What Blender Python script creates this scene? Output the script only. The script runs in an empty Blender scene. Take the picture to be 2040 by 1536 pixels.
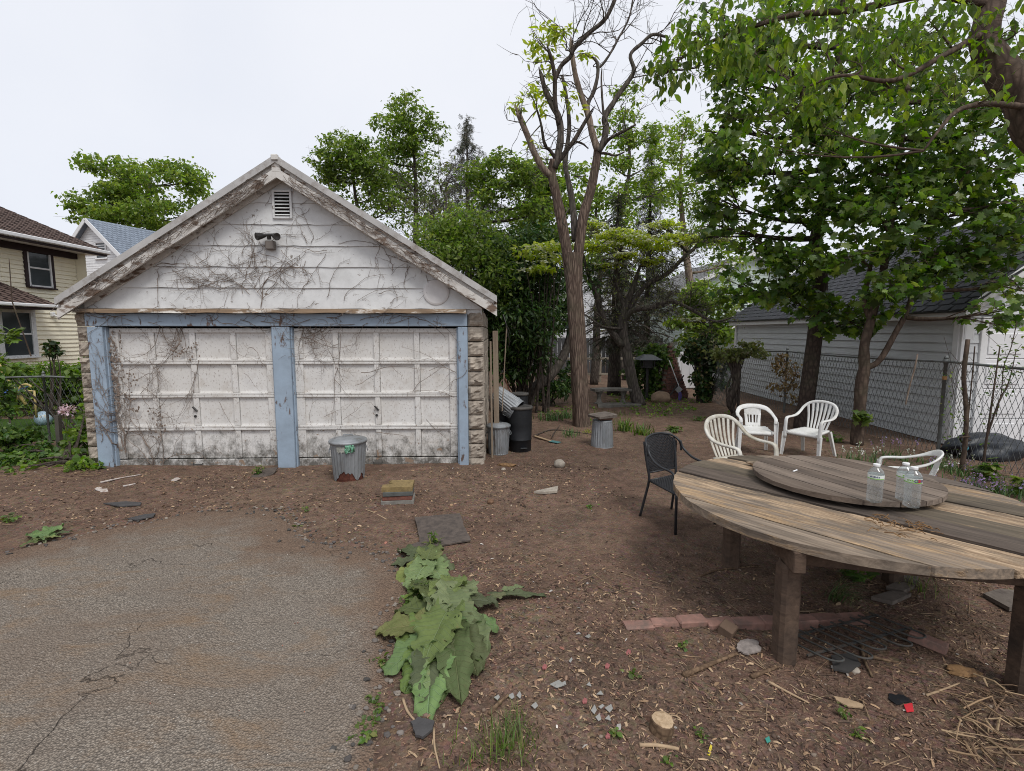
import bpy, math, random
import numpy as np
from mathutils import Vector, Matrix

# ------------------------------------------------------------------ camera, sky, sun, exposure
SC = bpy.context.scene
COL = SC.collection
CAM_H, PITCH, FPX = 2.1, math.atan(1000 / 9400.0), 1000.0
cam_d = bpy.data.cameras.new('camera')
cam = bpy.data.objects.new('camera', cam_d)
COL.objects.link(cam)
cam_d.sensor_width = 36.0
cam_d.lens = 36.0 * FPX / 2040.0
cam_d.clip_start, cam_d.clip_end = 0.05, 600.0
cam.location = (0, 0, CAM_H)
cam.rotation_euler = (math.pi / 2 - PITCH, 0, 0)
SC.camera = cam

SUN_EL, SUN_AZ = math.radians(55), math.radians(152)      # azimuth measured from +Y towards +X
world = bpy.data.worlds.new('World')
SC.world = world
world.use_nodes = True
world.cycles.sampling_method = 'NONE'          # an even sky is found best by the surfaces' own rays
wn, wl = world.node_tree.nodes, world.node_tree.links
wn.clear()
w_out = wn.new('ShaderNodeOutputWorld')
w_bg = wn.new('ShaderNodeBackground')
w_sky = wn.new('ShaderNodeTexSky')
w_sky.sky_type = 'NISHITA'
w_sky.sun_disc = False
w_sky.sun_elevation = SUN_EL
w_sky.sun_rotation = SUN_AZ
w_mix = wn.new('ShaderNodeMix')
w_mix.data_type = 'RGBA'
w_mix.inputs[0].default_value = 0.92                      # an overcast deck: the blue sky only tints it
w_tc = wn.new('ShaderNodeTexCoord')
w_no = wn.new('ShaderNodeTexNoise')
w_no.inputs['Scale'].default_value = 1.9
w_no.inputs['Detail'].default_value = 7
w_rm = wn.new('ShaderNodeMapRange')
w_rm.inputs[1].default_value, w_rm.inputs[2].default_value = 0.3, 0.7
w_cl = wn.new('ShaderNodeMix')
w_cl.data_type = 'RGBA'
w_cl.inputs[6].default_value = (7.35, 7.65, 8.4, 1)
w_cl.inputs[7].default_value = (8.35, 8.5, 9.0, 1)
wl.new(w_tc.outputs['Generated'], w_no.inputs['Vector'])
wl.new(w_no.outputs[0], w_rm.inputs[0])
wl.new(w_rm.outputs[0], w_cl.inputs[0])
wl.new(w_sky.outputs[0], w_mix.inputs[6])
wl.new(w_cl.outputs[2], w_mix.inputs[7])
wl.new(w_mix.outputs[2], w_bg.inputs[0])
w_bg.inputs[1].default_value = 0.079
wl.new(w_bg.outputs[0], w_out.inputs[0])

sun_d = bpy.data.lights.new('sun', 'SUN')
sun_d.energy = 1.5
sun_d.angle = math.radians(20)
sun_d.color = (1.0, 0.97, 0.92)
sun = bpy.data.objects.new('sun', sun_d)
COL.objects.link(sun)
_sd = Vector((math.sin(SUN_AZ) * math.cos(SUN_EL), math.cos(SUN_AZ) * math.cos(SUN_EL), math.sin(SUN_EL)))
sun.rotation_euler = _sd.to_track_quat('Z', 'Y').to_euler()
sun.location = (0, -5, 30)

SC.view_settings.view_transform = 'Standard'
SC.view_settings.look = 'None'
SC.view_settings.exposure = 0.52
SC.view_settings.gamma = 1.0
SC.view_settings.use_curve_mapping = False
SC.render.engine = 'CYCLES'
SC.cycles.use_denoising = True
SC.cycles.denoising_prefilter = 'NONE'
SC.cycles.denoising_quality = 'HIGH'
SC.cycles.use_light_tree = False
SC.cycles.use_adaptive_sampling = False
SC.cycles.filter_width = 1.0
SC.cycles.max_bounces = 10
SC.cycles.transparent_max_bounces = 24
SC.cycles.sample_clamp_indirect = 6.0
SC.cycles.caustics_refractive = False
SC.cycles.caustics_reflective = False

# ------------------------------------------------------------------ helpers
RND = random.Random(11)
RNG = np.random.default_rng(11)
PI = math.pi


def U(a, b):
    return RND.uniform(a, b)


def at(u, v, y):
    """photo pixel (2040 wide) + distance in front of the camera -> world point"""
    a, b = (u - 1020) / FPX, (768 - v) / FPX
    d = (a, math.cos(PITCH) + b * math.sin(PITCH), -math.sin(PITCH) + b * math.cos(PITCH))
    t = y / d[1]
    return Vector((d[0] * t, y, d[2] * t + CAM_H))


def gp(u, v, z=None):
    """photo pixel -> (x, y) on the plane at height z, or on the yard's ground"""
    if z is None:
        z = 0.0
        for _ in range(5):
            x, y = gp(u, v, z)
            z = g0(x, y)
        return gp(u, v, z)
    a, b = (u - 1020) / FPX, (768 - v) / FPX
    d = (a, math.cos(PITCH) + b * math.sin(PITCH), -math.sin(PITCH) + b * math.cos(PITCH))
    t = (z - CAM_H) / d[2]
    return d[0] * t, d[1] * t


def _hash(ix, iy, s):
    n = (ix.astype(np.int64) * 374761393 + iy.astype(np.int64) * 668265263 + s * 982451653) & 0x7fffffff
    n = ((n ^ (n >> 13)) * 1274126177) & 0x7fffffff
    return ((n ^ (n >> 16)) & 0xffff) / 65535.0


def vnoise(x, y, s=0):
    x, y = np.asarray(x, float), np.asarray(y, float)
    ix, iy = np.floor(x), np.floor(y)
    fx, fy = x - ix, y - iy
    fx, fy = fx * fx * (3 - 2 * fx), fy * fy * (3 - 2 * fy)
    a, b = _hash(ix, iy, s), _hash(ix + 1, iy, s)
    c, d = _hash(ix, iy + 1, s), _hash(ix + 1, iy + 1, s)
    return (a * (1 - fx) + b * fx) * (1 - fy) + (c * (1 - fx) + d * fx) * fy


def fbm(x, y, s=0, o=4):
    t, a = 0.0, 0.5
    for i in range(o):
        t = t + a * vnoise(np.asarray(x) * 2 ** i, np.asarray(y) * 2 ** i, s + i)
        a *= 0.5
    return t


def gz(x, y):
    """height of the yard's ground"""
    z = 0.10 * (fbm(np.asarray(x) * 0.35, np.asarray(y) * 0.35, 3, 3) - 0.45) + 0.035 * (fbm(np.asarray(x) * 2.2, np.asarray(y) * 2.2, 9, 3) - 0.45)
    z = z - .11 * np.exp(-((np.asarray(x) - 2.3) ** 2 + (np.asarray(y) - 2.4) ** 2) / 2.4)
    return z


def g0(x, y):
    return float(gz(np.array([x]), np.array([y]))[0])


class MB:
    """collects geometry and links it as ONE mesh object"""

    def __init__(self):
        self.v, self.f, self.n = [], {}, 0

    def add(self, V, F):
        V = np.asarray(V, float).reshape(-1, 3)
        groups = {}
        if isinstance(F, np.ndarray):
            groups[F.shape[1]] = F
        else:
            for f in F:
                groups.setdefault(len(f), []).append(f)
        for k, a in groups.items():
            self.f.setdefault(k, []).append(np.asarray(a, np.int64) + self.n)
        self.v.append(V)
        self.n += len(V)
        return self

    def box(self, c, s, rot=None, ch=0.0):
        """box with chamfered edges; rot = Matrix 3x3 or angle about z"""
        hx, hy, hz = s[0] / 2, s[1] / 2, s[2] / 2
        if ch <= 0:
            V = np.array([(x, y, z) for z in (-hz, hz) for y in (-hy, hy) for x in (-hx, hx)])
            F = [(0, 2, 3, 1), (4, 5, 7, 6), (0, 1, 5, 4), (2, 6, 7, 3), (0, 4, 6, 2), (1, 3, 7, 5)]
        else:
            ch = min(ch, hx * .9, hy * .9, hz * .9)
            V, F = [], []
            idx = {}
            for sx in (-1, 1):
                for sy in (-1, 1):
                    for sz in (-1, 1):
                        for ax in range(3):
                            p = [sx * (hx - ch), sy * (hy - ch), sz * (hz - ch)]
                            p[ax] = (sx * hx, sy * hy, sz * hz)[ax]
                            idx[(sx, sy, sz, ax)] = len(V)
                            V.append(p)
            V = np.array(V)
            q = lambda *k: F.append(tuple(idx[i] for i in k))
            for s_ in (-1, 1):
                a = [(s_, -1, -1), (s_, 1, -1), (s_, 1, 1), (s_, -1, 1)]
                a = a if s_ > 0 else a[::-1]
                q(*[(*i, 0) for i in a])
                a = [(-1, s_, -1), (-1, s_, 1), (1, s_, 1), (1, s_, -1)]
                a = a if s_ > 0 else a[::-1]
                q(*[(*i, 1) for i in a])
                a = [(-1, -1, s_), (1, -1, s_), (1, 1, s_), (-1, 1, s_)]
                a = a if s_ > 0 else a[::-1]
                q(*[(*i, 2) for i in a])
            for a_ in (-1, 1):
                for b_ in (-1, 1):
                    f = [(a_, b_, -1, 0), (a_, b_, -1, 1), (a_, b_, 1, 1), (a_, b_, 1, 0)]
                    q(*(f if a_ * b_ > 0 else f[::-1]))
                    f = [(a_, -1, b_, 2), (a_, -1, b_, 0), (a_, 1, b_, 0), (a_, 1, b_, 2)]
                    q(*(f if a_ * b_ > 0 else f[::-1]))
                    f = [(-1, a_, b_, 1), (-1, a_, b_, 2), (1, a_, b_, 2), (1, a_, b_, 1)]
                    q(*(f if a_ * b_ > 0 else f[::-1]))
            for sx in (-1, 1):
                for sy in (-1, 1):
                    for sz in (-1, 1):
                        f = [(sx, sy, sz, 0), (sx, sy, sz, 1), (sx, sy, sz, 2)]
                        q(*(f if sx * sy * sz > 0 else f[::-1]))
        if rot is not None:
            M = np.array(Matrix.Rotation(rot, 3, 'Z') if isinstance(rot, (int, float)) else rot)
            V = V @ M.T
        return self.add(V + np.array(c), F)

    def beam(self, p0, p1, w, h, up=(0, 0, 1), ch=0.0):
        p0, p1 = Vector(p0), Vector(p1)
        d = (p1 - p0)
        L = d.length
        x = d.normalized()
        y = Vector(up).cross(x)
        if y.length < 1e-4:
            y = Vector((0, 1, 0)).cross(x)
        y.normalize()
        z = x.cross(y)
        M = Matrix((x, y, z)).transposed()
        return self.box((p0 + p1) / 2, (L, w, h), M, ch)

    def tube(self, path, r, seg=8, cap=True, flat=None):
        P = [Vector(p) for p in path]
        n = len(P)
        rr = [r] * n if isinstance(r, (int, float)) else list(r)
        T = []
        for i in range(n):
            t = P[min(i + 1, n - 1)] - P[max(i - 1, 0)]
            T.append(t.normalized() if t.length > 1e-9 else Vector((0, 0, 1)))
        a = Vector((0, 0, 1)) if abs(T[0].z) < .9 else Vector((1, 0, 0))
        N = (a - T[0] * a.dot(T[0])).normalized()
        V = []
        for i in range(n):
            N = N - T[i] * N.dot(T[i])
            if N.length < 1e-6:
                N = T[i].orthogonal()
            N.normalize()
            B = T[i].cross(N)
            for k in range(seg):
                an = 2 * PI * k / seg
                V.append(P[i] + N * (math.cos(an) * rr[i]) + B * (math.sin(an) * rr[i]))
        F = []
        for i in range(n - 1):
            for k in range(seg):
                k2 = (k + 1) % seg
                F.append((i * seg + k, i * seg + k2, (i + 1) * seg + k2, (i + 1) * seg + k))
        if cap:
            F.append(tuple(range(seg))[::-1])
            F.append(tuple((n - 1) * seg + k for k in range(seg)))
        return self.add(np.array([tuple(v) for v in V]), F)

    def lathe(self, prof, seg=24, c=(0, 0, 0), M=None, rib=None, closed=False):
        """prof: (r,z) list; rib(theta, r, z) -> r"""
        V = []
        for (r, z) in prof:
            for k in range(seg):
                an = 2 * PI * k / seg
                q = rib(an, r, z) if rib else r
                V.append((q * math.cos(an), q * math.sin(an), z))
        V = np.array(V)
        F = []
        m = len(prof)
        for i in range(m - 1):
            for k in range(seg):
                k2 = (k + 1) % seg
                F.append((i * seg + k, i * seg + k2, (i + 1) * seg + k2, (i + 1) * seg + k))
        if prof[0][0] > 1e-5 and closed:
            F.append(tuple(range(seg))[::-1])
        if prof[-1][0] > 1e-5 and closed:
            F.append(tuple((m - 1) * seg + k for k in range(seg)))
        if M is not None:
            V = V @ np.array(M).T
        return self.add(V + np.array(c), F)

    def prism(self, poly, z0, z1, M=None, c=(0, 0, 0)):
        """poly (x,y) counter-clockwise, extruded z0..z1"""
        n = len(poly)
        V = np.array([(x, y, z0) for x, y in poly] + [(x, y, z1) for x, y in poly], float)
        F = [tuple(range(n))[::-1], tuple(range(n, 2 * n))]
        F += [(i, (i + 1) % n, n + (i + 1) % n, n + i) for i in range(n)]
        if M is not None:
            V = V @ np.array(M).T
        return self.add(V + np.array(c), F)

    def ribbon(self, path, wide, w, th):
        """flat bar swept along path: wide = list of directions of the broad side"""
        n = len(path)
        ww = [w] * n if isinstance(w, (int, float)) else w
        tt = [th] * n if isinstance(th, (int, float)) else th
        V, F = [], []
        for i in range(n):
            t = (Vector(path[min(i + 1, n - 1)]) - Vector(path[max(i - 1, 0)])).normalized()
            a = Vector(wide[i])
            a = (a - t * a.dot(t)).normalized()
            b = t.cross(a)
            p = Vector(path[i])
            for (ca, cb) in ((-1, -.35), (-.75, -1), (.75, -1), (1, -.35), (1, .35), (.75, 1), (-.75, 1), (-1, .35)):
                V.append(tuple(p + a * (ca * ww[i] / 2) + b * (cb * tt[i] / 2)))
        for i in range(n - 1):
            for k in range(8):
                k2 = (k + 1) % 8
                F.append((i * 8 + k, i * 8 + k2, (i + 1) * 8 + k2, (i + 1) * 8 + k))
        F.append(tuple(range(8))[::-1])
        F.append(tuple((n - 1) * 8 + k for k in range(8)))
        return self.add(V, F)

    def rock(self, c, s, seed=0, rough=.25, n=2, M=None):
        V, F = ICO[n]
        a = V.copy()
        r = 1 + rough * (2 * fbm(a[:, 0] * 1.3 + seed * 7.1 + 50, a[:, 1] * 1.3 + a[:, 2] * 1.7 + 50, seed, 3) - 1)
        a = a * r[:, None] * np.array(s)
        if M is not None:
            a = a @ np.array(M).T
        return self.add(a + np.array(c), F)

    def mesh(self, name, smooth=False):
        me = bpy.data.meshes.new(name)
        V = np.concatenate(self.v) if self.v else np.zeros((0, 3))
        me.vertices.add(len(V))
        me.vertices.foreach_set('co', V.astype(np.float32).ravel())
        li, ls, off = [], [], 0
        for k, arrs in self.f.items():
            A = np.concatenate(arrs)
            li.append(A.ravel())
            ls.append(off + np.arange(len(A)) * k)
            off += A.size
        li, ls = np.concatenate(li), np.concatenate(ls)
        me.loops.add(len(li))
        me.loops.foreach_set('vertex_index', li.astype(np.int32))
        me.polygons.add(len(ls))
        me.polygons.foreach_set('loop_start', ls.astype(np.int32))
        me.polygons.foreach_set('use_smooth', np.full(len(ls), bool(smooth)))
        me.update(calc_edges=True)
        return me

    def build(self, name, m, parent=None, smooth=False, kind=None, label=None):
        me = self.mesh(name, smooth)
        me.materials.append(m)
        o = bpy.data.objects.new(name, me)
        COL.objects.link(o)
        if parent is not None:
            o.parent = parent
        if kind:
            o['kind'] = kind
        if label:
            o['label'] = label
        return o


def _ico(n):
    t = (1 + 5 ** .5) / 2
    V = [(-1, t, 0), (1, t, 0), (-1, -t, 0), (1, -t, 0), (0, -1, t), (0, 1, t), (0, -1, -t), (0, 1, -t), (t, 0, -1), (t, 0, 1), (-t, 0, -1), (-t, 0, 1)]
    F = [(0, 11, 5), (0, 5, 1), (0, 1, 7), (0, 7, 10), (0, 10, 11), (1, 5, 9), (5, 11, 4), (11, 10, 2), (10, 7, 6), (7, 1, 8), (3, 9, 4), (3, 4, 2), (3, 2, 6), (3, 6, 8), (3, 8, 9), (4, 9, 5), (2, 4, 11), (6, 2, 10), (8, 6, 7), (9, 8, 1)]
    V = [Vector(v).normalized() for v in V]
    for _ in range(n):
        c, G = {}, []

        def mid(a, b):
            k = (min(a, b), max(a, b))
            if k not in c:
                c[k] = len(V)
                V.append(((V[a] + V[b]) / 2).normalized())
            return c[k]
        for a, b, d in F:
            x, y, z = mid(a, b), mid(b, d), mid(d, a)
            G += [(a, x, z), (b, y, x), (d, z, y), (x, y, z)]
        F = G
    return np.array([tuple(v) for v in V]), np.array(F)


ICO = [_ico(i) for i in range(4)]


def thing(name, label, cat, loc=(0, 0, 0), rz=0.0, group=None, rot=None):
    o = bpy.data.objects.new(name, None)
    o.empty_display_size = 0.1
    COL.objects.link(o)
    o.location = loc
    o.rotation_euler = rot if rot is not None else (0, 0, rz)
    tag(o, label, cat, group)
    return o


def tag(o, label, cat, group=None, kind=None):
    o['label'] = label
    o['category'] = cat
    if group:
        o['group'] = group
    if kind:
        o['kind'] = kind
    return o


def copy_tree(o, parent=None):
    c = o.copy()
    COL.objects.link(c)
    if parent is not None:
        c.parent = parent
        c.matrix_parent_inverse = o.matrix_parent_inverse.copy()
    for ch in list(o.children):
        copy_tree(ch, c)
    return c


def dup(o, loc, rz=0.0, label=None, scale=None):
    c = copy_tree(o)
    c.location = loc
    c.rotation_euler = (0, 0, rz)
    if scale:
        c.scale = (scale,) * 3
    if label:
        c['label'] = label
    return c


# ------------------------------------------------------------------ materials
def _n(nt, t):
    return nt.nodes.new(t)


class NT:
    def __init__(self, name):
        self.m = bpy.data.materials.new(name)
        self.m.use_nodes = True
        self.t = self.m.node_tree
        self.t.nodes.clear()
        self.out = self.t.nodes.new('ShaderNodeOutputMaterial')
        self.tc = self.t.nodes.new('ShaderNodeTexCoord')
        self.base = self.tc.outputs['Object']

    def new(self, t):
        return self.t.nodes.new(t)

    def link(self, a, b):
        self.t.links.new(a, b)

    def offset_by_object(self):
        oi = self.new('ShaderNodeObjectInfo')
        mu = self.new('ShaderNodeMath')
        mu.operation = 'MULTIPLY'
        mu.inputs[1].default_value = 37.0
        self.link(oi.outputs['Random'], mu.inputs[0])
        ad = self.new('ShaderNodeVectorMath')
        ad.operation = 'ADD'
        self.link(self.base, ad.inputs[0])
        self.link(mu.outputs[0], ad.inputs[1])
        self.base = ad.outputs[0]

    def vec(self, sc=(1, 1, 1), rot=(0, 0, 0), loc=(0, 0, 0)):
        mp = self.new('ShaderNodeMapping')
        mp.inputs['Scale'].default_value = sc
        mp.inputs['Rotation'].default_value = rot
        mp.inputs['Location'].default_value = loc
        self.link(self.base, mp.inputs['Vector'])
        return mp.outputs[0]

    def noise(self, scale, stretch=(1, 1, 1), detail=5, rough=.6, dist=0.0, loc=(0, 0, 0)):
        n = self.new('ShaderNodeTexNoise')
        n.inputs['Scale'].default_value = scale
        n.inputs['Detail'].default_value = detail
        n.inputs['Roughness'].default_value = rough
        n.inputs['Distortion'].default_value = dist
        self.link(self.vec(stretch, loc=loc), n.inputs['Vector'])
        return n.outputs[0]

    def voro(self, scale, stretch=(1, 1, 1), out='Distance', feature='F1', rand=1.0):
        n = self.new('ShaderNodeTexVoronoi')
        n.feature = feature
        n.inputs['Scale'].default_value = scale
        n.inputs['Randomness'].default_value = rand
        self.link(self.vec(stretch), n.inputs['Vector'])
        return n.outputs[out]

    def ramp(self, v, lo, hi, a=0.0, b=1.0):
        r = self.new('ShaderNodeMapRange')
        r.inputs[1].default_value, r.inputs[2].default_value = lo, hi
        r.inputs[3].default_value, r.inputs[4].default_value = a, b
        self.link(v, r.inputs[0])
        return r.outputs[0]

    def math(self, op, a, b=None):
        m = self.new('ShaderNodeMath')
        m.operation = op
        for i, x in enumerate((a, b)):
            if x is None:
                continue
            if isinstance(x, (int, float)):
                m.inputs[i].default_value = x
            else:
                self.link(x, m.inputs[i])
        return m.outputs[0]

    def mix(self, f, a, b, blend='MIX'):
        m = self.new('ShaderNodeMix')
        m.data_type = 'RGBA'
        m.blend_type = blend
        for i, x in ((0, f), (6, a), (7, b)):
            if isinstance(x, (int, float)):
                m.inputs[i].default_value = x
            elif isinstance(x, tuple):
                m.inputs[i].default_value = (*x[:3], 1)
            else:
                self.link(x, m.inputs[i])
        return m.outputs[2]

    def sep(self, i):
        s = self.new('ShaderNodeSeparateXYZ')
        self.link(self.tc.outputs['Object'], s.inputs[0])
        return s.outputs[i]

    def island(self):
        return self.new('ShaderNodeNewGeometry').outputs['Random Per Island']

    def objrand(self):
        return self.new('ShaderNodeObjectInfo').outputs['Random']

    def hsv(self, c, f, dv=.2, ds=0.0, dh=0.0):
        """vary colour c by random value f (0..1)"""
        h = self.new('ShaderNodeHueSaturation')
        self.link(self.ramp(f, 0, 1, 1 - dv, 1 + dv), h.inputs['Value'])
        if dh:
            w = self.math('FRACT', self.math('MULTIPLY', f, 7.31))
            self.link(self.ramp(w, 0, 1, .5 - dh, .5 + dh), h.inputs['Hue'])
        if ds:
            w = self.math('FRACT', self.math('MULTIPLY', f, 3.77))
            self.link(self.ramp(w, 0, 1, 1 - ds, 1 + ds), h.inputs['Saturation'])
        if isinstance(c, tuple):
            h.inputs['Color'].default_value = (*c[:3], 1)
        else:
            self.link(c, h.inputs['Color'])
        return h.outputs[0]

    def bump(self, h, strength=.4, dist=.01, prev=None):
        b = self.new('ShaderNodeBump')
        b.inputs['Strength'].default_value = strength
        b.inputs['Distance'].default_value = dist
        self.link(h, b.inputs['Height'])
        if prev is not None:
            self.link(prev, b.inputs['Normal'])
        return b.outputs[0]

    def done(self, col, rough=.8, spec=.3, metal=0.0, normal=None, trans=0.0, ior=1.45):
        p = self.new('ShaderNodeBsdfPrincipled')
        for k, x in (('Base Color', col), ('Roughness', rough), ('Specular IOR Level', spec), ('Metallic', metal), ('Transmission Weight', trans), ('IOR', ior)):
            if isinstance(x, tuple):
                p.inputs[k].default_value = (*x[:3], 1)
            elif isinstance(x, (int, float)):
                p.inputs[k].default_value = x
            else:
                self.link(x, p.inputs[k])
        if normal is not None:
            self.link(normal, p.inputs['Normal'])
        self.link(p.outputs[0], self.out.inputs[0])
        return self.m


def m_plain(name, c, rough=.7, spec=.3, var=.12, sc=6, bump=.15, metal=0.0, c2=None, lo=.45, hi=.65, bs=60):
    t = NT(name)
    f = t.noise(sc)
    col = t.mix(t.ramp(f, .3, .7), tuple(x * (1 - var) for x in c), tuple(min(1, x * (1 + var)) for x in c))
    if c2:
        col = t.mix(t.ramp(t.noise(sc * 1.7, detail=8, rough=.7), lo, hi), col, c2)
    nb = t.bump(t.noise(bs, detail=6), bump, .004)
    return t.done(col, rough, spec, metal, nb)


def m_leaf(name, c1, c2, c3=None, tl=.45, bright=1.6, rough=.45):
    """leaf: colour differs from leaf to leaf, lets light through"""
    t = NT(name)
    f = t.island()
    col = t.mix(f, c1, c2)
    if c3:
        w = t.math('FRACT', t.math('MULTIPLY', f, 13.7))
        col = t.mix(t.ramp(w, .72, .95), col, c3)
    col = t.hsv(col, f, .26, .15, .018)
    col = t.hsv(col, t.ramp(t.noise(1.1, detail=3), .3, .7), .22, .08, .010)
    p = t.new('ShaderNodeBsdfPrincipled')
    p.inputs['Roughness'].default_value = rough
    p.inputs['Specular IOR Level'].default_value = .35
    t.link(col, p.inputs['Base Color'])
    tr = t.new('ShaderNodeBsdfTranslucent')
    t.link(t.mix(1.0, col, (bright, bright * 1.05, bright * .5), 'MULTIPLY'), tr.inputs[0])
    mx = t.new('ShaderNodeMixShader')
    mx.inputs[0].default_value = tl
    t.link(p.outputs[0], mx.inputs[1])
    t.link(tr.outputs[0], mx.inputs[2])
    t.link(mx.outputs[0], t.out.inputs[0])
    return t.m


def m_bark(name, c1, c2, scale=9, stretch=(1, 1, .22), bump=1.0, dist=.03, ring=0.0):
    t = NT(name)
    v = t.voro(scale, stretch, 'Distance', 'DISTANCE_TO_EDGE')
    n = t.noise(scale * 1.6, stretch, 6, .65, .6)
    f = t.math('MULTIPLY', t.ramp(v, 0, .28), t.ramp(n, .25, .75, .35, 1.0))
    if ring:
        w = t.noise(ring, (.3, .3, 3.0), 4, .6, .3)
        f = t.math('MULTIPLY', f, t.ramp(w, .35, .65, .5, 1.1))
    col = t.mix(f, c1, c2)
    col = t.mix(t.ramp(t.noise(2.2, detail=4), .5, .75, 0, .35), col, (.10, .11, .065))
    return t.done(col, .9, .15, 0, t.bump(f, bump, dist))


def m_paint(name, paint, under, lo=.56, hi=.62, sc=7, stretch=(1, 1, 1), grime=(.28, .25, .2), glo=.45, ghi=.8, gam=.5, bump=.4):
    """old paint flaking off wood"""
    t = NT(name)
    t.offset_by_object()
    n1 = t.noise(sc, stretch, 9, .68, .3)
    n2 = t.noise(sc * .21, detail=4)
    f = t.math('ADD', t.math('MULTIPLY', n1, .75), t.math('MULTIPLY', n2, .28))
    peel = t.ramp(f, lo, hi)
    g = t.noise(sc * .35, detail=8, rough=.7, loc=(3, 1, 7))
    p = t.mix(t.ramp(g, glo, ghi, 0, gam), paint, grime)
    p = t.mix(t.ramp(t.noise(90, detail=3), .62, .7, 0, .45), p, grime)
    grain = t.noise(25, tuple(.12 if s < 1 else 1.0 for s in stretch) if stretch != (1, 1, 1) else (1, 1, 1), 6)
    u = t.mix(t.ramp(grain, .3, .7), tuple(x * .55 for x in under), under)
    col = t.mix(peel, p, u)
    h = t.math('ADD', t.math('MULTIPLY', peel, -1.0), t.math('MULTIPLY', grain, .25))
    return t.done(col, .75, .25, 0, t.bump(h, bump, .006))

# ------------------------------------------------------------------ setting: soil, driveway, lawn
def m_soil():
    t = NT('soil')
    a = t.noise(.55, detail=5)
    b = t.noise(7, detail=8, rough=.72)
    c = t.noise(60, detail=5, rough=.7)
    col = t.mix(t.ramp(a, .38, .62), (.192, .120, .088), (.235, .160, .114))
    col = t.mix(t.ramp(t.noise(1.3, detail=6, rough=.65, loc=(5, 2, 0)), .48, .68, 0, .55), col, (.085, .058, .045))
    col = t.mix(t.ramp(b, .42, .72), col, (.085, .058, .044))
    col = t.mix(t.ramp(b, .30, .38, .6, 0), col, (.28, .205, .15))
    col = t.mix(t.ramp(c, .56, .70, 0, .75), col, (.40, .30, .215))
    col = t.mix(t.ramp(c, .28, .42, .55, 0), col, (.06, .042, .034))
    d = t.voro(38, (1, 1, 1), 'Color')
    col = t.mix(t.ramp(t.noise(2.2, detail=3), .45, .7, .05, .18), col, d, 'OVERLAY')
    h = t.math('ADD', t.math('MULTIPLY', b, 1.2), t.math('ADD', c, t.math('MULTIPLY', t.voro(45), -.6)))
    return t.done(col, .95, .12, 0, t.bump(h, .9, .025))


def m_asphalt():
    t = NT('asphalt')
    v = t.voro(78, out='Color')
    vd = t.voro(78, out='Distance')
    n = t.noise(1.1, detail=6, rough=.6, dist=.4)
    st = t.new('ShaderNodeSeparateColor')
    t.link(v, st.inputs[0])
    col = t.mix(t.ramp(st.outputs[0], 0, 1), (.225, .188, .153), (.415, .355, .29))
    col = t.mix(t.ramp(st.outputs[1], .96, .975), col, (.48, .43, .37))
    col = t.mix(t.ramp(vd, .35, .6, 0, .6), col, (.045, .038, .033))
    col = t.mix(t.ramp(n, .36, .66, 0, .5), col, (.22, .188, .157))
    col = t.mix(t.ramp(t.noise(150, detail=3), .56, .7, 0, .5), col, (.33, .29, .245))
    col = t.mix(t.ramp(t.noise(1.5, (1, 2.2, 1), 6, .68, .7, (4, 2, 0)), .50, .70, 0, .75), col, (.26, .17, .10))
    col = t.mix(t.ramp(t.noise(.7, (1, 1.6, 1), 5, .6, .5, (1, 9, 0)), .45, .72, 0, .55), col, (.19, .14, .105))
    # soil washed over the worn margin (how much lies where is stored on the mesh)
    at_ = t.new('ShaderNodeAttribute')
    at_.attribute_name = 'sediment'
    sd = t.math('ADD', at_.outputs['Fac'], t.math('MULTIPLY', t.math('SUBTRACT', t.noise(3.5, detail=8, rough=.7), .5), 1.5))
    col = t.mix(t.ramp(sd, .35, .8, 0, .9), col, t.mix(t.ramp(t.noise(60, detail=4), .35, .65), (.13, .085, .062), (.24, .165, .115)))
    # a few wandering cracks
    nz = t.new('ShaderNodeTexNoise')
    nz.inputs['Scale'].default_value = 2.5
    nz.inputs['Detail'].default_value = 6
    t.link(t.base, nz.inputs['Vector'])
    av = t.new('ShaderNodeVectorMath')
    av.operation = 'MULTIPLY_ADD'
    av.inputs[1].default_value = (.9, .9, .9)
    t.link(nz.outputs['Color'], av.inputs[0])
    t.link(t.base, av.inputs[2])
    b0, t.base = t.base, av.outputs[0]
    cr = t.voro(.75, (1, 1, .01), 'Distance', 'DISTANCE_TO_EDGE')
    t.base = b0
    ck = t.math('MULTIPLY', t.ramp(cr, .0, .005, 1, 0), t.ramp(t.noise(.8, detail=3, loc=(7, 7, 0)), .50, .60))
    col = t.mix(t.math('MULTIPLY', ck, .55), col, (.07, .055, .045))
    h = t.math('ADD', t.math('MULTIPLY', vd, -1.0), t.math('MULTIPLY', t.noise(9, detail=5), .9))
    h = t.math('SUBTRACT', h, t.math('MULTIPLY', ck, 1.5))
    return t.done(col, .9, .2, 0, t.bump(h, 1.0, .016))


DRIVE = [(-9.0, 3.6), (-6.3, 4.15), (-4.85, 4.6), (-4.35, 5.2), (-3.7, 5.72), (-2.9, 5.75), (-2.35, 5.35), (-2.05, 4.85), (-1.55, 4.75), (-1.02, 4.45), (-.85, 4.1), (-.80, 3.4), (-.76, 2.9), (-.72, 2.4), (-.62, 1.6), (-.55, .5), (-.5, -6), (-9, -6)]


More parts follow.
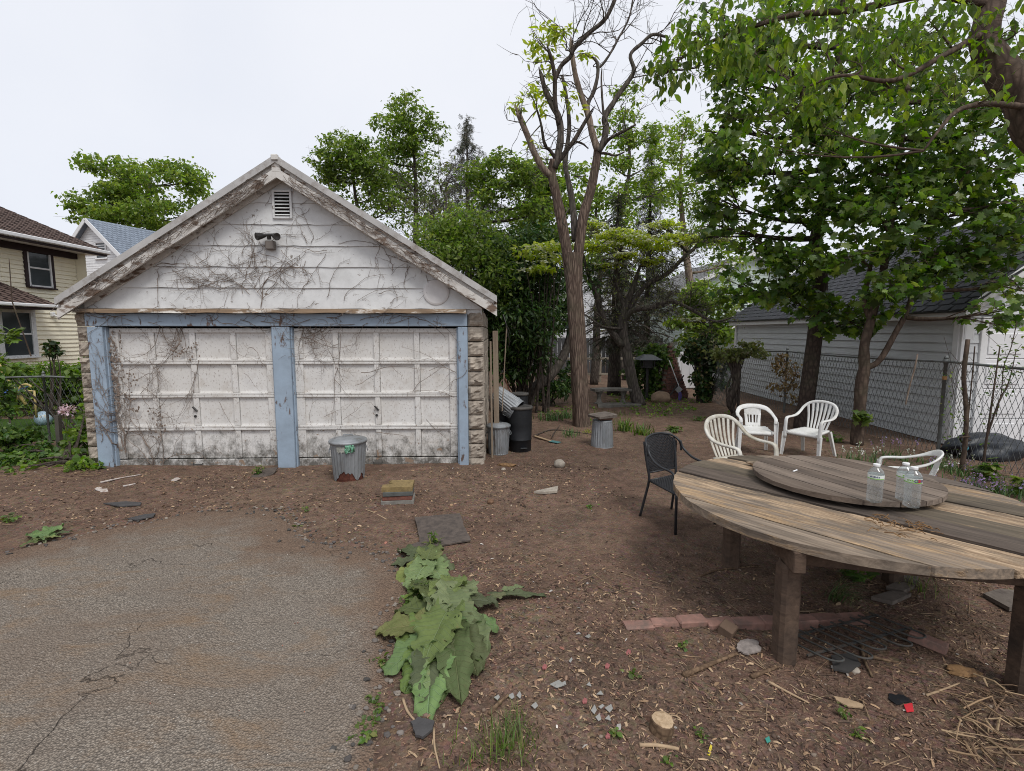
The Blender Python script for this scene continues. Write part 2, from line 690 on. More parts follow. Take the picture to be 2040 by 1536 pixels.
def drive_dist(X, Y):
    """signed distance to the driveway's outline, positive inside"""
    P = np.array(DRIVE)
    d = np.full(X.shape, 1e9)
    ins = np.zeros(X.shape, bool)
    n = len(P)
    for i in range(n):
        a, b = P[i], P[(i + 1) % n]
        e = b - a
        t = np.clip(((X - a[0]) * e[0] + (Y - a[1]) * e[1]) / (e @ e), 0, 1)
        d = np.minimum(d, np.hypot(X - a[0] - t * e[0], Y - a[1] - t * e[1]))
        c = ((a[1] > Y) != (b[1] > Y))
        with np.errstate(divide='ignore', invalid='ignore'):
            xx = (b[0] - a[0]) * (Y - a[1]) / (b[1] - a[1]) + a[0]
        ins ^= c & (X < xx)
    return np.where(ins, d, -d)


def grid_mesh(xs, ys, zf):
    X, Y = np.meshgrid(xs, ys)
    Z = zf(X, Y)
    V = np.stack([X, Y, Z], -1).reshape(-1, 3)
    nx, ny = len(xs), len(ys)
    I = np.arange(nx * ny).reshape(ny, nx)
    F = np.stack([I[:-1, :-1], I[:-1, 1:], I[1:, 1:], I[1:, :-1]], -1).reshape(-1, 4)
    return V, F


def spaced(a, b, fine_a, fine_b, step, grow=1.25):
    xs = list(np.arange(fine_a, fine_b + step / 2, step))
    s, x = step, fine_b
    while x < b:
        s *= grow
        x += s
        xs.append(x)
    s, x = step, fine_a
    while x > a:
        s *= grow
        x -= s
        xs.insert(0, x)
    return np.array(xs)


def soil_z(X, Y):
    z = gz(X, Y) + .030 * (fbm(X * 9, Y * 9, 21, 3) - .45) * np.clip(1.6 - Y / 14, .3, 1)
    d = drive_dist(X, Y)
    return z - np.clip(d + .02, 0, .25) * .35          # the soil dips under the asphalt


M_SOIL = m_soil()
V, F = grid_mesh(spaced(-160, 160, -8, 9, .07), spaced(-60, 250, .8, 15, .07), soil_z)
o = MB().add(V, F).build('ground', M_SOIL, smooth=True)
o['kind'] = 'structure'
o['label'] = 'bare brown soil of the back yard'


def drive_z(X, Y):
    d = drive_dist(X, Y) + .14 * (fbm(X * 4.5, Y * 4.5, 5, 4) - .47) + .07 * (fbm(X * 19, Y * 19, 6, 2) - .4)
    return gz(X, Y) + .006 * (fbm(X * 5, Y * 5, 31, 3) - .5) + np.clip(d * .22, -.07, .028) - .004


V, F = grid_mesh(spaced(-9, 0, -7, .1, .055), spaced(-6, 6.2, .8, 6.2, .055), drive_z)
D = drive_dist(V[:, 0], V[:, 1])
F = F[(D[F] > -.3).all(1)]
o = MB().add(V, F).build('driveway', m_asphalt(), smooth=True)
_at = o.data.attributes.new('sediment', 'FLOAT', 'POINT')
_sd = np.clip(1 - D / np.clip(.25 + .55 * (V[:, 1] - 2.6), .25, 1.5), 0, 1) ** 1.3
_at.data.foreach_set('value', _sd.astype(np.float32))
o['kind'] = 'structure'
o['label'] = 'cracked grey asphalt driveway with a ragged edge'

# ------------------------------------------------------------------ the garage
GX, GY, GRZ = -6.56, 7.65, math.radians(2)
GM = Matrix.Translation((GX, GY, -.03)) @ Matrix.Rotation(GRZ, 4, 'Z')
garage = thing('garage', 'white two-door garage with peeling paint, blue door posts and dead vines', 'garage', (GX, GY, -.03), GRZ)

MP_SIDE = m_paint('siding_paint', (.64, .645, .645), (.24, .20, .165), .615, .66, 13, grime=(.35, .345, .335), glo=.42, ghi=.8, gam=.55, bump=.2)
MP_RAKE = m_paint('rake_paint', (.60, .58, .55), (.20, .14, .105), .535, .60, 8, (.5, 1, 1), grime=(.30, .25, .2), gam=.7)
MP_SILL = m_paint('sill_paint', (.66, .63, .58), (.27, .19, .125), .43, .50, 6, (.35, 1, 1), gam=.5)
MP_BLUE = m_paint('blue_paint', (.32, .40, .49), (.17, .12, .10), .585, .63, 8, (1, 1, .4), grime=(.20, .235, .28), glo=.4, gam=.75)


def m_door(z_lo=.05, z_hi=.85):
    t = NT('door_paint')
    n = t.noise(6, detail=9, rough=.72)
    big = t.noise(1.3, detail=5)
    col = t.mix(t.ramp(big, .3, .7), (.58, .56, .53), (.665, .655, .64))
    col = t.mix(t.ramp(n, .5, .72, 0, .55), col, (.40, .35, .30))
    sp = t.noise(42, (1, 1, .6), 4, .7)
    col = t.mix(t.ramp(sp, .57, .66, 0, .75), col, (.22, .175, .145))
    z = t.sep(2)
    low = t.ramp(z, z_lo, z_hi, .27, -.08)
    mil = t.math('ADD', t.noise(8, (1, 1, .8), 9, .75, 0, (2, 5, 1)), low)
    col = t.mix(t.ramp(mil, .58, .80, 0, .92), col, (.095, .088, .076))
    pe = t.math('ADD', t.noise(11, (.6, 1, .6), 9, .7, .2, (8, 0, 3)), t.ramp(z, 0, 1.2, .1, 0))
    col = t.mix(t.ramp(pe, .68, .71), col, (.26, .19, .14))
    return t.done(col, .8, .2, 0, t.bump(t.math('ADD', sp, n), .25, .004))


MP_DOOR = m_door()
M_STONE = m_plain('rock_face_block', (.345, .30, .25), .92, .15, .25, 5, .9, c2=(.205, .17, .14), lo=.5, hi=.7, bs=45)
M_MORTAR = m_plain('mortar', (.17, .145, .12), .95, .1, .2, 8, .5)
M_ROOF = m_plain('roof_edge_metal', (.42, .41, .40), .6, .4, .15, 3, .2, c2=(.22, .19, .165), lo=.5, hi=.7)
M_SHINGLE = m_plain('old_shingle', (.11, .10, .095), .9, .2, .3, 9, .6)
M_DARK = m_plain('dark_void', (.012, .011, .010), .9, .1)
M_DKMETAL = m_plain('dark_metal', (.035, .033, .032), .5, .4, .3)

# masonry core behind doors and siding
b = MB()
b.box((3.05, 3.2, 1.2), (6.0, 5.9, 2.44))
b.build('back_wall_core', M_MORTAR, garage).name = 'masonry_wall'
APX, APZ, SLP = 3.15, 4.64, .625
LX, RX = -.10, 6.33
# rock-faced blocks in the corner columns
BH = .232
for side, (x0, x1) in enumerate(((-.03, .15), (5.875, 6.12))):
    for k in range(11):
        z0, z1 = -.10 + k * BH, -.10 + (k + 1) * BH - .012
        n, m = 7, 8
        xs, zs = np.linspace(x0, x1, n), np.linspace(z0, z1, m)
        X, Z = np.meshgrid(xs, zs)
        u, v = (X - x0) / (x1 - x0), (Z - z0) / (z1 - z0)
        edge = np.clip(np.minimum(np.minimum(u, 1 - u), np.minimum(v, 1 - v)) * 5, 0, 1)
        dy = edge * (.0 + .085 * np.abs(2 * fbm(X * 11 + 31 * k + 7 * side + Z * 6, Z * 13 - X * 8 + 5 * k, 4 + k, 2) - 1) + .022 * _hash(np.round(X * 300).astype(int), np.round(Z * 300).astype(int), k))
        F1 = np.stack([X, -dy + .012, Z], -1).reshape(-1, 3)
        I = np.arange(n * m).reshape(m, n)
        FF = np.stack([I[:-1, :-1], I[:-1, 1:], I[1:, 1:], I[1:, :-1]], -1).reshape(-1, 4)
        b = MB()
        b.add(F1, FF)
        b.add([(x0, .012, z0), (x0, .012, z1), (x1, .012, z0), (x1, .012, z1), (x0, .22, z0), (x0, .22, z1), (x1, .22, z0), (x1, .22, z1)],
              [(0, 1, 5, 4), (2, 6, 7, 3), (1, 3, 7, 5), (0, 4, 6, 2)])
        b.build('stone_block', M_STONE, garage)
# side walls of rock-face blocks (seen at a glancing angle): joined courses
b = MB()
for k in range(11):
    for j in range(14):
        z = -.10 + (k + .5) * BH - .006
        for x, s in ((6.075, 1), (-.005, -1)):
            b.box((x, .22 + .42 * j + .2 + (.2 if k % 2 else 0), z), (.10 + U(0, .03), .405, BH - .012), None, .015)
b.build('side_wall_blocks', M_STONE, garage, kind='stuff')

# siding boards of the gable
zt = 2.485
k = 0
while zt < 4.40:
    z0, z1 = zt, min(zt + .312, 4.42)
    half = lambda z: max(.02, (APZ - .15 - z) / SLP)
    xl0, xr0 = max(.0, APX - half(z0)), min(6.1, APX + half(z0))
    xl1, xr1 = max(.0, APX - half(z1)), min(6.1, APX + half(z1))
    n = 26
    V, F = [], []
    for i in range(n + 1):
        t = i / n
        w = .004 * math.sin(t * 39 + k * 2) + .003 * math.sin(t * 91 + k)
        xa, xb = xl0 + (xr0 - xl0) * t, xl1 + (xr1 - xl1) * t
        V += [(xa, -.036, z0 + w), (xb, -.018, z1), (xa, .0, z0 + w)]
    for i in range(n):
        a, c = i * 3, i * 3 + 3
        F += [(a, c, c + 1, a + 1), (a, a + 2, c + 2, c)]
    MB().add(V, F).build('siding_board', MP_SIDE, garage)
    zt += .312
    k += 1
b = MB()
b.add([(0, .001, 2.4), (6.1, .001, 2.4), (6.1, .001, 2.7), (APX, .001, 4.5), (0, .001, 2.7)], [(0, 1, 2, 3, 4)])
b.build('gable_sheathing', MP_SIDE, garage)

# roof: two slabs, metal edge, rake boards, soffits
for s, xe in ((-1, LX), (1, RX)):
    ze = APZ - abs(xe - APX) * SLP
    def slab(y0, y1, dz0, dz1, xa=APX, xb=xe, col=None, name='', n=1, wob=0.0):
        bb = MB()
        V = []
        m = 30 if wob else 1
        for i in range(m + 1):
            t = i / m
            x = xa + (xb - xa) * t
            z = APZ - abs(x - APX) * SLP
            w = wob * (fbm(np.array([x * 3.1 + y0 * 50]), np.array([dz0 * 91.0]), 3, 3)[0] - .45)
            V += [(x, y0, z + dz0 + w), (x, y1, z + dz0 + w), (x, y1, z + dz1), (x, y0, z + dz1)]
        F = [(0, 1, 2, 3), (4 * m + 3, 4 * m + 2, 4 * m + 1, 4 * m)]
        for i in range(m):
            a, c = 4 * i, 4 * i + 4
            F += [(a + k, c + k, c + (k + 1) % 4, a + (k + 1) % 4) for k in range(4)]
        if s < 0:
            F = [f[::-1] for f in F]
        bb.add(V, F)
        return bb.build(name, col, garage)
    slab(-.235, 6.35, -.055, 0, name='roof', col=M_SHINGLE)
    slab(-.265, -.237, -.085, .018, name='roof_edge', col=M_ROOF, wob=.012)
    slab(-.205, -.175, -.155, -.057, name='rake_fascia', col=MP_RAKE, wob=.03)
    slab(-.24, -.207, -.285, -.150, name='rake_board', col=MP_RAKE, wob=.012)
    slab(-.205, -.02, -.190, -.160, name='soffit', col=MP_RAKE)
    slab(-.075, -.038, -.30, -.177, name='frieze_board', col=MP_RAKE, xa=APX + s * .0, xb=APX + s * 2.98)
    # broken return at the eave
    bb = MB()
    bb.box((xe - s * .12, -.10, ze - .02), (.20, .26, .16), Matrix.Rotation(s * .56, 3, 'Y'), .01)
    bb.build('eave_return', MP_RAKE, garage)
b = MB()
b.box((APX, -.225, APZ - .11), (.13, .035, .22), None, .01)
b.box((APX, -.26, APZ - .02), (.10, .05, .08), None, .01)
b.build('ridge_block', MP_RAKE, garage)

# sill board, blue frame
b = MB()
n = 60
V, F = [], []
for i in range(n + 1):
    x = .06 + 5.80 * i / n
    w = .006 * math.sin(x * 7) + .010 * (fbm(np.array([x * 6]), np.array([.3]), 8, 3)[0] - .4)
    V += [(x, -.17 + w, 2.415 + w), (x, 0, 2.42), (x, 0, 2.487), (x, -.15 + w, 2.472 + w * .4)]
for i in range(n):
    a, c = 4 * i, 4 * i + 4
    F += [(a + k, a + (k + 1) % 4, c + (k + 1) % 4, c + k) for k in range(4)]
F += [(0, 3, 2, 1), (4 * n, 4 * n + 1, 4 * n + 2, 4 * n + 3)]
b.add(V, F).build('sill_board', MP_SILL, garage)
b = MB()
b.box((3.0, .03, 2.315), (5.74, .16, .192), None, .008)
b.build('lintel', MP_BLUE, garage)
for x0, x1 in ((.145, .37), (2.885, 3.155), (5.725, 5.872)):
    b = MB()
    b.box(((x0 + x1) / 2, .025, 1.09), (x1 - x0, .14, 2.24), None, .008)
    p = b.build('post', MP_BLUE, garage)
    b = MB()
    b.box((x1 + .012 if x0 < 5 else x0 - .012, .05, 1.1), (.022, .10, 2.2), None, .004)
    if x0 > 2 and x0 < 5:
        b.box((x0 - .012, .05, 1.1), (.022, .10, 2.2), None, .004)
    b.build('door_stop', MP_BLUE, p)

# the two panelled doors
for x0, x1 in ((.398, 2.858), (3.182, 5.70)):
    door = bpy.data.objects.new('garage_door', None)
    COL.objects.link(door)
    door.parent = garage
    W, Hh, z0 = x1 - x0, 2.21, -.02
    st, ra, bot = .095, .085, .13
    for r in range(4):
        for c in range(4):
            cw = W / 4
            zb = z0 + bot + r * (Hh - bot) / 4
            zh = (Hh - bot) / 4
            px0, px1 = x0 + c * cw + st * .5, x0 + (c + 1) * cw - st * .5
            if c == 0:
                px0 += .03
            if c == 3:
                px1 -= .03
            pz0, pz1 = zb + ra * .42, zb + zh - ra * .42
            b = MB()
            V = [(px0, .088, pz0), (px1, .088, pz0), (px1, .088, pz1), (px0, .088, pz1)]
            i = .03
            y = .096 + U(-.002, .002)
            V += [(px0 + i, y, pz0 + i), (px1 - i, y + U(-.002, .002), pz0 + i), (px1 - i, y, pz1 - i), (px0 + i, y, pz1 - i)]
            b.add(V, [(0, 1, 5, 4), (1, 2, 6, 5), (2, 3, 7, 6), (3, 0, 4, 7), (4, 5, 6, 7)])
            b.build('door_panel', MP_DOOR, door)
    for c in range(5):
        x = x0 + c * W / 4
        w = st * (.9 if 0 < c < 4 else 1.35)
        x += (st * .6 if c == 0 else (-st * .6 if c == 4 else 0))
        for r in range(4):
            zb = z0 + bot + r * (Hh - bot) / 4
            zh = (Hh - bot) / 4
            b = MB()
            b.box((x, .085, zb + zh / 2), (w, .045, zh - ra * .86), None, .006)
            b.build('stile', MP_DOOR, door)
    for r in range(5):
        zc = z0 + bot + r * (Hh - bot) / 4
        h = ra * .8
        if r == 0:
            zc, h = z0 + bot / 2, bot + .04
        if r == 4:
            zc -= .035
        b = MB()
        if r in (0, 4):
            b.box(((x0 + x1) / 2, .083, zc), (W, .052, h), None, .006)
            b.build('rail', MP_DOOR, door)
        else:                                              # the section joint: two rails with a gap
            b.box(((x0 + x1) / 2, .082, zc + h * .27), (W, .052, h * .5), None, .005)
            b.build('rail', MP_DOOR, door)
            b = MB()
            b.box(((x0 + x1) / 2, .080, zc - h * .29), (W, .054, h * .5), None, .005)
            b.build('rail', MP_DOOR, door)
    xm = x0 + W / 2 - .02
    b = MB()
    b.beam((xm - .03, .05, .97), (xm + .035, .045, .90), .03, .022, ch=.004)
    b.build('handle', M_DKMETAL, door)
    b = MB()
    b.lathe([(0, -.012), (.02, -.012), (.02, .012), (0, .012)], 12, (xm, .055, .82), Matrix.Rotation(PI / 2, 3, 'X'))
    b.build('lock', M_DKMETAL, door)
    b = MB()
    b.tube([(xm - .07, .05, .07), (xm - .07, .025, .055), (xm + .07, .025, .055), (xm + .07, .05, .07)], .007, 6)
    b.build('lift_handle', M_DKMETAL, door)
b = MB()
b.box((3.0, .19, 1.1), (5.7, .02, 2.24))
b.build('door_backing', M_DARK, garage)

# louvred vent, floodlight, cover plate
vent = MB()
vx0, vx1, vz0, vz1 = 3.03, 3.25, 3.84, 4.20
for c, s in (((3.14, -.045, vz0 - .012), (.29, .03, .03)), ((3.14, -.045, vz1 + .012), (.29, .03, .03)), ((vx0 - .018, -.046, 4.02), (.034, .03, .40)), ((vx1 + .018, -.046, 4.02), (.034, .03, .40))):
    vent.box(c, s, None, .004)
vo = vent.build('vent', MP_SIDE, garage)
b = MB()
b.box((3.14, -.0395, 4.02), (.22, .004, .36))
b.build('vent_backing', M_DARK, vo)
for k in range(7):
    b = MB()
    b.box((3.14, -.05, vz0 + .03 + k * .05), (.216, .03, .008), Matrix.Rotation(.7, 3, 'X'), .001)
    b.build('slat', MP_SIDE, vo)
M_LAMP = m_plain('lamp_black', (.03, .028, .027), .45, .5, .3)
fl = MB()
fl.box((2.95, -.07, 3.42), (.13, .09, .13), None, .012)
fo = fl.build('floodlight', m_plain('lamp_grey', (.16, .14, .125), .6, .4), garage)
fl = MB()
fl.tube([(2.95, -.1, 3.50), (2.95, -.12, 3.56)], .03, 10)
fl.tube([(2.83, -.14, 3.55), (2.95, -.13, 3.56), (3.08, -.14, 3.56)], .022, 8)
fl.build('bracket', M_LAMP, fo)
for s, x in ((-1, 2.84), (1, 3.06)):
    Mx = Matrix.Rotation(s * .75, 3, 'Z') @ Matrix.Rotation(PI / 2 + .25, 3, 'X')
    b = MB()
    b.lathe([(.0, -.08), (.025, -.08), (.037, -.04), (.048, .0), (.056, .055), (.05, .06), (.0, .048)], 16, (x, -.15, 3.54), Mx)
    b.build('lamp_head', M_LAMP, fo)
b = MB()
b.lathe([(0, .02), (.17, .02), (.195, .012), (.20, .0), (.20, -.01)], 32, (5.40, -.035, 2.74), Matrix.Rotation(PI / 2, 3, 'X'))
b.build('cover_plate', m_plain('plate_paint', (.60, .585, .58), .8, .2, .08), garage, smooth=False)

# ------------------------------------------------------------------ dead vines clinging to the garage
M_VINE = m_plain('dead_vine', (.185, .145, .12), .9, .15, .35, 8, .4)


def wall_y(x, z):
    if z > 2.49:
        return -.036
    if z > 2.40:
        return -.16
    if z > 2.21:
        return -.052
    for a, c in ((.398, 2.858), (3.182, 5.70)):
        if a < x < c:
            return .052
    return -.048


def vine(b, x, z, ang, L, r, lvl=0, droop=0.0, wob=.5, lim=None, br=.5):
    pts = []
    n = max(4, int(L / .045))
    a = ang
    for i in range(n):
        if z > 2.50 and z > APZ - .2 - abs(x - APX) * SLP:
            break
        if x < .0 or x > 6.1 or z < .0:
            break
        if lim and not (lim[0] < x < lim[1] and lim[2] < z < lim[3]):
            break
        pts.append((x, wall_y(x, z) - .006 - .012 * RND.random(), z))
        a += RND.gauss(0, wob * .45)
        a += droop * (-PI / 2 - a) * .04
        x += .045 * math.cos(a)
        z += .045 * math.sin(a)
        if lvl < 2 and RND.random() < br * .22:
            vine(b, x, z, a + RND.choice((-1, 1)) * U(.5, 1.3), L * U(.2, .5), r * .65, lvl + 1, droop, wob, lim, br)
        elif RND.random() < .18:
            l2 = U(.02, .06)
            a2 = a + RND.choice((-1, 1)) * U(.7, 1.5)
            y = wall_y(x, z) - .012
            b.tube([(x, y, z), (x + l2 * math.cos(a2), y - U(.0, .02), z + l2 * math.sin(a2))], r * .5, 3, False)
    if len(pts) > 2:
        b.tube(pts, [max(.0012, r * (1 - .7 * i / len(pts))) for i in range(len(pts))], 4, False)


def vine_thing(label, seeds, crumbs=None):
    b = MB()
    for s in seeds:
        vine(b, **s)
    if crumbs:
        for (x0, x1, z0, z1, n) in crumbs:
            for _ in range(n):
                x, z = U(x0, x1), U(z0, z1)
                b.rock((x, wall_y(x, z) - .02, z), (U(.008, .022), .008, U(.01, .028)), RND.randint(0, 99), .4, 0)
    o = b.build('dead_vine', M_VINE)
    o.matrix_world = GM
    tag(o, label, 'vine', 'dead vines on the garage')
    return o


S = lambda x, z, ang, L, r=.0045, **k: dict(x=x, z=z, ang=ang, L=L, r=r, **k)
vine_thing('tangled bare vine spreading over the left half of the white gable below the floodlight',
           [S(2.75, 2.5, PI / 2 + U(-.3, .4), 1.3, .007, br=.9)] + [S(2.7 + U(-.3, .3), 2.6 + U(0, .5), U(.3, 2.9), U(.5, 1.2), .004, br=.8) for _ in range(13)] +
           [S(U(1.5, 2.4), U(2.75, 3.15), RND.choice((0, PI)) + U(-.4, .4), U(.5, 1.0), .004, br=.9) for _ in range(18)] +
           [S(U(2.4, 3.1), U(3.1, 3.5), U(0, 6.28), U(.3, .8), .004, br=.6) for _ in range(8)] + [S(1.25, 3.05, -PI / 2, .7, .005), S(1.2, 3.1, .3, 1.2, .004)])
vine_thing('thin curling bare vine on the right half of the white gable',
           [S(4.05, 3.95, -PI / 2 - .2, 1.3, .005, wob=.55), S(4.6, 3.5, -2.2, .7, .004), S(4.65, 3.3, -1.1, .6, .004, wob=.7), S(5.2, 3.1, 2.6, .5, .004), S(5.25, 3.0, -1.2, .5, .004),
            S(4.0, 2.6, 1.2, .9, .004, wob=.35), S(4.2, 2.6, .9, .8, .003), S(3.75, 3.3, -1.7, .8, .004), S(4.4, 3.8, -2.5, .7, .003), S(3.6, 3.5, .4, .9, .003), S(4.9, 3.2, -.4, .5, .003)] + [S(U(3.4, 5.2), U(2.55, 3.7), U(0, 6.28), U(.3, .9), .0042, wob=.6) for _ in range(20)] + [S(U(2.6, 3.7), U(3.5, 4.2), U(0, 6.28), U(.2, .5), .0038, wob=.5) for _ in range(8)])
vine_thing('bare vine with withered tufts climbing the left edge of the left garage door',
           [S(U(.40, .52), .0 + U(0, .4), PI / 2 + U(-.15, .15), U(1.0, 2.0), .006, wob=.28, br=.8) for _ in range(7)] +
           [S(.95 + U(-.1, .12), .0, PI / 2 + U(-.4, .3), U(.6, 1.2), .006, wob=.4, br=.9) for _ in range(6)] +
           [S(.55 + U(0, .5), U(.9, 2.0), U(-2.2, 2.2), U(.3, .7), .004, br=.8) for _ in range(12)] +
           [S(U(.18, .34), U(.3, 2.1), PI / 2 + U(-.5, .5), U(.3, .8), .004) for _ in range(7)],
           [(.40, .50, .9, 2.1, 110), (.45, .62, 1.0, 2.15, 40), (.62, .78, .9, 1.5, 30), (.9, 1.15, .5, 1.0, 30)])
vine_thing('bare twiggy vine hanging across the second and third columns of the left garage door',
           [S(U(1.1, 1.8), 2.2, -PI / 2 + U(-.4, .4), U(.5, 1.0), .005, wob=.35, br=1.0) for _ in range(7)] + [S(1.72, 1.7, -PI / 2, 1.1, .005, wob=.25), S(1.65, 1.5, -1.8, .9, .004, wob=.25), S(2.0, 1.05, -1.3, .7, .004, wob=.1, br=.1),
           S(2.5, 1.9, -.6, .5, .004), S(2.4, 1.5, -.4, .5, .003), S(2.2, 2.0, -1.2, .6, .003)],
           [(1.3, 1.75, 1.7, 2.0, 40)])
vine_thing('bare vine strands over the upper left panels of the right garage door',
           [S(U(3.25, 3.9), 2.2, -PI / 2 + U(-.7, .7), U(.4, .9), .0045, wob=.5, br=1.0) for _ in range(8)] + [S(3.3, 2.05, -.2, .9, .005), S(3.35, 1.95, .1, .9, .004), S(3.9, 2.1, -PI / 2 - .15, 1.5, .005, wob=.22, br=.6)])
vine_thing('long loose bare vine strands over the right columns of the right garage door',
           [S(4.2, 1.5, .1, 1.1, .005, wob=.2, br=.3), S(4.1, 1.3, .3, .8, .004), S(5.68, 1.5, 2.6, 1.0, .004, wob=.2), S(5.0, 1.2, 1.0, 1.0, .004, wob=.2), S(5.65, 1.1, 2.9, .9, .004), S(5.86, 1.55, -2.4, .7, .004), S(5.2, .75, -.9, .5, .004, wob=.1),
            S(4.4, .55, .1, .6, .005, wob=.2, br=.1), S(3.4, .7, 2, .5, .003), S(3.6, .8, .6, .6, .003), S(3.9, .75, .9, .6, .003)])
vine_thing('bare vine threaded along the blue lintel above both garage doors',
           [S(U(.3, 5.4), U(2.24, 2.38), RND.choice((0, PI)) + U(-.5, .5), U(.3, .9), .0045, wob=.45, br=.8) for _ in range(26)])


def rake_vine(label, s, n, t0, t1):
    b = MB()
    for _ in range(n):
        x = APX + s * U(t0, t1)
        pts = []
        a = 0
        for i in range(int(U(6, 16))):
            z = APZ - abs(x - APX) * SLP - .20 + a
            pts.append((x, -.255 - U(0, .015), z))
            x += s * .05
            a = max(-.09, min(.12, a + RND.gauss(0, .035)))
            if RND.random() < .5:
                q = (x + U(-.08, .08), -.255, z + U(-.12, .09))
                b.tube([pts[-1], q], .002, 3, False)
        b.tube(pts, .0035, 4, False)
    o = b.build('dead_vine', M_VINE)
    o.matrix_world = GM
    tag(o, label, 'vine', 'dead vines on the garage')


rake_vine('bare vine scraps along the left rake board of the garage roof', -1, 40, .1, 2.7)
rake_vine('bare vine scraps along the right rake board of the garage roof', 1, 38, .1, 2.3)

# ------------------------------------------------------------------ bins, boards and stones by the garage
def m_galv(name, dirty=.35):
    t = NT(name)
    t.offset_by_object()
    n = t.noise(3.5, (1, 1, .5), 7, .65)
    col = t.mix(t.ramp(n, .3, .7), (.20, .215, .225), (.33, .345, .36))
    col = t.mix(t.ramp(t.noise(9, (1, 1, .35), 8, .7, 0, (3, 3, 1)), .52, .72, 0, dirty * 1.6), col, (.11, .085, .065))
    col = t.mix(t.ramp(t.noise(38, (1, 1, .6), 4), .68, .74, 0, .7), col, (.55, .54, .52))
    return t.done(col, t.ramp(n, .3, .7, .42, .62), .4, .35, t.bump(t.noise(30, detail=4), .15, .003))


M_GALV = m_galv('galvanised_steel')
M_GALV2 = m_galv('galvanised_steel_grimy', .6)
M_RUST = m_plain('rusted_steel', (.115, .045, .032), .95, .1, .35, 14, .8, c2=(.06, .025, .02))
M_BLKPL = m_plain('black_plastic', (.014, .015, .017), .5, .35, .3, 6, .1, c2=(.03, .03, .03), lo=.55, hi=.75)
M_BLKLID = m_plain('dusty_black_plastic', (.06, .058, .055), .65, .3, .3, 5, .1, c2=(.10, .09, .08))


def ribs(nr, amt, z0, z1):
    def f(a, r, z):
        if z < z0 or z > z1:
            return r
        w = .5 + .5 * math.cos(a * nr)
        return r * (1 + amt * (min(1, max(0, (w - .35) * 2.2)) - .5))
    return f


def can_body(H, rb, rt, ragged=None):
    b = MB()
    seg, nz = 156, 14
    rib = ribs(26, .055, .06 * H, .86 * H)
    V, F = [], []
    for j in range(nz + 1):
        for k in range(seg):
            a = 2 * PI * k / seg
            zlo = 0 if not ragged else ragged(a)
            z = zlo + (H - zlo) * j / nz
            r = rb + (rt - rb) * z / H
            r = rib(a, r, z)
            if .87 * H < z < .93 * H:
                r *= 1.012
            V.append((r * math.cos(a), r * math.sin(a), z))
    for j in range(nz):
        for k in range(seg):
            k2 = (k + 1) % seg
            F.append((j * seg + k, j * seg + k2, (j + 1) * seg + k2, (j + 1) * seg + k))
    b.add(V, F)
    b.lathe([(rt * .975, H * .93), (rt * .985, H), (rt * 1.0, H + .006), (rt * 1.03, H + .006), (rt * 1.035, H - .012), (rt * 1.01, H - .018)], 60)
    if not ragged:
        b.lathe([(0, .012), (rb * .97, .012), (rb * 1.02, 0), (rb * 1.03, .022), (rb, .03)], 60)
    return b


def can_lid(b, r, H, dome=.05):
    b.lathe([(r * 1.06, H - .03), (r * 1.08, H - .03), (r * 1.09, H + .0), (r * 1.05, H + .012), (r * .93, H + .014), (r * .90, H + .028), (r * .55, H + dome * .8), (r * .2, H + dome), (0, H + dome)], 60)
    return b


def can_handles(parent, r, H, m, ang=0.0):
    for s in (0, PI):
        a = ang + s
        c, sn = math.cos(a), math.sin(a)
        def pt(rr, tt, z):
            return (rr * c - tt * sn, rr * sn + tt * c, z)
        b = MB()
        b.tube([pt(r * 1.0, -.05, H * .82), pt(r + .012, -.055, H * .78), pt(r + .018, -.05, H * .72), pt(r + .02, 0, H * .70), pt(r + .018, .05, H * .72), pt(r + .012, .055, H * .78), pt(r, .05, H * .82)], .006, 6)
        b.build('handle', m, parent)


# 1 rusted-through can in front of the right door
c = gp(686, 962, 0)
can = thing('trash_can', 'galvanised trash can rusted through at its foot before the garage doors', 'trash can', (c[0], c[1] + .22, g0(c[0], c[1]) - .01), .25)
rag = lambda a: max(.0, .135 * math.exp(-((a - 4.55) / .62) ** 4) * (1 + .12 * math.sin(a * 9) + .08 * math.sin(a * 23)) + .10 * math.exp(-((a - 5.7) / .22) ** 2) + .006 * math.sin(a * 7))
can_body(.56, .205, .245, rag).build('body', M_GALV, can, True)
b = MB()
b.lathe([(.196, 0), (.205, .12), (.20, .2)], 40)
b.lathe([(.0, .03), (.2, .03)], 40)
b.build('rusted_core', M_RUST, can, True)
lid = can_lid(MB(), .245, .565, .055).build('lid', M_GALV2, can, True)
b = MB()
b.tube([(-.07, .0, .62), (-.06, 0, .645), (.06, 0, .645), (.07, 0, .62)], .008, 6)
b.build('lid_handle', M_GALV2, lid)
b = MB()
for _ in range(26):
    a, r = U(0, 6.28), U(.0, .19)
    b.rock((r * math.cos(a), r * math.sin(a), .612 - r * .1), (U(.01, .03), U(.01, .03), .008), RND.randint(0, 99), .4, 0)
b.build('dirt_on_lid', M_RUST, lid, kind='stuff')
can_handles(can, .245, .56, M_GALV2, 0.1)
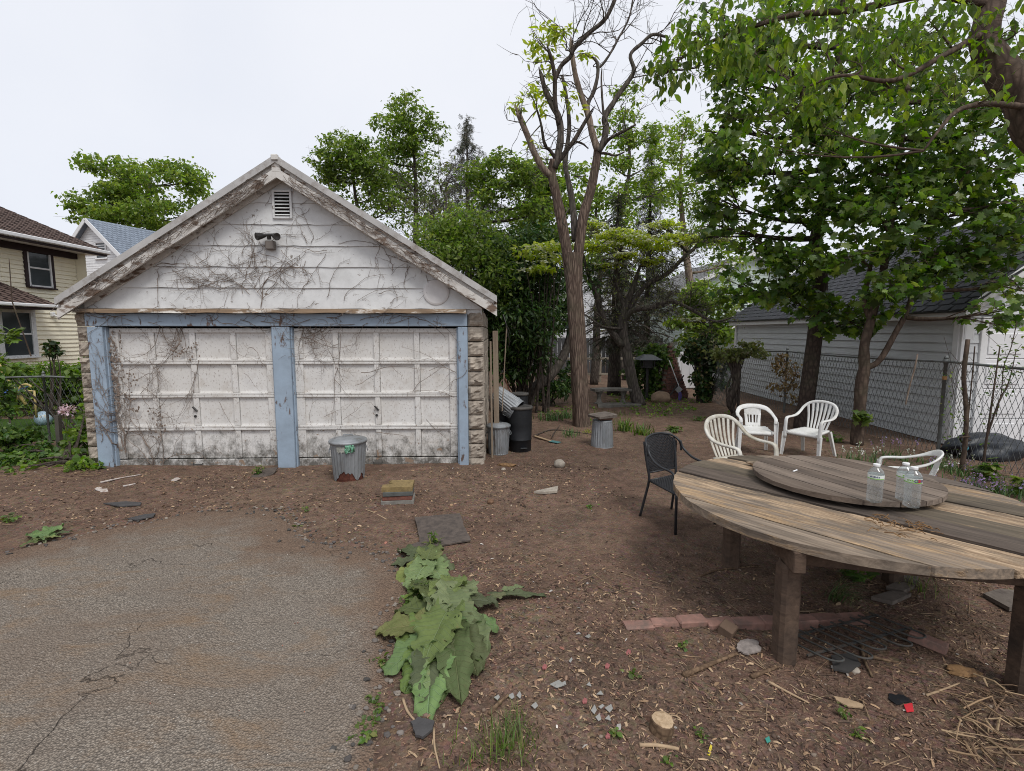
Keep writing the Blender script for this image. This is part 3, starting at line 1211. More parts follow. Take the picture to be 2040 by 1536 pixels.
# green waste-bag knot caught under the lid and the worn paper label
b = MB()
for i in range(9):
    a = -PI / 2 + .12 + U(-.16, .2)
    r0 = .262
    pts = []
    for j in range(5):
        a += U(-.07, .07)
        pts.append(((r0 + .012 * RND.random()) * math.cos(a), (r0 + .012 * RND.random()) * math.sin(a), .54 - j * U(.012, .032)))
    b.ribbon(pts, [(math.cos(a + 1.57), math.sin(a + 1.57), U(-.5, .5))] * 5, [U(.012, .03) for _ in range(5)], .004)
o = b.build('green_plastic_bag', m_plain('green_film', (.09, .30, .17), .4, .5, .3, 20, .2, c2=(.3, .5, .4)), smooth=True)
o.matrix_world = can.matrix_basis.copy()
o.location, o.rotation_euler = can.location, can.rotation_euler
tag(o, 'torn green plastic bag caught under the lid of the rusted trash can', 'bag')
b = MB()
V, F = [], []
for i in range(9):
    a = -PI / 2 - .62 + .062 * i
    for z in (.435 + .012 * math.sin(i * 2.2), .52):
        V.append((.2445 * math.cos(a), .2445 * math.sin(a), z))
for i in range(8):
    F.append((2 * i, 2 * i + 2, 2 * i + 3, 2 * i + 1))
b.add(V, F).build('paper_label', m_plain('old_paper', (.36, .36, .32), .9, .1, .2, 20, .1, c2=(.2, .2, .18)), can)

# 2 upturned can with a slab on it
c = gp(1203, 893, 0)
z = g0(*c)
can = thing('trash_can', 'upturned ribbed galvanised trash can carrying a stone slab near the big tree', 'trash can', (c[0], c[1] + .2, z - .01), .3)
bb = can_body(.50, .175, .205)
for i, v in enumerate(bb.v):
    v[:, 2] = .50 - v[:, 2]
bb.build('body', M_GALV, can, True)
b = MB()
b.lathe([(0, .50), (.17, .50), (.178, .49)], 40)
b.build('can_base', M_GALV, can)
b = MB()
b.box((0, 0, 0), (.42, .34, .055), None, .012)
for v in b.v:
    v += .006 * RNG.standard_normal(v.shape)
M_SLATE = m_plain('weathered_slab', (.16, .135, .115), .9, .2, .25, 7, .5, c2=(.09, .075, .065))
o = b.build('stone_slab', M_SLATE)
o.location, o.rotation_euler = (c[0], c[1] + .18, z + .575), (.02, -.03, .5)
tag(o, 'flat brown stone slab lying on the upturned trash can', 'slab')
b = MB()
b.box((0, 0, 0), (.26, .09, .04), None, .008)
o = b.build('brick', m_plain('dull_brick', (.15, .085, .062), .9, .15, .2, 9, .4))
o.location, o.rotation_euler = (c[0] + .04, c[1] + .13, z + .522), (0, 0, .3)
tag(o, 'dull brick wedged between the slab and the upturned trash can', 'brick')

# 3 lidded can at the garage corner
c = gp(995, 908, 0)
z = g0(*c)
can = thing('trash_can', 'small lidded galvanised trash can with grimy ribs at the garage corner', 'trash can', (c[0] - .02, c[1] + .16, z - .01), -.4)
can_body(.50, .165, .195).build('body', M_GALV2, can, True)
lid = can_lid(MB(), .195, .505, .05).build('lid', M_GALV2, can, True)
b = MB()
b.tube([(-.05, .0, .55), (-.045, 0, .578), (.045, 0, .578), (.05, 0, .55)], .008, 6)
b.build('lid_handle', M_BLKPL, lid)
can_handles(can, .195, .5, M_GALV2, .2)


# black barrels
def barrel(label, loc, H, r, lid=True, hinge=True):
    t = thing('black_bin', label, 'bin', loc, U(-.3, .3), 'black bins beside the garage')
    b = MB()
    b.lathe([(0, 0), (r * .9, 0), (r * .94, .02), (r * .96, H * .27), (r * .985, H * .275), (r * .985, H * .29), (r * .97, H * .295), (r, H * .6), (r * 1.0, H * .93), (r * .98, H)], 40)
    b.build('body', M_BLKPL, t, True)
    b = MB()
    b.lathe([(r * 1.0, H - .03), (r * 1.06, H - .03), (r * 1.07, H), (r * 1.02, H + .018), (r * .9, H + .02), (r * .86, H + .012), (r * .3, H + .022), (0, H + .024)], 40)
    b.build('lid', M_BLKLID, t, True)
    if hinge:
        b = MB()
        b.box((r * .55, -r * .85, .09), (.13, .06, .025), .5, .008)
        b.build('foot_pedal', M_BLKPL, t)
    return t


c = gp(1038, 903, 0)
barrel('tall black plastic bin with a dusty lid next to the small lidded trash can', (c[0] - .01, c[1] + .2, g0(*c) - .01), .79, .205)
barrel('black plastic bin half hidden behind the tilted galvanised can', (.16, 10.1, g0(.1, 10) - .01), .86, .17, hinge=False)
barrel('black bin in the dark gap under the tilted galvanised can', (-.20, 9.15, g0(-.2, 9.1) - .01), .68, .19, hinge=False)
# 4 tilted open can
can = thing('trash_can', 'open galvanised trash can tipped on its side on top of the black bins', 'trash can', (-.30, 8.95, 1.0), rot=(0, 0, 0))
ax = Vector((.80, -.30, -.58)).normalized()
can.rotation_euler = ax.to_track_quat('Z', 'Y').to_euler()
can_body(.50, .165, .20).build('body', M_GALV, can, True)
b = MB()
b.lathe([(.160, .03), (.192, .49)], 40)
b.lathe([(0, .03), (.16, .03)], 40)
b.build('lining', M_DKMETAL, can, True)
can_handles(can, .2, .5, M_GALV2, .6)

# boards leaning at the garage side
M_BOARD = m_paint('raw_board', (.34, .27, .20), (.20, .15, .11), .45, .7, 5, (1, 1, .12), bump=.3)
for lab, p0, p1, w, h in (('wide tan board leaning upright against the garage side wall', (-.26, 8.55, .0), (-.28, 8.42, 2.12), .09, .035),
                          ('narrow grey batten leaning beside the tan board at the garage side', (-.33, 8.25, .0), (-.35, 8.2, 1.95), .03, .03),
                          ('thin pale pole leaning out from the garage eave', (-.17, 8.55, .75), (-.09, 8.45, 2.2), .018, .018)):
    b = MB()
    b.beam(Vector(p0) - Vector(p0), Vector(p1) - Vector(p0), w, h, (0, -1, .1), .004)
    o = b.build('board' if 'pole' not in lab else 'pole', M_BOARD)
    o.location = p0
    tag(o, lab, 'board' if 'pole' not in lab else 'pole')
b = MB()
b.tube([(-.12, 9.3, .6), (-.02, 9.3, .95), (-.17, 9.25, 1.35)], .011, 6)
o = b.build('rusty_rod', M_RUST)
tag(o, 'rust coloured rod sticking up behind the tipped can', 'rod')
b = MB()
b.tube([(-.14, 8.1, 2.38), (-.10, 8.05, 2.25), (-.06, 8.1, 2.05), (-.03, 8.2, 1.95), (-.06, 8.3, 1.85)], .007, 6)
b.tube([(-.10, 8.05, 2.25), (-.04, 8.1, 2.12), (-.09, 8.2, 2.0)], .005, 6)
o = b.build('cable', M_DKMETAL)
tag(o, 'dark cable hanging from the garage eave corner', 'cable')

# paver stack
PM = [m_plain('paver_grey_pale', (.20, .19, .17), .92, .15, .2, 12, .6), m_plain('paver_red', (.20, .085, .062), .92, .15, .2, 12, .5, c2=(.12, .06, .05)),
      m_plain('paver_dark_grey', (.10, .105, .10), .92, .15, .2, 12, .5), m_plain('paver_yellow', (.245, .18, .085), .92, .15, .25, 10, .6, c2=(.16, .12, .06))]
px, py = gp(788, 1003, 0)
py += .16
zz = g0(px, py) - .025
for i, (nm, h, w) in enumerate((('pale grey bottom paver of the stack half sunk in soil', .07, .40), ('red paver third from the top of the stack', .055, .36), ('dark grey paver under the yellow one in the stack', .055, .365), ('yellowish chipped paver on top of the stack', .06, .375))):
    b = MB()
    if i < 3:
        b.box((0, 0, h / 2), (w, .30, h), None, .006)
    else:
        poly = [(-.187, -.15), (.187, -.15), (.187, .15), (-.10, .15), (-.13, .12), (-.09, .09), (-.12, .05), (-.06, .02), (-.10, -.01), (-.187, -.03)]
        b.prism(poly, 0, h)
    o = b.build('paver', PM[i])
    o.location, o.rotation_euler = (px + U(-.01, .01), py + U(-.01, .01), zz), (0, .0, .11 + U(-.03, .03))
    tag(o, nm, 'paver', 'pavers stacked by the trash can')
    zz += h + .001

# stones and chunks on the soil
M_ROCKP = m_plain('pale_stone', (.34, .30, .25), .9, .2, .2, 14, .5)
M_ROCKB = m_plain('brown_stone', (.16, .095, .06), .9, .2, .25, 14, .5)
M_ROTTEN = m_plain('rotten_wood', (.25, .15, .075), .95, .1, .35, 12, .7, c2=(.09, .055, .035))


def rock(lab, u, v, s, m, name='stone', cat='stone', rot=0.0, seed=1, rough=.25, sink=.35):
    x, y = gp(u, v)
    b = MB()
    b.rock((0, 0, 0), s, seed, rough, 3, Matrix.Rotation(rot, 3, 'Z'))
    o = b.build(name, m, smooth=True)
    o.location = (x, y + s[1] * .6, g0(x, y) + s[2] * (1 - 2 * sink) - .01)
    tag(o, lab, cat)
    return o


rock('round pale stone alone on the brown soil', 1115, 931, (.088, .08, .075), M_ROCKP, seed=4, rough=.12, sink=.15)
rock('brown knob of stone on the soil in front of the pavers', 977, 1003, (.045, .04, .04), M_ROCKB, seed=7, rough=.3, sink=.2)
rock('rotten tan wood chunk near the garage corner', 1008, 929, (.17, .08, .035), M_ROTTEN, 'wood_chunk', 'wood', -.2, 12, .5, .3)
rock('small peach stone near the rotten wood chunk', 1003, 936, (.04, .035, .03), M_ROCKP, seed=17)
rock('brown wood chunk under the right side of the table', 1925, 1345, (.11, .045, .03), M_ROTTEN, 'wood_chunk', 'wood', -.15, 22, .4, .25)
rock('white stone chip by the dark slate under the table', 1708, 1340, (.035, .03, .022), M_ROCKP, seed=31, rough=.4, sink=.2)
rock('pale boulder at the foot of the ruined brick wall', 1318, 803, (.30, .22, .22), m_plain('tan_boulder', (.24, .17, .12), .9, .2, .2, 6, .5), seed=33, rough=.2, sink=.2)


def flat(name, lab, cat, pts, m, th, group=None, tilt=(0, 0), z=None, lift=0.0, chip=0.0):
    """a flat slab whose outline is given by photo pixels on the ground"""
    P = [gp(u, v) for u, v in pts]
    cx, cy = sum(p[0] for p in P) / len(P), sum(p[1] for p in P) / len(P)
    Q = [(p[0] - cx, p[1] - cy) for p in P]
    ar = sum(Q[i][0] * Q[(i + 1) % len(Q)][1] - Q[(i + 1) % len(Q)][0] * Q[i][1] for i in range(len(Q)))
    if ar < 0:
        Q = Q[::-1]
    if chip:
        R2 = []
        for i in range(len(Q)):
            a, b_ = Q[i], Q[(i + 1) % len(Q)]
            for k in range(4):
                t = k / 4
                j = chip if k else 0
                R2.append((a[0] + (b_[0] - a[0]) * t + U(-j, j), a[1] + (b_[1] - a[1]) * t + U(-j, j)))
        Q = R2
    b = MB()
    b.prism(Q, -.03 if th > .03 else 0, th)
    o = b.build(name, m)
    o.location = (cx, cy, (g0(cx, cy) if z is None else z) + lift)
    o.rotation_euler = (tilt[0], tilt[1], 0)
    if cat:
        tag(o, lab, cat, group)
    return o


flat('flat_stone', 'flat grey wedge of stone lying in the middle of the bare soil', 'stone', [(1064, 984), (1112, 974), (1110, 984), (1085, 986)], M_ROCKP, .03, lift=.012)
flat('flat_stone', 'flat square stone set in the soil behind the black chair', 'stone', [(1302, 866), (1332, 862), (1340, 868), (1308, 873)], M_SLATE, .035, lift=.012)
M_ROOFING = m_plain('tar_sheet', (.105, .085, .072), .85, .3, .2, 9, .4, c2=(.06, .05, .045))
flat('roofing_sheet', 'dark square sheet of tar roofing lying on the soil above the burdock', 'sheet', [(826, 1038), (916, 1031), (924, 1054), (938, 1082), (880, 1090), (840, 1094), (833, 1068)], M_ROOFING, .014, lift=.022, chip=.006, tilt=(.03, 0))
flat('roofing_scrap', 'torn strip of tar roofing at the corner of the dark sheet', 'sheet', [(812, 1093), (838, 1085), (850, 1094), (826, 1103)], M_ROOFING, .012, lift=.02, chip=.005)
flat('slate_piece', 'small dark slate lying at the lower end of the burdock', 'slate', [(818, 1447), (835, 1437), (866, 1445), (862, 1462), (842, 1478), (828, 1474)], m_plain('dark_slate', (.065, .062, .062), .7, .3, .2, 9, .4), .014, lift=.014, chip=.004)
flat('slate_piece', 'dark rubber scrap by the front table leg', 'rubber scrap', [(1655, 1310), (1700, 1305), (1715, 1330), (1690, 1347), (1660, 1342)], m_plain('rubber_scrap', (.05, .048, .047), .7, .3), .012, lift=.014, chip=.004).name = 'rubber_scrap'
FL = 'flagstones under the table'
flat('flagstone', 'diamond shaped flagstone below the middle of the table', 'flagstone', [(1735, 1197), (1775, 1184), (1815, 1190), (1778, 1209)], M_SLATE, .03, FL, lift=.008)
flat('flagstone', 'flagstone just behind the diamond shaped one under the table', 'flagstone', [(1765, 1176), (1790, 1163), (1822, 1172), (1800, 1185)], M_SLATE, .03, FL, lift=.006)
flat('flagstone', 'far pale flagstone by the back table leg', 'flagstone', [(1785, 1158), (1800, 1144), (1830, 1148), (1825, 1166)], M_SLATE, .03, FL, lift=.006)
flat('flagstone', 'wide flagstone near the right table leg', 'flagstone', [(1958, 1190), (1990, 1180), (2040, 1186), (2040, 1215), (2010, 1222)], M_SLATE, .03, FL, lift=.006)

# brick edging sunk in the soil
M_BRICK = m_plain('weathered_brick', (.27, .155, .125), .92, .15, .3, 6, .5, c2=(.17, .12, .10))
_e = gp(1245, 1250)
ed = thing('brick_edging', 'row of old bricks sunk flush in the soil before the table leg', 'brick edging', (_e[0], _e[1] + .03, g0(_e[0] + .5, _e[1]) + .012))
for i in range(9):
    b = MB()
    L = .205 + U(-.02, .01)
    b.box((.1 + .205 * i, .1 * (i / 8) + U(-.012, .012) + .02 * math.sin(i), -.015 + U(-.004, .010) - (.02 if i > 6 else 0)), (L, .10, .075), U(-.07, .07) + .06, .008)
    for v in b.v:
        v += .003 * RNG.standard_normal(v.shape)
    b.build('brick', M_BRICK, ed)
x, y = gp(1455, 1272)
b = MB()
b.box((0, 0, 0), (.10, .10, .09), None, .006)
o = b.build('brick', m_plain('half_brick', (.155, .105, .075), .92, .15, .2, 8, .4))
o.location, o.rotation_euler = (x, y + .05, g0(x, y) + .03), (.25, -.15, .75)
tag(o, 'broken half brick tilted in front of the brick edging', 'brick')
x, y = gp(1855, 1292)
b = MB()
b.box((0, 0, 0), (.21, .10, .06), None, .006)
o = b.build('brick', M_BRICK)
o.location, o.rotation_euler = (x, y + .03, g0(x, y) + .03), (-.12, .06, -.85)
tag(o, 'single whole brick lying under the table right of the iron grille', 'brick')

# iron grille lying under the table
M_IRON = m_plain('old_iron', (.055, .058, .056), .7, .35, .3, 20, .5, c2=(.10, .075, .06))
_g = gp(1600, 1268)
gr = thing('iron_grille', 'old iron window grille with looped bars lying under the table', 'grille', (_g[0] + .08, _g[1], g0(*_g) + .045), rot=(.03, 0, 0))
A = Vector(gp(1718, 1233) + (0,)) - Vector(gp(1590, 1264) + (0,))
A.normalize()
Bv = Vector(gp(1770, 1283) + (0,)) - Vector(gp(1683, 1245) + (0,))
Bv.normalize()
for k, d in enumerate((.0, .20)):
    b = MB()
    b.beam(Bv * d + A * -.35, Bv * d + A * .62, .014, .010)
    b.build('rail', M_IRON, gr)
for k in range(5):
    a0 = -.30 + k * .19
    b = MB()
    L = .34 + (.0, .05, .0, .04, .0)[k]
    P = [A * a0 + Bv * -.03, A * a0 + Bv * L * .8]
    for j in range(1, 8):
        an = PI * j / 8
        P.append(A * (a0 + .055 - .055 * math.cos(an)) + Bv * (L * .8 + .06 * math.sin(an)))
    P += [A * (a0 + .11) + Bv * L * .8, A * (a0 + .11) + Bv * -.03]
    b.tube([tuple(p + Vector((0, 0, .012))) for p in P], .0075, 6)
    b.build('looped_bar', M_IRON, gr, True)

# ------------------------------------------------------------------ the big round table
TZ, TR, TC = .80, 1.29, (2.66, 3.94)
TROT = math.radians(-51)


def m_wood(name, c1, c2, worn=None, wlo=.5, whi=.56, dark=(.03, .026, .024), rough=.85, seed=0, bump=.5):
    t = NT(name)
    t.offset_by_object()
    g = t.noise(26, (.05, 1, 1), 7, .68, .5, (seed, 0, 0))
    l = t.noise(2.6, (.5, 1.6, 1), 6, .65, .6, (seed, 4, 0))
    col = t.mix(t.ramp(g, .3, .7), c1, c2)
    col = t.mix(t.ramp(l, .48, .72, 0, .7), col, dark)
    h = g
    if worn:
        w = t.math('ADD', t.math('MULTIPLY', t.noise(3.2, (.42, 1.3, 1), 8, .68, .6, (seed, 8, 2)), .72), t.math('MULTIPLY', t.noise(24, (.07, 1, 1), 6, .7, .3, (0, seed, 3)), .32))
        wm = t.ramp(w, wlo, whi)
        wc = t.mix(t.ramp(t.noise(40, (.04, 1, 1), 6, .72, .4, (seed, 2, 2)), .32, .62), (.11, .065, .035), worn)
        wc = t.mix(t.ramp(t.noise(11, (.12, 1, 1), 6, .7, .3, (seed, 5, 2)), .6, .72, 0, .8), wc, (.06, .04, .025))
        col = t.mix(wm, col, wc)
        h = t.math('ADD', t.math('MULTIPLY', g, .6), t.math('MULTIPLY', t.math('MULTIPLY', t.noise(40, (.04, 1, 1), 6, .72, .4, (seed, 2, 2)), wm), 2.0))
    return t.done(col, rough, .25, 0, t.bump(h, bump, .008))


W_GREY = m_wood('table_wood_grey', (.075, .060, .050), (.19, .155, .128), (.40, .27, .155), .60, .66)
W_DARK = m_wood('table_wood_dark', (.058, .045, .037), (.155, .122, .098), None, seed=3)
W_TAN = m_wood('table_wood_worn', (.10, .08, .064), (.30, .24, .18), (.55, .405, .27), .46, .56, seed=5, bump=.9)
W_HALF = m_wood('table_wood_half_worn', (.10, .086, .073), (.36, .275, .20), (.54, .38, .23), .50, .58, seed=9, bump=.7)
W_NEAR = m_wood('table_wood_silver', (.095, .072, .054), (.36, .285, .215), (.50, .355, .22), .55, .64, seed=31, dark=(.05, .045, .042), bump=.6)
W_LEG = m_wood('table_leg_wood', (.062, .042, .031), (.14, .095, .068), None, seed=12)
W_OLIVE = m_wood('table_wood_mossy', (.07, .057, .042), (.18, .145, .105), (.36, .26, .16), .6, .68, seed=15)


def disc_planks(root, R, seams, z0, z1, mats, gap=.006, rough=.004, names='plank', edge=.0, nu=70, dips=None):
    for i in range(len(seams) - 1):
        ya, yb = seams[i] + gap / 2, seams[i + 1] - gap / 2
        nv = max(4, int((yb - ya) / .028))
        ys = np.linspace(max(-R + .002, ya), min(R - .002, yb), nv + 1)
        us = np.linspace(0, 1, nu + 1)
        Uu, Yy = np.meshgrid(us, ys)
        rr = R
        half = np.sqrt(np.maximum(rr * rr - Yy ** 2, 1e-6))
        X = -half + 2 * half * Uu
        X = X + np.where((Uu == 0) | (Uu == 1), edge * (fbm(Yy * 13 + 9, X * 3, 4, 3) - .5), 0)
        rg = rough[i] if isinstance(rough, (list, tuple)) else rough
        Zt = z1 + rg * 2 * (fbm(X * 2.2 + 40, Yy * 38 + 90, 7 + i, 3) - .5) + rg * (fbm(X * 9, Yy * 60, 3, 2) - .5) - (dips[i] if dips else 0)
        e = np.minimum(np.arange(nv + 1), np.arange(nv, -1, -1))[:, None]
        Zt = Zt - np.where(e == 0, .004, 0)
        top = np.stack([X, Yy, Zt], -1).reshape(-1, 3)
        botm = top.copy()
        botm[:, 2] = z0
        n = nu + 1
        I = np.arange((nv + 1) * n).reshape(nv + 1, n)
        N = I.size
        F = [np.stack([I[:-1, :-1], I[:-1, 1:], I[1:, 1:], I[1:, :-1]], -1).reshape(-1, 4)]
        F.append(F[0][:, ::-1] + N)
        ring = np.concatenate([I[0, :], I[1:, -1], I[-1, -2::-1], I[-2:0:-1, 0]])
        nx_ = np.roll(ring, -1)
        F.append(np.stack([ring + N, nx_ + N, nx_, ring], -1))
        b = MB()
        b.add(np.concatenate([top, botm]), np.concatenate(F))
        b.build(names, mats[i], root, False)


TG = g0(*TC)
table = thing('round_table', 'huge round plank table of weathered wood with worn tan streaks', 'table', (TC[0], TC[1], 0), TROT)
seams = [-1.29, -1.02, -.70, -.40, -.11, .17, .46, .75, 1.03, 1.29]
disc_planks(table, TR, seams, TZ - .062, TZ, [W_NEAR, W_HALF, W_TAN, W_DARK, W_OLIVE, W_TAN, W_OLIVE, W_HALF, W_GREY], .012,
            [.004, .006, .013, .004, .003, .011, .004, .006, .004], edge=.03, dips=[.002, 0, .008, -.002, .001, .006, 0, .002, 0])
ti = Matrix.Rotation(-TROT, 3, 'Z')
LEGS = [gp(1566, 1326), gp(2034, 1372), (3.26, 4.10), gp(1455, 1126)]
LEGS[0] = (LEGS[0][0] + .02, LEGS[0][1] + .07)
lp = [ti @ Vector((x - TC[0], y - TC[1], 0)) for x, y in LEGS]
for i, p in enumerate(lp):
    b = MB()
    z0 = g0(*LEGS[i]) - .05
    b.box((p.x, p.y, (z0 + .60) / 2), (.128, .128, .60 - z0), .9, .022)
    b.build('leg', W_LEG, table)
cen = sum(lp, Vector()) / 4
for i in range(4):
    p, q = lp[i], lp[(i + 1) % 4]
    d = (q - p).normalized()
    ext = .16 if i % 2 else .03
    b = MB()
    b.beam(p - d * ext + Vector((0, 0, .668)), q + d * ext + Vector((0, 0, .668)), .075 if i % 2 else .065, .137 if i % 2 else .133, ch=.006)
    b.build('apron_beam', W_LEG, table)
# debris on the table by the turntable
b = MB()
for _ in range(46):
    u, v = U(1740, 1880), U(1035, 1075)
    x, y = gp(u, v + (u - 1800) * .12, TZ)
    a, L = U(0, 6.28), U(.02, .10)
    b.tube([(x, y, TZ + .012), (x + L * .5 * math.cos(a), y + L * .5 * math.sin(a), TZ + .018 + U(0, .01)), (x + L * math.cos(a + .3), y + L * math.sin(a + .3), TZ + .012)], U(.0015, .005), 4)
o = b.build('twig_litter', M_ROTTEN)
tag(o, 'twigs and bark litter piled on the table edge of the turntable', 'twigs', kind='stuff')
b = MB()
b.rock((0, 0, 0), (.16, .05, .03), 41, .5, 3)
o = b.build('wood_chunk', W_TAN, smooth=False)
x, y = gp(1520, 931, TZ)
o.location, o.rotation_euler = (x, y, TZ + .02), (0, 0, TROT)
tag(o, 'splintered tan wood lump at the left edge of the turntable', 'wood')

# the turntable
SCX, SCY = 2.83, 4.20
sus = thing('turntable', 'round plank turntable lying on the weathered table', 'turntable', (SCX, SCY, 0), math.radians(-69))
sm = [-.69, -.47, -.27, -.07, .13, .33, .52, .69]
W_S1 = m_wood('turntable_wood', (.085, .064, .050), (.205, .16, .127), None, seed=21, dark=(.042, .035, .032))
W_S2 = m_wood('turntable_wood_pale', (.11, .085, .067), (.275, .218, .175), None, seed=25, dark=(.05, .042, .037))
disc_planks(sus, .69, sm, TZ + .042, TZ + .082, [W_S1, W_S2, W_S1, W_S2, W_S2, W_S1, W_S2], .011, .0015, edge=.006, nu=50)
b = MB()
b.lathe([(.0, TZ + .041), (.20, TZ + .041), (.20, TZ + .004), (0, TZ + .004)], 24)
b.build('bearing', M_IRON, sus)

# ------------------------------------------------------------------ water bottles
def m_clear():
    t = NT('clear_plastic_water')
    tr = t.new('ShaderNodeBsdfTransparent')
    tr.inputs[0].default_value = (.93, .95, .95, 1)
    rf = t.new('ShaderNodeBsdfTranslucent')
    rf.inputs[0].default_value = (.85, .88, .90, 1)
    gl = t.new('ShaderNodeBsdfGlossy')
    gl.inputs['Roughness'].default_value = .06
    fr = t.new('ShaderNodeLayerWeight')
    fr.inputs[0].default_value = .25
    m1_, m2_ = t.new('ShaderNodeMixShader'), t.new('ShaderNodeMixShader')
    m1_.inputs[0].default_value = .26
    t.link(tr.outputs[0], m1_.inputs[1])
    t.link(rf.outputs[0], m1_.inputs[2])
    t.link(t.ramp(fr.outputs['Facing'], .25, 1, .06, .75), m2_.inputs[0])
    t.link(m1_.outputs[0], m2_.inputs[1])
    t.link(gl.outputs[0], m2_.inputs[2])
    t.link(m2_.outputs[0], t.out.inputs[0])
    return t.m


M_CLEAR = m_clear()
M_CAP = m_plain('white_cap', (.80, .80, .80), .4, .4, .03)
M_LABEL = m_plain('bottle_label', (.72, .76, .73), .35, .4, .05)
M_GREEN = m_plain('label_green', (.22, .48, .09), .35, .4, .05)
M_LTXT = m_plain('label_print', (.10, .13, .20), .4, .4, .05)
M_LRED = m_plain('label_red', (.42, .05, .05), .4, .4, .05)
M_LPUR = m_plain('label_purple', (.16, .11, .17), .4, .4, .05)


def arc_patch(b, r, a0, a1, z0, z1, n=6):
    V = []
    for i in range(n + 1):
        a = a0 + (a1 - a0) * i / n
        V += [(r * math.cos(a), r * math.sin(a), z0), (r * math.cos(a), r * math.sin(a), z1)]
    b.add(V, [(2 * i, 2 * i + 2, 2 * i + 3, 2 * i + 1) for i in range(n)])


def bottle(label, u, v, H, r, face):
    x, y = gp(u, v, TZ + .082)
    t = thing('water_bottle', label, 'bottle', (x, y, TZ + .0855), 0, 'water bottles on the turntable')
    b = MB()
    prof = [(0, .012), (r * .4, .006), (r * .72, 0), (r * .93, .006), (r, .03 * H / .28)]
    for k in range(9):
        z = H * (.14 + .052 * k)
        prof += [(r * .935, z), (r * 1.0, z + H * .026)]
    prof += [(r * .99, H * .62), (r * .985, H * .735), (r * 1.0, H * .75), (r * .95, H * .79), (r * .70, H * .865), (r * .42, H * .905), (r * .38, H * .925), (r * .47, H * .93), (r * .36, H * .94), (r * .34, H * .965)]
    b.lathe(prof, 36, rib=lambda a, rr, z: rr * (1 + .012 * math.sin(a * 2 + z * 60) * (1 if .12 * H < z < .58 * H else 0) + (.05 * math.cos(a * 5) if z < .02 and rr > r * .3 else 0)), closed=True)
    b.build('body', M_CLEAR, t, True)
    b = MB()
    b.lathe([(r * .345, H * .945), (r * .43, H * .945), (r * .43, H * .99), (r * .40, H), (0, H)], 24, rib=lambda a, rr, z: rr * (1 + .02 * math.cos(a * 24)))
    b.build('cap', M_CAP, t)
    b = MB()
    rl = r * 1.012
    b.lathe([(rl, H * .625), (rl, H * .735)], 36)
    lb = b.build('label_band', M_LABEL, t, True)
    b = MB()
    arc_patch(b, rl + .0012, face - 2.0, face + .9, H * .628, H * .648, 24)
    b.build('green_stripe', M_GREEN, lb)
    b = MB()
    for k in range(7):
        a = face - .9 + k * .17
        arc_patch(b, rl + .0012, a, a + (.10 if k % 3 else .14), H * .668, H * (.70 + .012 * (k % 2)), 2)
    b.build('label_text', M_LTXT if 'left' in label else M_GREEN, lb)
    if 'front' in label:
        b = MB()
        arc_patch(b, rl + .0015, face + .30, face + .62, H * .645, H * .728, 4)
        b.build('red_square', M_LRED, lb)
        b = MB()
        arc_patch(b, rl + .0015, face + .64, face + 1.1, H * .655, H * .72, 6)
        b.build('purple_square', M_LPUR, lb)
        b = MB()
        b.lathe([(.009, -.001), (.012, 0), (.009, .001), (.006, 0), (.009, -.001)], 14, (rl * 1.02 * math.cos(face + .12), rl * 1.02 * math.sin(face + .12), H * .685), Matrix.Rotation(face + .12, 3, 'Z') @ Matrix.Rotation(PI / 2, 3, 'Y'))
        b.build('ring_mark', M_LTXT, lb)
    return t


bottle('clear water bottle standing alone on the left of the turntable', 1741, 1000, .278, .050, -2.0)
bottle('clear water bottle half hidden behind the one with the red label mark', 1799, 996, .275, .050, -1.6)
bottle('clear water bottle in front with a red square on its label', 1815, 1010, .285, .0505, -2.05)
x, y = gp(1580, 941, TZ + .08)
b = MB()
b.tube([(0, 0, .006), (.05, .03, .01)], .006, 6)
o = b.build('cigarette_butt', M_CAP)
o.location = (x, y, TZ + .083)
tag(o, 'tiny white butt lying on the left of the turntable', 'litter')

# ------------------------------------------------------------------ chairs
def m_wplastic(name, c, grime, lo, hi, amt):
    t = NT(name)
    n = t.noise(5, detail=8, rough=.68)
    z = t.sep(2)
    col = t.mix(t.ramp(n, lo, hi, 0, amt), c, grime)
    col = t.mix(t.ramp(t.noise(50, detail=4), .6, .72, 0, amt * .6), col, grime)
    return t.done(col, .5, .4, 0, t.bump(n, .05, .003))


M_WPL = m_wplastic('white_plastic', (.72, .72, .70), (.42, .40, .34), .45, .75, .6)
M_WPLD = m_wplastic('grimy_white_plastic', (.62, .60, .54), (.30, .26, .18), .40, .68, .85)


def smooth_path(pts, n=6):
    """Catmull-Rom through pts"""
    P = [Vector(p) for p in pts]
    P = [P[0] * 2 - P[1]] + P + [P[-1] * 2 - P[-2]]
    out = []
    for i in range(1, len(P) - 2):
        for k in range(n):
            t = k / n
            a, b_, c, d = P[i - 1], P[i], P[i + 1], P[i + 2]
            out.append(.5 * ((2 * b_) + (c - a) * t + (2 * a - 5 * b_ + 4 * c - d) * t * t + (3 * b_ - a - 3 * c + d) * t ** 3))
    out.append(P[-2])
    return out


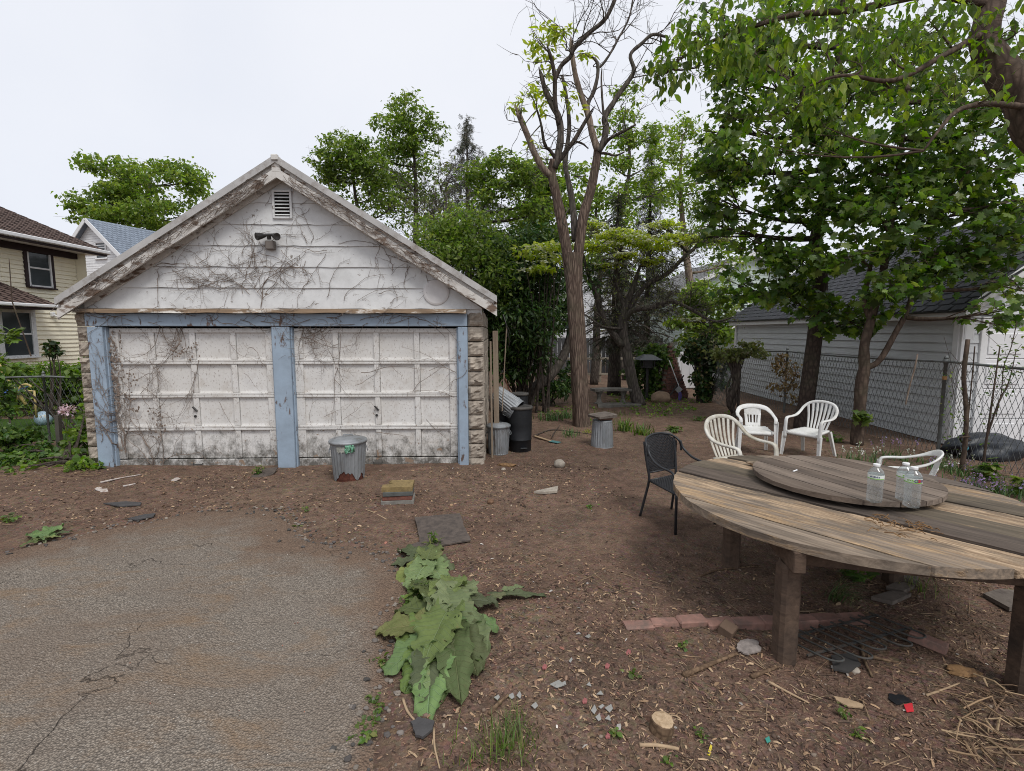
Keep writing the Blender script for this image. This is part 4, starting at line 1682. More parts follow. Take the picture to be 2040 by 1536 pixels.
def seat_mesh(wf, wb, y0, y1, z, th=.018, dip=.02):
    """moulded seat with turned-down front"""
    b = MB()
    nx, ny = 12, 12
    T = []
    for j in range(ny + 1):
        t = j / ny
        y = y0 + (y1 - y0) * t
        w = wb + (wf - wb) * t
        for i in range(nx + 1):
            s = i / nx * 2 - 1
            zz = z - dip * (1 - s * s) * math.sin(PI * min(1, t * 1.1)) - (.03 * max(0, (t - .85) / .15) ** 2) + .018 * (1 - t)
            T.append((s * w / 2, y, zz))
    n = len(T)
    I = np.arange(n).reshape(ny + 1, nx + 1)
    T = np.array(T)
    B = T.copy()
    B[:, 2] -= th
    e = np.zeros(n, bool)
    for q in (I[0], I[-1], I[:, 0], I[:, -1]):
        e[q] = True
    B[e, 2] -= .028
    F = np.stack([I[:-1, :-1], I[:-1, 1:], I[1:, 1:], I[1:, :-1]], -1).reshape(-1, 4)
    ring = np.concatenate([I[0, :], I[1:, -1], I[-1, -2::-1], I[-2:0:-1, 0]])
    nx_ = np.roll(ring, -1)
    b.add(np.concatenate([T, B]), np.concatenate([F, F[:, ::-1] + n, np.stack([ring + n, nx_ + n, nx_, ring], -1)]))
    return b


def leg_L(b, top, bot, wt, wb, outx):
    """tapered angle-section leg"""
    for ax in (0, 1):
        V = []
        for (p, w) in ((top, wt), (bot, wb)):
            x, y, z = p
            if ax == 0:
                V += [(x - w / 2, y - .006, z), (x + w / 2, y - .006, z), (x + w / 2, y + .006, z), (x - w / 2, y + .006, z)]
            else:
                xx = x + outx * w / 2
                V += [(xx - .006, y - w / 2 * .9, z), (xx + .006, y - w / 2 * .9, z), (xx + .006, y + w / 2 * .9, z), (xx - .006, y + w / 2 * .9, z)]
        b.add(V, [(0, 1, 2, 3), (7, 6, 5, 4)] + [(i, 4 + i, 4 + (i + 1) % 4, (i + 1) % 4) for i in range(4)])


def fan_chair(m, label, loc, rz, sc=1.0):
    t = thing('plastic_chair', label, 'chair', loc, rz, 'white plastic chairs around the table')
    t.scale = (sc,) * 3
    half = [(-.285, .27, .30), (-.288, .255, .52), (-.29, .235, .625), (-.292, .18, .652), (-.296, .03, .655), (-.300, -.10, .672), (-.296, -.20, .725), (-.272, -.27, .805), (-.20, -.315, .875), (-.10, -.335, .905), (0, -.34, .913)]
    full = half + [(-x, y, z) for x, y, z in half[-2::-1]]
    P = smooth_path(full, 4)
    wd = []
    n = len(P)
    for i, p in enumerate(P):
        tg = (P[min(i + 1, n - 1)] - P[max(i - 1, 0)]).normalized()
        fr = min(1, max(0, (p.z - .64) / .10)) if p.y < .0 else 0
        fl = min(1, max(0, (.60 - p.z) / .06))
        nv = Vector((0, 0, 1)) * (1 - fr) * (1 - fl) + Vector((0, 1, .28)) * fr + Vector((0, 1, 0)) * fl
        wd.append(tg.cross(nv).normalized())
    ww = [.062 if p.z < .5 else (.055 if p.z < .7 else .048) for p in P]
    b = MB()
    b.ribbon(P, wd, ww, .026)
    b.build('hoop_frame', m, t, True)
    # slats fan from the seat to the hoop
    top = [p for p in P if p.z > .70 and p.y < -.1]
    for k in range(7):
        xt = (-3 + k) * .074
        cand = min((p for p in top if p.z > .72), key=lambda p: abs(p.x - xt))
        p1 = Vector((xt, cand.y, cand.z))
        p0 = Vector((xt * .66, -.185, .425))
        mid = (p0 + p1) / 2 + Vector((0, -.022, 0))
        pp = smooth_path([p0, mid, p1], 5)
        b = MB()
        b.ribbon(pp, [(1, 0, 0)] * len(pp), [.030 + .014 * i / len(pp) for i in range(len(pp))], .012)
        b.build('slat', m, t, True)
    seat_mesh(.50, .42, -.20, .25, .435).build('seat', m, t, True)
    for s in (-1, 1):
        b = MB()
        leg_L(b, (s * .283, .262, .40), (s * .305, .30, 0), .064, .042, s)
        b.build('leg', m, t)
        b = MB()
        leg_L(b, (s * .215, -.17, .44), (s * .265, -.31, 0), .06, .04, s)
        b.build('leg', m, t)
        b = MB()
        b.beam((s * .235, .24, .41), (s * .30, .25, .41), .06, .04)
        b.build('seat_bracket', m, t)
    return t


def tub_chair(m, label, loc, rz, sc=1.0):
    t = thing('plastic_chair', label, 'chair', loc, rz, 'white plastic chairs around the table')
    t.scale = (sc,) * 3
    half = [(-.27, .235, .56), (-.275, .21, .625), (-.282, .13, .645), (-.288, .0, .66), (-.272, -.13, .70), (-.215, -.235, .755), (-.11, -.285, .785), (0, -.295, .79)]
    full = half + [(-x, y, z) for x, y, z in half[-2::-1]]
    P = smooth_path(full, 5)
    wd, ww = [], []
    n = len(P)
    for i, p in enumerate(P):
        tg = (P[min(i + 1, n - 1)] - P[max(i - 1, 0)]).normalized()
        f = min(1, max(0, (-p.y - .05) / .2))
        wd.append(tg.cross((Vector((p.x * .0, 0, 1)) * (1 - f * .75) + Vector((0, 1, .2)) * f)).normalized())
        ww.append(.055 + .025 * f)
    b = MB()
    b.ribbon(P, wd, ww, .022)
    b.build('hoop_frame', m, t, True)
    # centre back panel with slots: side rails, three bars, top web
    for x, w in ((-.115, .05), (-.0575, .022), (0, .03), (.0575, .022), (.115, .05)):
        k = 1.0 if abs(x) > .1 else .98
        pp = smooth_path([(x * .86, -.19, .435), (x * .9, -.235, .55), (x, -.27, .66)], 4)
        b = MB()
        b.ribbon(pp, [(1, 0, 0)] * len(pp), w, .012)
        b.build('back_bar', m, t, True)
    for z0, z1, y0, y1, w0, w1 in ((.635, .785, -.262, -.292, .26, .30), (.425, .50, -.188, -.214, .25, .25)):
        b = MB()
        b.ribbon([(0, y0, z0), (0, (y0 + y1) / 2, (z0 + z1) / 2), (0, y1, z1)], [(1, 0, 0)] * 3, [w0, (w0 + w1) / 2, w1], .012)
        b.build('back_web', m, t)
    seat_mesh(.47, .42, -.21, .23, .425).build('seat', m, t, True)
    for s in (-1, 1):
        b = MB()
        leg_L(b, (s * .272, .225, .60), (s * .285, .26, 0), .06, .042, s)
        b.build('leg', m, t)
        b = MB()
        leg_L(b, (s * .21, -.18, .43), (s * .25, -.28, 0), .058, .04, s)
        b.build('leg', m, t)
        b = MB()
        b.beam((s * .22, .21, .405), (s * .285, .215, .405), .06, .04)
        b.build('seat_bracket', m, t)
    return t


def facing(dx, dy):
    return math.atan2(dy, dx) - PI / 2


fan_chair(M_WPLD, 'grimy white fan-back plastic chair close behind the left edge of the table', (2.92, 6.3, g0(2.92, 6.3)), facing(.42, -.90), 1.10)
fan_chair(M_WPL, 'white fan-back plastic chair standing free before the chain-link fence', (5.10, 8.45, g0(5.10, 8.45)), facing(-.85, -.52), 1.0)
tub_chair(M_WPL, 'white low-back plastic chair behind the grimy fan-back chair', (4.25, 8.65, g0(4.2, 8.5)), facing(-.25, -.96), 1.0)
tub_chair(M_WPL, 'white low-back plastic chair tucked behind the right of the table', (4.45, 5.55, g0(4.4, 5.5) - .02), facing(-.80, .55), 1.0)

# black woven chair
M_WICK = m_plain('black_weave', (.018, .018, .020), .45, .45, .3, 30, .1)
M_TUBE = m_plain('black_tube', (.022, .023, .026), .4, .45, .2, 10, .1)
bc = thing('wicker_chair', 'black woven armchair with a tubular frame pulled up to the table', 'chair', (1.83, 5.45, g0(1.8, 5.4)), facing(.50, -.87))
for s in (-1, 1):
    b = MB()
    pp = smooth_path([(s * .25, -.185, .86), (s * .268, -.16, .78), (s * .285, -.06, .70), (s * .295, .06, .665), (s * .298, .19, .65), (s * .296, .245, .60), (s * .292, .262, .50), (s * .29, .265, .38)], 4)
    b.tube(pp, .0135, 8)
    b.build('arm', M_TUBE, bc, True)
    b = MB()
    b.tube([(s * .29, .265, .43), (s * .29, .268, .38), (s * .31, .29, 0)], .0145, 8)
    b.build('leg', M_TUBE, bc, True)
    b = MB()
    b.tube(smooth_path([(s * .232, -.27, .88), (s * .235, -.245, .75), (s * .222, -.215, .58), (s * .212, -.20, .45), (s * .235, -.24, .22), (s * .255, -.285, 0)], 3), .0145, 8)
    b.build('leg', M_TUBE, bc, True)
b = MB()
b.tube(smooth_path([(-.262, -.175, .74), (-.262, -.20, .84), (-.215, -.265, .905), (-.10, -.305, .935), (0, -.315, .942), (.10, -.305, .935), (.215, -.265, .905), (.262, -.20, .84), (.262, -.175, .74)], 5), .0125, 8)
b.build('back_frame', M_TUBE, bc, True)
b = MB()
b.tube([(-.29, .262, .425), (.29, .262, .425)], .012, 8)
b.tube([(-.29, .262, .425), (-.215, -.20, .445)], .012, 8)
b.tube([(.29, .262, .425), (.215, -.20, .445)], .012, 8)
b.tube([(-.215, -.20, .445), (.215, -.20, .445)], .012, 8)
b.build('seat_frame', M_TUBE, bc, True)


def weave(b, surf, nu, nv, th, gap=.10):
    """little raised pads over/under on the sheet surf(u, v) -> point"""
    for j in range(nv):
        for i in range(nu):
            u0, u1 = (i + (gap if (i + j) % 2 else -.12)) / nu, (i + 1 - (gap if (i + j) % 2 else -.12)) / nu
            v0, v1 = (j + (gap if (i + j) % 2 == 0 else -.12)) / nv, (j + 1 - (gap if (i + j) % 2 == 0 else -.12)) / nv
            u0, u1, v0, v1 = max(0, u0), min(1, u1), max(0, v0), min(1, v1)
            q = [Vector(surf(*p)) for p in ((u0, v0), (u1, v0), (u1, v1), (u0, v1))]
            nrm = (q[1] - q[0]).cross(q[3] - q[0]).normalized()
            c = sum(q, Vector()) / 4
            hi = th if (i + j) % 2 else th * .45
            ctr = [c + (p - c) * .45 for p in q]
            V = [tuple(p) for p in q] + [tuple(p + nrm * hi) for p in ctr] + [tuple(p - nrm * hi) for p in ctr]
            b.add(V, [(0, 1, 5, 4), (1, 2, 6, 5), (2, 3, 7, 6), (3, 0, 4, 7), (4, 5, 6, 7), (1, 0, 8, 9), (2, 1, 9, 10), (3, 2, 10, 11), (0, 3, 11, 8), (11, 10, 9, 8)])


def back_surf(u, v):
    s = u * 2 - 1
    ztop = .94 - .10 * abs(s) ** 2.6
    z = .53 + (ztop - .53) * v
    w = (.222 + .042 * v ** .7)
    x = s * w
    y = -.212 - .10 * v + .075 * s * s * v - .004
    return (x, y, z)


b = MB()
weave(b, back_surf, 26, 24, .006)
b.build('woven_back', M_WICK, bc, kind='stuff')
b = MB()
weave(b, lambda u, v: ((u * 2 - 1) * (.215 + .07 * v), -.20 + .46 * v, .447 - .018 * v - .008 * math.sin(PI * v) * (1 - (u * 2 - 1) ** 2)), 26, 22, .006)
b.build('woven_seat', M_WICK, bc, kind='stuff')
b = MB()
b.tube([(-.222, -.212, .53), (.222, -.212, .53)], .010, 8)
b.build('back_rail', M_TUBE, bc, True)

# ------------------------------------------------------------------ chain-link fences
M_WIRE = m_plain('fence_wire', (.14, .15, .15), .55, .4, .2, 20, .1, .3)
M_PIPE = m_plain('fence_pipe', (.17, .18, .175), .5, .4, .25, 9, .2, .3, c2=(.11, .085, .07), lo=.55, hi=.75)


def chain_fence(label, pts, H, posts, dx=.10, dz=.12, wire=.0040, rail=.021, post_r=.028, zoff=0.0, mesh_from=0.02):
    """pts: ground polyline; posts: list of distances along it"""
    t = thing('chain_link_fence', label, 'fence', (pts[0][0], pts[0][1], 0))
    P = [Vector((x - pts[0][0], y - pts[0][1], 0)) for x, y in pts]
    cum = [0]
    for i in range(len(P) - 1):
        cum.append(cum[-1] + (P[i + 1] - P[i]).length)
    L = cum[-1]

    def pos(s):
        s = max(0, min(L, s))
        for i in range(len(P) - 1):
            if s <= cum[i + 1] + 1e-9:
                f = (s - cum[i]) / (cum[i + 1] - cum[i])
                q = P[i].lerp(P[i + 1], f)
                break
        return q, g0(q.x + pts[0][0], q.y + pts[0][1])

    def sag(s):
        a = max([p for p in posts if p <= s] or [0])
        c = min([p for p in posts if p >= s] or [L])
        return 0 if c - a < .1 else -.035 * math.sin(PI * (s - a) / (c - a))
    for s in posts:
        q, z = pos(s)
        b = MB()
        b.lathe([(post_r, z - .2), (post_r, H + zoff + .05), (post_r * 1.25, H + zoff + .05), (post_r * 1.25, H + zoff + .08), (0, H + zoff + .12)], 12, (q.x, q.y, 0))
        b.tube([(q.x, q.y, H + zoff - .02), (q.x, q.y, H + zoff + .045)], post_r * 1.5, 10)
        b.build('post', M_PIPE, t, True)
    n = int(L / .4)
    b = MB()
    b.tube([pos(L * i / n)[0] + Vector((0, 0, H + zoff + .01 + sag(L * i / n))) for i in range(n + 1)], rail, 8)
    b.build('top_rail', M_PIPE, t, True)
    b = MB()
    nd = int(L / dx)
    rise = (H - mesh_from)
    run = rise / dz * dx * .5 * 2 * .5
    V, F = [], []
    for sgn in (1, -1):
        for k in range(-int(run / dx) - 1, nd + int(run / dx) + 1):
            pp = []
            for j in range(9):
                f = j / 8
                s = k * dx + sgn * run * f + (run if sgn < 0 else 0)
                if -.001 <= s <= L + .001:
                    q, z = pos(s)
                    w = .012 * math.sin(s * 3.1) * math.sin(f * 3)
                    zz = mesh_from + zoff + (H + sag(s) - mesh_from) * f
                    pp.append(Vector((q.x + .03 + w, q.y + .002 * sgn, zz + (z if f < .1 else 0))))
            if len(pp) >= 2:
                b.tube(pp, wire, 3, False)
    b.build('wire_mesh', M_WIRE, t, kind='stuff')
    return t


fr = chain_fence('tall chain-link fence with a top rail in front of the grey neighbouring garage', [(7.35, 5.2), (7.33, 8.47), (7.12, 13.0), (6.9, 15.6)], 1.60, [.1, 3.27, 7.8, 10.35])
b = MB()
b.lathe([(.033, 1.30), (.034, 1.36)], 12, (7.33 - 7.35, 3.27, 0))
b.build('rust_band', m_plain('rust_band', (.30, .17, .07), .8, .2), fr)
chain_fence('chain-link fence between the ivy stump and the ivy post at the back of the yard', [(5.75, 12.6), (5.95, 15.2), (6.9, 15.6)], 1.50, [.05, 2.6])
chain_fence('overgrown chain-link fence left of the garage', [(-6.9, 9.35), (-13.5, 8.9)], 1.28, [1.75, 5.0], wire=.0022, dx=.11, dz=.12, post_r=.02, rail=.018)
M_DRYW = m_plain('split_rail', (.24, .21, .17), .9, .2, .25, 6, .3)
t = thing('rail_fence', 'low weathered post-and-rail fence far behind the big tree', 'fence', (1.4, 21, 0))
for k in range(6):
    b = MB()
    b.box((k * 1.15, 0, .55), (.08, .08, 1.3), U(-.1, .1), .01)
    b.build('post', M_DRYW, t)
for z in (.35, 1.0):
    b = MB()
    b.box((2.9, -.05, z), (6.2, .04, .09), None, .01)
    b.build('rail', M_DRYW, t)
t = thing('picket_fence', 'far grey board fence at the end of the yard', 'fence', (-.5, 26, 0))
for k in range(40):
    b = MB()
    b.box((k * .21, U(-.01, .01), .9), (.19, .025, 1.8 + U(-.03, .03)), None, .004)
    b.build('board', m_plain('grey_board', (.12, .12, .125), .9, .2) if k == 0 else bpy.data.materials['grey_board'], t)
t = thing('white_fence', 'white solid fence behind the ivy post and chain-link', 'fence', (5.9, 18.6, 0))
M_WHITE = m_plain('white_vinyl', (.66, .66, .68), .6, .3, .05, 2, .05)
for k in range(9):
    b = MB()
    b.box((.25 + k * .30, 0, .66), (.29, .03, 1.25), None, .004)
    b.build('board', M_WHITE, t)
b = MB()
b.box((1.45, -.03, 1.32), (3.0, .10, .10), None, .008)
b.build('rail', M_WHITE, t)

# ------------------------------------------------------------------ grey neighbouring garage
M_VINYL = m_plain('grey_vinyl_siding', (.56, .575, .585), .6, .3, .06, 2, .05)
M_TRIM = m_plain('white_trim', (.70, .70, .70), .6, .3, .05, 3, .05)


def m_shingle(name, c1, c2, sc=14):
    t = NT(name)
    col = t.mix(t.noise(sc, detail=6, rough=.7), c1, c2)
    col = t.hsv(col, t.island(), .12)
    return t.done(col, .92, .2, 0, t.bump(t.noise(70, detail=4), .5, .005))


def shingle_plane(b, p00, p10, p01, p11, rows, cols, th=.014):
    """courses of tabs on the quad; p00-p10 is the eave, p01-p11 the ridge"""
    p00, p10, p01, p11 = map(Vector, (p00, p10, p01, p11))
    nrm = (p10 - p00).cross(p01 - p00).normalized()
    for r in range(rows):
        a0, a1 = p00.lerp(p01, r / rows), p10.lerp(p11, r / rows)
        b0, b1 = p00.lerp(p01, min(1, (r + 1.12) / rows)), p10.lerp(p11, min(1, (r + 1.12) / rows))
        off = (r % 2) * .5
        n = cols
        for c in range(-1, n):
            f0, f1 = max(0, (c + off) / n), min(1, (c + 1 + off) / n - .006)
            if f1 <= f0:
                continue
            q = [a0.lerp(a1, f0) + nrm * th, a0.lerp(a1, f1) + nrm * th, b0.lerp(b1, f1) + nrm * .001, b0.lerp(b1, f0) + nrm * .001, a0.lerp(a1, f0), a0.lerp(a1, f1)]
            b.add([tuple(p) for p in q], [(0, 1, 2, 3), (0, 4, 5, 1)])


ng = thing('garage', 'neighbouring grey sided garage with white trim behind the chain-link fence', 'garage', (8.15, 9.15, -.05))
NL, NW, NH = 9.2, 5.4, 2.44                                # length in y, width in x, wall height
CS = .172
k = 0
for i in range(14):
    z0 = .06 + i * CS
    b = MB()
    b.add([(-.002, 0, z0), (-.002, NL, z0), (.012, NL, z0 + CS), (.012, 0, z0 + CS), (-.016, 0, z0), (-.016, NL, z0)], [(4, 5, 2, 3)[::-1], (0, 1, 5, 4)])
    b.build('siding_board', M_VINYL, ng)
b = MB()
b.box((NW / 2, NL / 2, 1.2), (NW - .06, NL - .06, 2.38))
b.add([(.03, .03, 2.39), (NW - .03, .03, 2.39), (NW / 2, .03, 4.3)], [(0, 1, 2)])
b.add([(.03, NL - .03, 2.39), (NW - .03, NL - .03, 2.39), (NW / 2, NL - .03, 4.3)], [(2, 1, 0)])
b.build('inner_wall', M_VINYL, ng)
# front siding beside and above the door
RS = .74
for i in range(24):
    z0 = .06 + i * CS
    zt = z0 + CS
    if z0 < 2.30:
        spans = [(.10, .33), (NW - .33, NW - .1)]
        segs = [((a, c), (a, c)) for a, c in spans]
    else:
        h = lambda z: max(0, NW / 2 - max(0, (z - NH)) / RS)
        if zt > NH + RS * NW / 2 - .05:
            break
        segs = [((NW / 2 - h(z0) + .02, NW / 2 + h(z0) - .02), (NW / 2 - h(zt) + .02, NW / 2 + h(zt) - .02))]
    for (a, c), (a2, c2) in segs:
        b = MB()
        b.add([(a, -.018, z0), (c, -.018, z0), (c2, .0, zt), (a2, .0, zt), (a, .0, z0), (c, .0, z0)], [(0, 1, 2, 3), (0, 4, 5, 1)])
        b.build('siding_board', M_VINYL, ng)
b = MB()
b.box((.035, -.03, 1.22), (.14, .05, 2.44), None, .006)
b.box((-.035, .05, 1.22), (.05, .12, 2.44), None, .006)
b.build('corner_trim', M_TRIM, ng)
b = MB()
b.box((-.035, NL - .06, 1.22), (.05, .12, 2.44), None, .006)
b.build('corner_trim', M_TRIM, ng)
b = MB()
b.box((-.16, NL / 2, 2.46), (.03, NL + .5, .15), None, .006)
b.build('fascia', M_TRIM, ng)
b = MB()
b.box((-.075, NL / 2, 2.415), (.14, NL + .4, .02))
b.build('soffit', M_TRIM, ng)
for s in (0, 1):
    b = MB()
    x0 = -.20 if s == 0 else NW + .20
    b.ribbon(smooth_path([(x0 + (.12 if s == 0 else -.12), -.24, NH - .42), (x0 + (.13 if s == 0 else -.13), -.24, NH - .12), (x0 + (.22 if s == 0 else -.22), -.24, NH + .16), (x0 + (.75 if s == 0 else -.75), -.24, NH + .60), (NW / 2, -.24, NH + .03 + RS * (NW / 2 + .12))], 5), [(1, 0, -1.2 if s == 0 else 1.2)] * 21, .17, .03)
    b.build('rake_trim', M_TRIM, ng)
    b = MB()
    b.add([(x0, -.23, NH - .03), (x0, .0, NH - .03), (NW / 2, .0, NH - .03 + RS * (NW / 2 + .12)), (NW / 2, -.23, NH - .03 + RS * (NW / 2 + .12))], [(0, 1, 2, 3)])
    b.build('rake_soffit', M_TRIM, ng)
M_GSH = m_shingle('grey_shingle', (.045, .047, .053), (.095, .098, .108))
b = MB()
rz_ = NH + .13 + RS * (NW / 2 + .2)
shingle_plane(b, (-.22, NL + .28, NH + .10), (-.22, -.28, NH + .10), (NW / 2, NL + .28, rz_), (NW / 2, -.28, rz_), 19, 32)
shingle_plane(b, (NW + .22, -.28, NH + .10), (NW + .22, NL + .28, NH + .10), (NW / 2, -.28, rz_), (NW / 2, NL + .28, rz_), 19, 32)
b.build('roof_shingles', M_GSH, ng, kind='stuff')
b = MB()
for s in (-1, 1):
    x0 = -.22 if s < 0 else NW + .22
    V = [(x0, -.27, NH + .06), (NW / 2, -.27, rz_ - .04), (NW / 2, NL + .27, rz_ - .04), (x0, NL + .27, NH + .06), (x0, -.27, NH + .095), (NW / 2, -.27, rz_ - .005), (NW / 2, NL + .27, rz_ - .005), (x0, NL + .27, NH + .095)]
    b.add(V, [(0, 1, 2, 3), (7, 6, 5, 4), (0, 4, 5, 1), (3, 2, 6, 7), (0, 3, 7, 4)])
b.build('roof_deck', M_DKMETAL, ng)
gd = bpy.data.objects.new('garage_door', None)
COL.objects.link(gd)
gd.parent = ng
M_GDOOR = m_plain('white_door', (.72, .72, .73), .55, .3, .05, 3, .05)
for r in range(4):
    b = MB()
    b.box((NW / 2, .01, .29 + r * .55), (NW - .9, .04, .54), None, .008)
    sec = b.build('door_section', M_GDOOR, gd)
    for c in range(6):
        b = MB()
        b.box((.80 + c * .755, -.016, .29 + r * .55), (.62, .02, .38), None, .009)
        b.build('door_panel', M_GDOOR, gd)
for x in (.39, NW - .39):
    b = MB()
    b.box((x, -.02, 1.15), (.12, .05, 2.3), None, .006)
    b.build('door_trim', M_TRIM, ng)
b = MB()
b.box((NW / 2, -.021, 2.36), (NW - .66, .05, .12), None, .006)
b.build('door_trim', M_TRIM, ng)

# ------------------------------------------------------------------ houses
M_CREAM = m_plain('cream_siding', (.86, .80, .63), .65, .25, .06, 1.5, .05)
M_BROWN = m_plain('brown_trim', (.035, .022, .024), .6, .3, .15)
M_RSH = m_shingle('brown_shingle', (.085, .058, .05), (.14, .10, .085))
M_GLASS = m_plain('window_glass', (.05, .06, .065), .06, .6, .3, .8, 0)
M_BLIND = m_plain('blind', (.35, .36, .36), .6, .3, .1, 3)


def lap_siding(b, p0, p1, z0, z1, course, holes=(), th=.014):
    """lap siding along the segment p0->p1 (outside on the right hand), with holes (s0,s1,za,zb)"""
    p0, p1 = Vector((*p0, 0)), Vector((*p1, 0))
    d = (p1 - p0)
    L = d.length
    d.normalize()
    nrm = Vector((d.y, -d.x, 0))
    z = z0
    while z < z1 - 1e-3:
        zt = min(z + course, z1)
        cuts = [(s0, s1) for s0, s1, za, zb in holes if za < (z + zt) / 2 < zb]
        segs, s = [], 0
        for s0, s1 in sorted(cuts):
            segs.append((s, s0))
            s = s1
        segs.append((s, L))
        for a, c in segs:
            if c - a < .01:
                continue
            q = [p0 + d * a + nrm * th + Vector((0, 0, z)), p0 + d * c + nrm * th + Vector((0, 0, z)), p0 + d * c + Vector((0, 0, zt)), p0 + d * a + Vector((0, 0, zt)), p0 + d * a + Vector((0, 0, z)), p0 + d * c + Vector((0, 0, z))]
            b.add([tuple(p) for p in q], [(0, 1, 2, 3), (0, 4, 5, 1)])
        z = zt


def window(parent, M, w, h, frame_m, trim_m=None, tw=.09, blind=.0):
    """double-hung window in the local plane x right, z up, facing -y; M places it"""
    def put(b, name, m, par):
        for i in range(len(b.v)):
            b.v[i] = b.v[i] @ np.array(M.to_3x3()).T + np.array(M.translation)
        return b.build(name, m, par)
    b = MB()
    f = .05
    for c, s in (((0, 0, h / 2), (w, .07, f)), ((0, 0, -h / 2), (w, .07, f)), ((-w / 2, 0, 0), (f, .07, h + f)), ((w / 2, 0, 0), (f, .07, h + f)), ((0, .005, 0), (w, .05, f))):
        b.box(c, s, None, .006)
    wo = put(b, 'window', frame_m, parent)
    for s in (-1, 1):
        b = MB()
        b.box((0, .015 if s > 0 else .0, s * h / 4), (w - f, .008, h / 2 - f))
        put(b, 'pane', M_GLASS, wo)
    if blind:
        b = MB()
        b.box((0, .06, h / 2 - blind * h / 2), (w - f, .01, blind * h))
        put(b, 'blind', M_BLIND, wo)
    if trim_m:
        b = MB()
        b.box((0, -.005, h / 2 + f / 2 + tw / 2), (w + f + 2 * tw, .08, tw), None, .005)
        b.box((w / 2 + f / 2 + tw / 2, -.005, -.0), (tw, .06, h + f - .004), None, .005)
        b.box((-w / 2 - f / 2 - tw / 2, -.005, 0), (tw, .06, h + f - .004), None, .005)
        b.box((0, -.03, -h / 2 - f / 2 - .02), (w + f + 2 * tw, .12, .04), None, .005)
        put(b, 'trim', trim_m, wo)
    return wo


def hole_backing(b, M, w, h):
    V = np.array([(-w / 2, .12, -h / 2), (w / 2, .12, -h / 2), (w / 2, .12, h / 2), (-w / 2, .12, h / 2)])
    b.add(V @ np.array(M.to_3x3()).T + np.array(M.translation), [(0, 1, 2, 3)])


yh = thing('house', 'cream clapboard house with a brown shingle roof left of the garage', 'house', (-14, 4, 0))
RX90 = Matrix.Rotation(PI / 2, 4, 'Z')                     # window facing +x


def WM(x, y, z):
    return Matrix.Translation((x, y, z)) @ RX90


b = MB()
lap_siding(b, (0, -2), (0, 12.4), 3.0, 4.66, .125, [(13.12 - .36 + .0, 13.12 + .36, 3.42, 4.52)], .03)
lap_siding(b, (.35, -2), (.35, 12.4), .4, 3.0, .125, [(11.9 - .45, 11.9 + .45, 1.42, 2.72)], .03)
lap_siding(b, (.35, 12.4), (-7, 12.4), .4, 4.66, .112)
b.build('siding', M_CREAM, yh, kind='stuff')
b = MB()
b.box((-3.6, 5.2, 2.2), (7.0, 14.2, 4.4))
b.build('wall_core', M_BROWN, yh)
for z, y, h, w, x in ((3.97, 11.12, 1.05, .70, .03), (2.05, 9.9, 1.22, .86, .38)):
    window(yh, WM(x, y, z), w, h, M_TRIM, M_BROWN if z > 3 else M_TRIM, .09, .0 if z > 3 else .45)
b = MB()
b.box((.42, 9.9, 2.86), (.10, 1.5, .10), None, .01)
b.box((.44, 9.9, 2.95), (.05, 1.1, .05), None, .01)
b.build('window_hood', M_BROWN, yh)
b = MB()
b.box((.40, 11.0, 2.62), (.10, .10, .14), None, .02)
b.tube([(.45, 11.0, 2.6), (.55, 11.02, 2.55), (.58, 11.0, 2.48)], .03, 8)
b.build('wall_lamp', M_TRIM, yh)
# main hip roof
e, pz = .8, 4.72
b = MB()
shingle_plane(b, (e, -4, pz), (e, 12.75, pz), (-3.4, -4, pz + .60 * 4.2), (-3.4, 8.55, pz + .60 * 4.2), 26, 60)
shingle_plane(b, (e, 12.75, pz), (-8, 12.75, pz), (-3.4, 8.55, pz + .60 * 4.2), (-3.8, 8.55, pz + .60 * 4.2), 26, 30)
b.build('roof_shingles', M_RSH, yh, kind='stuff')
b = MB()
b.add([(e, -4, pz - .01), (e, 12.75, pz - .01), (-3.4, 8.55, pz + 2.51), (-3.4, -4, pz + 2.51), (-8, 12.75, pz - .01), (1.1, -2, 2.85), (1.1, 10.45, 2.85), (.02, 9.6, 3.55), (.02, -2, 3.55)], [(0, 1, 2, 3), (1, 4, 2), (5, 6, 7, 8)])
b.build('roof_deck', M_BROWN, yh)
b = MB()
b.box((e + .03, 4.3, pz - .05), (.10, 17.0, .11), None, .02)
b.box((e - .40, 4.3, pz - .115), (.78, 17.0, .012))
b.box((-3.3, 12.78, pz - .05), (8.2, .10, .11), None, .02)
b.box((-3.3, 12.5, pz - .125), (7.8, .60, .012))
b.build('gutter', M_TRIM, yh)
b = MB()
b.box((e - .05, 4.3, pz - .14), (.08, 16.9, .07), None, .01)
b.box((.06, 4.3, pz - .22), (.09, 16.2, .18), None, .01)
b.build('eave_trim', M_BROWN, yh)
# hipped skirt roof over the ground floor
b = MB()
shingle_plane(b, (1.1, -2, 2.86), (1.1, 10.45, 2.86), (0.02, -2, 3.56), (0.02, 9.6, 3.56), 7, 50)
shingle_plane(b, (1.1, 10.45, 2.86), (.3, 10.45, 2.86), (.02, 9.6, 3.56), (.0, 9.6, 3.56), 7, 5)
b.build('porch_shingles', M_RSH, yh, kind='stuff')
b = MB()
b.box((1.12, 4.2, 2.82), (.10, 12.6, .09), None, .02)
b.box((.72, 10.46, 2.82), (.84, .10, .09), None, .02)
b.build('porch_gutter', M_TRIM, yh)
b = MB()
b.box((.72, 4.2, 2.745), (.76, 12.4, .05), None, .01)
b.build('porch_soffit', M_BROWN, yh)
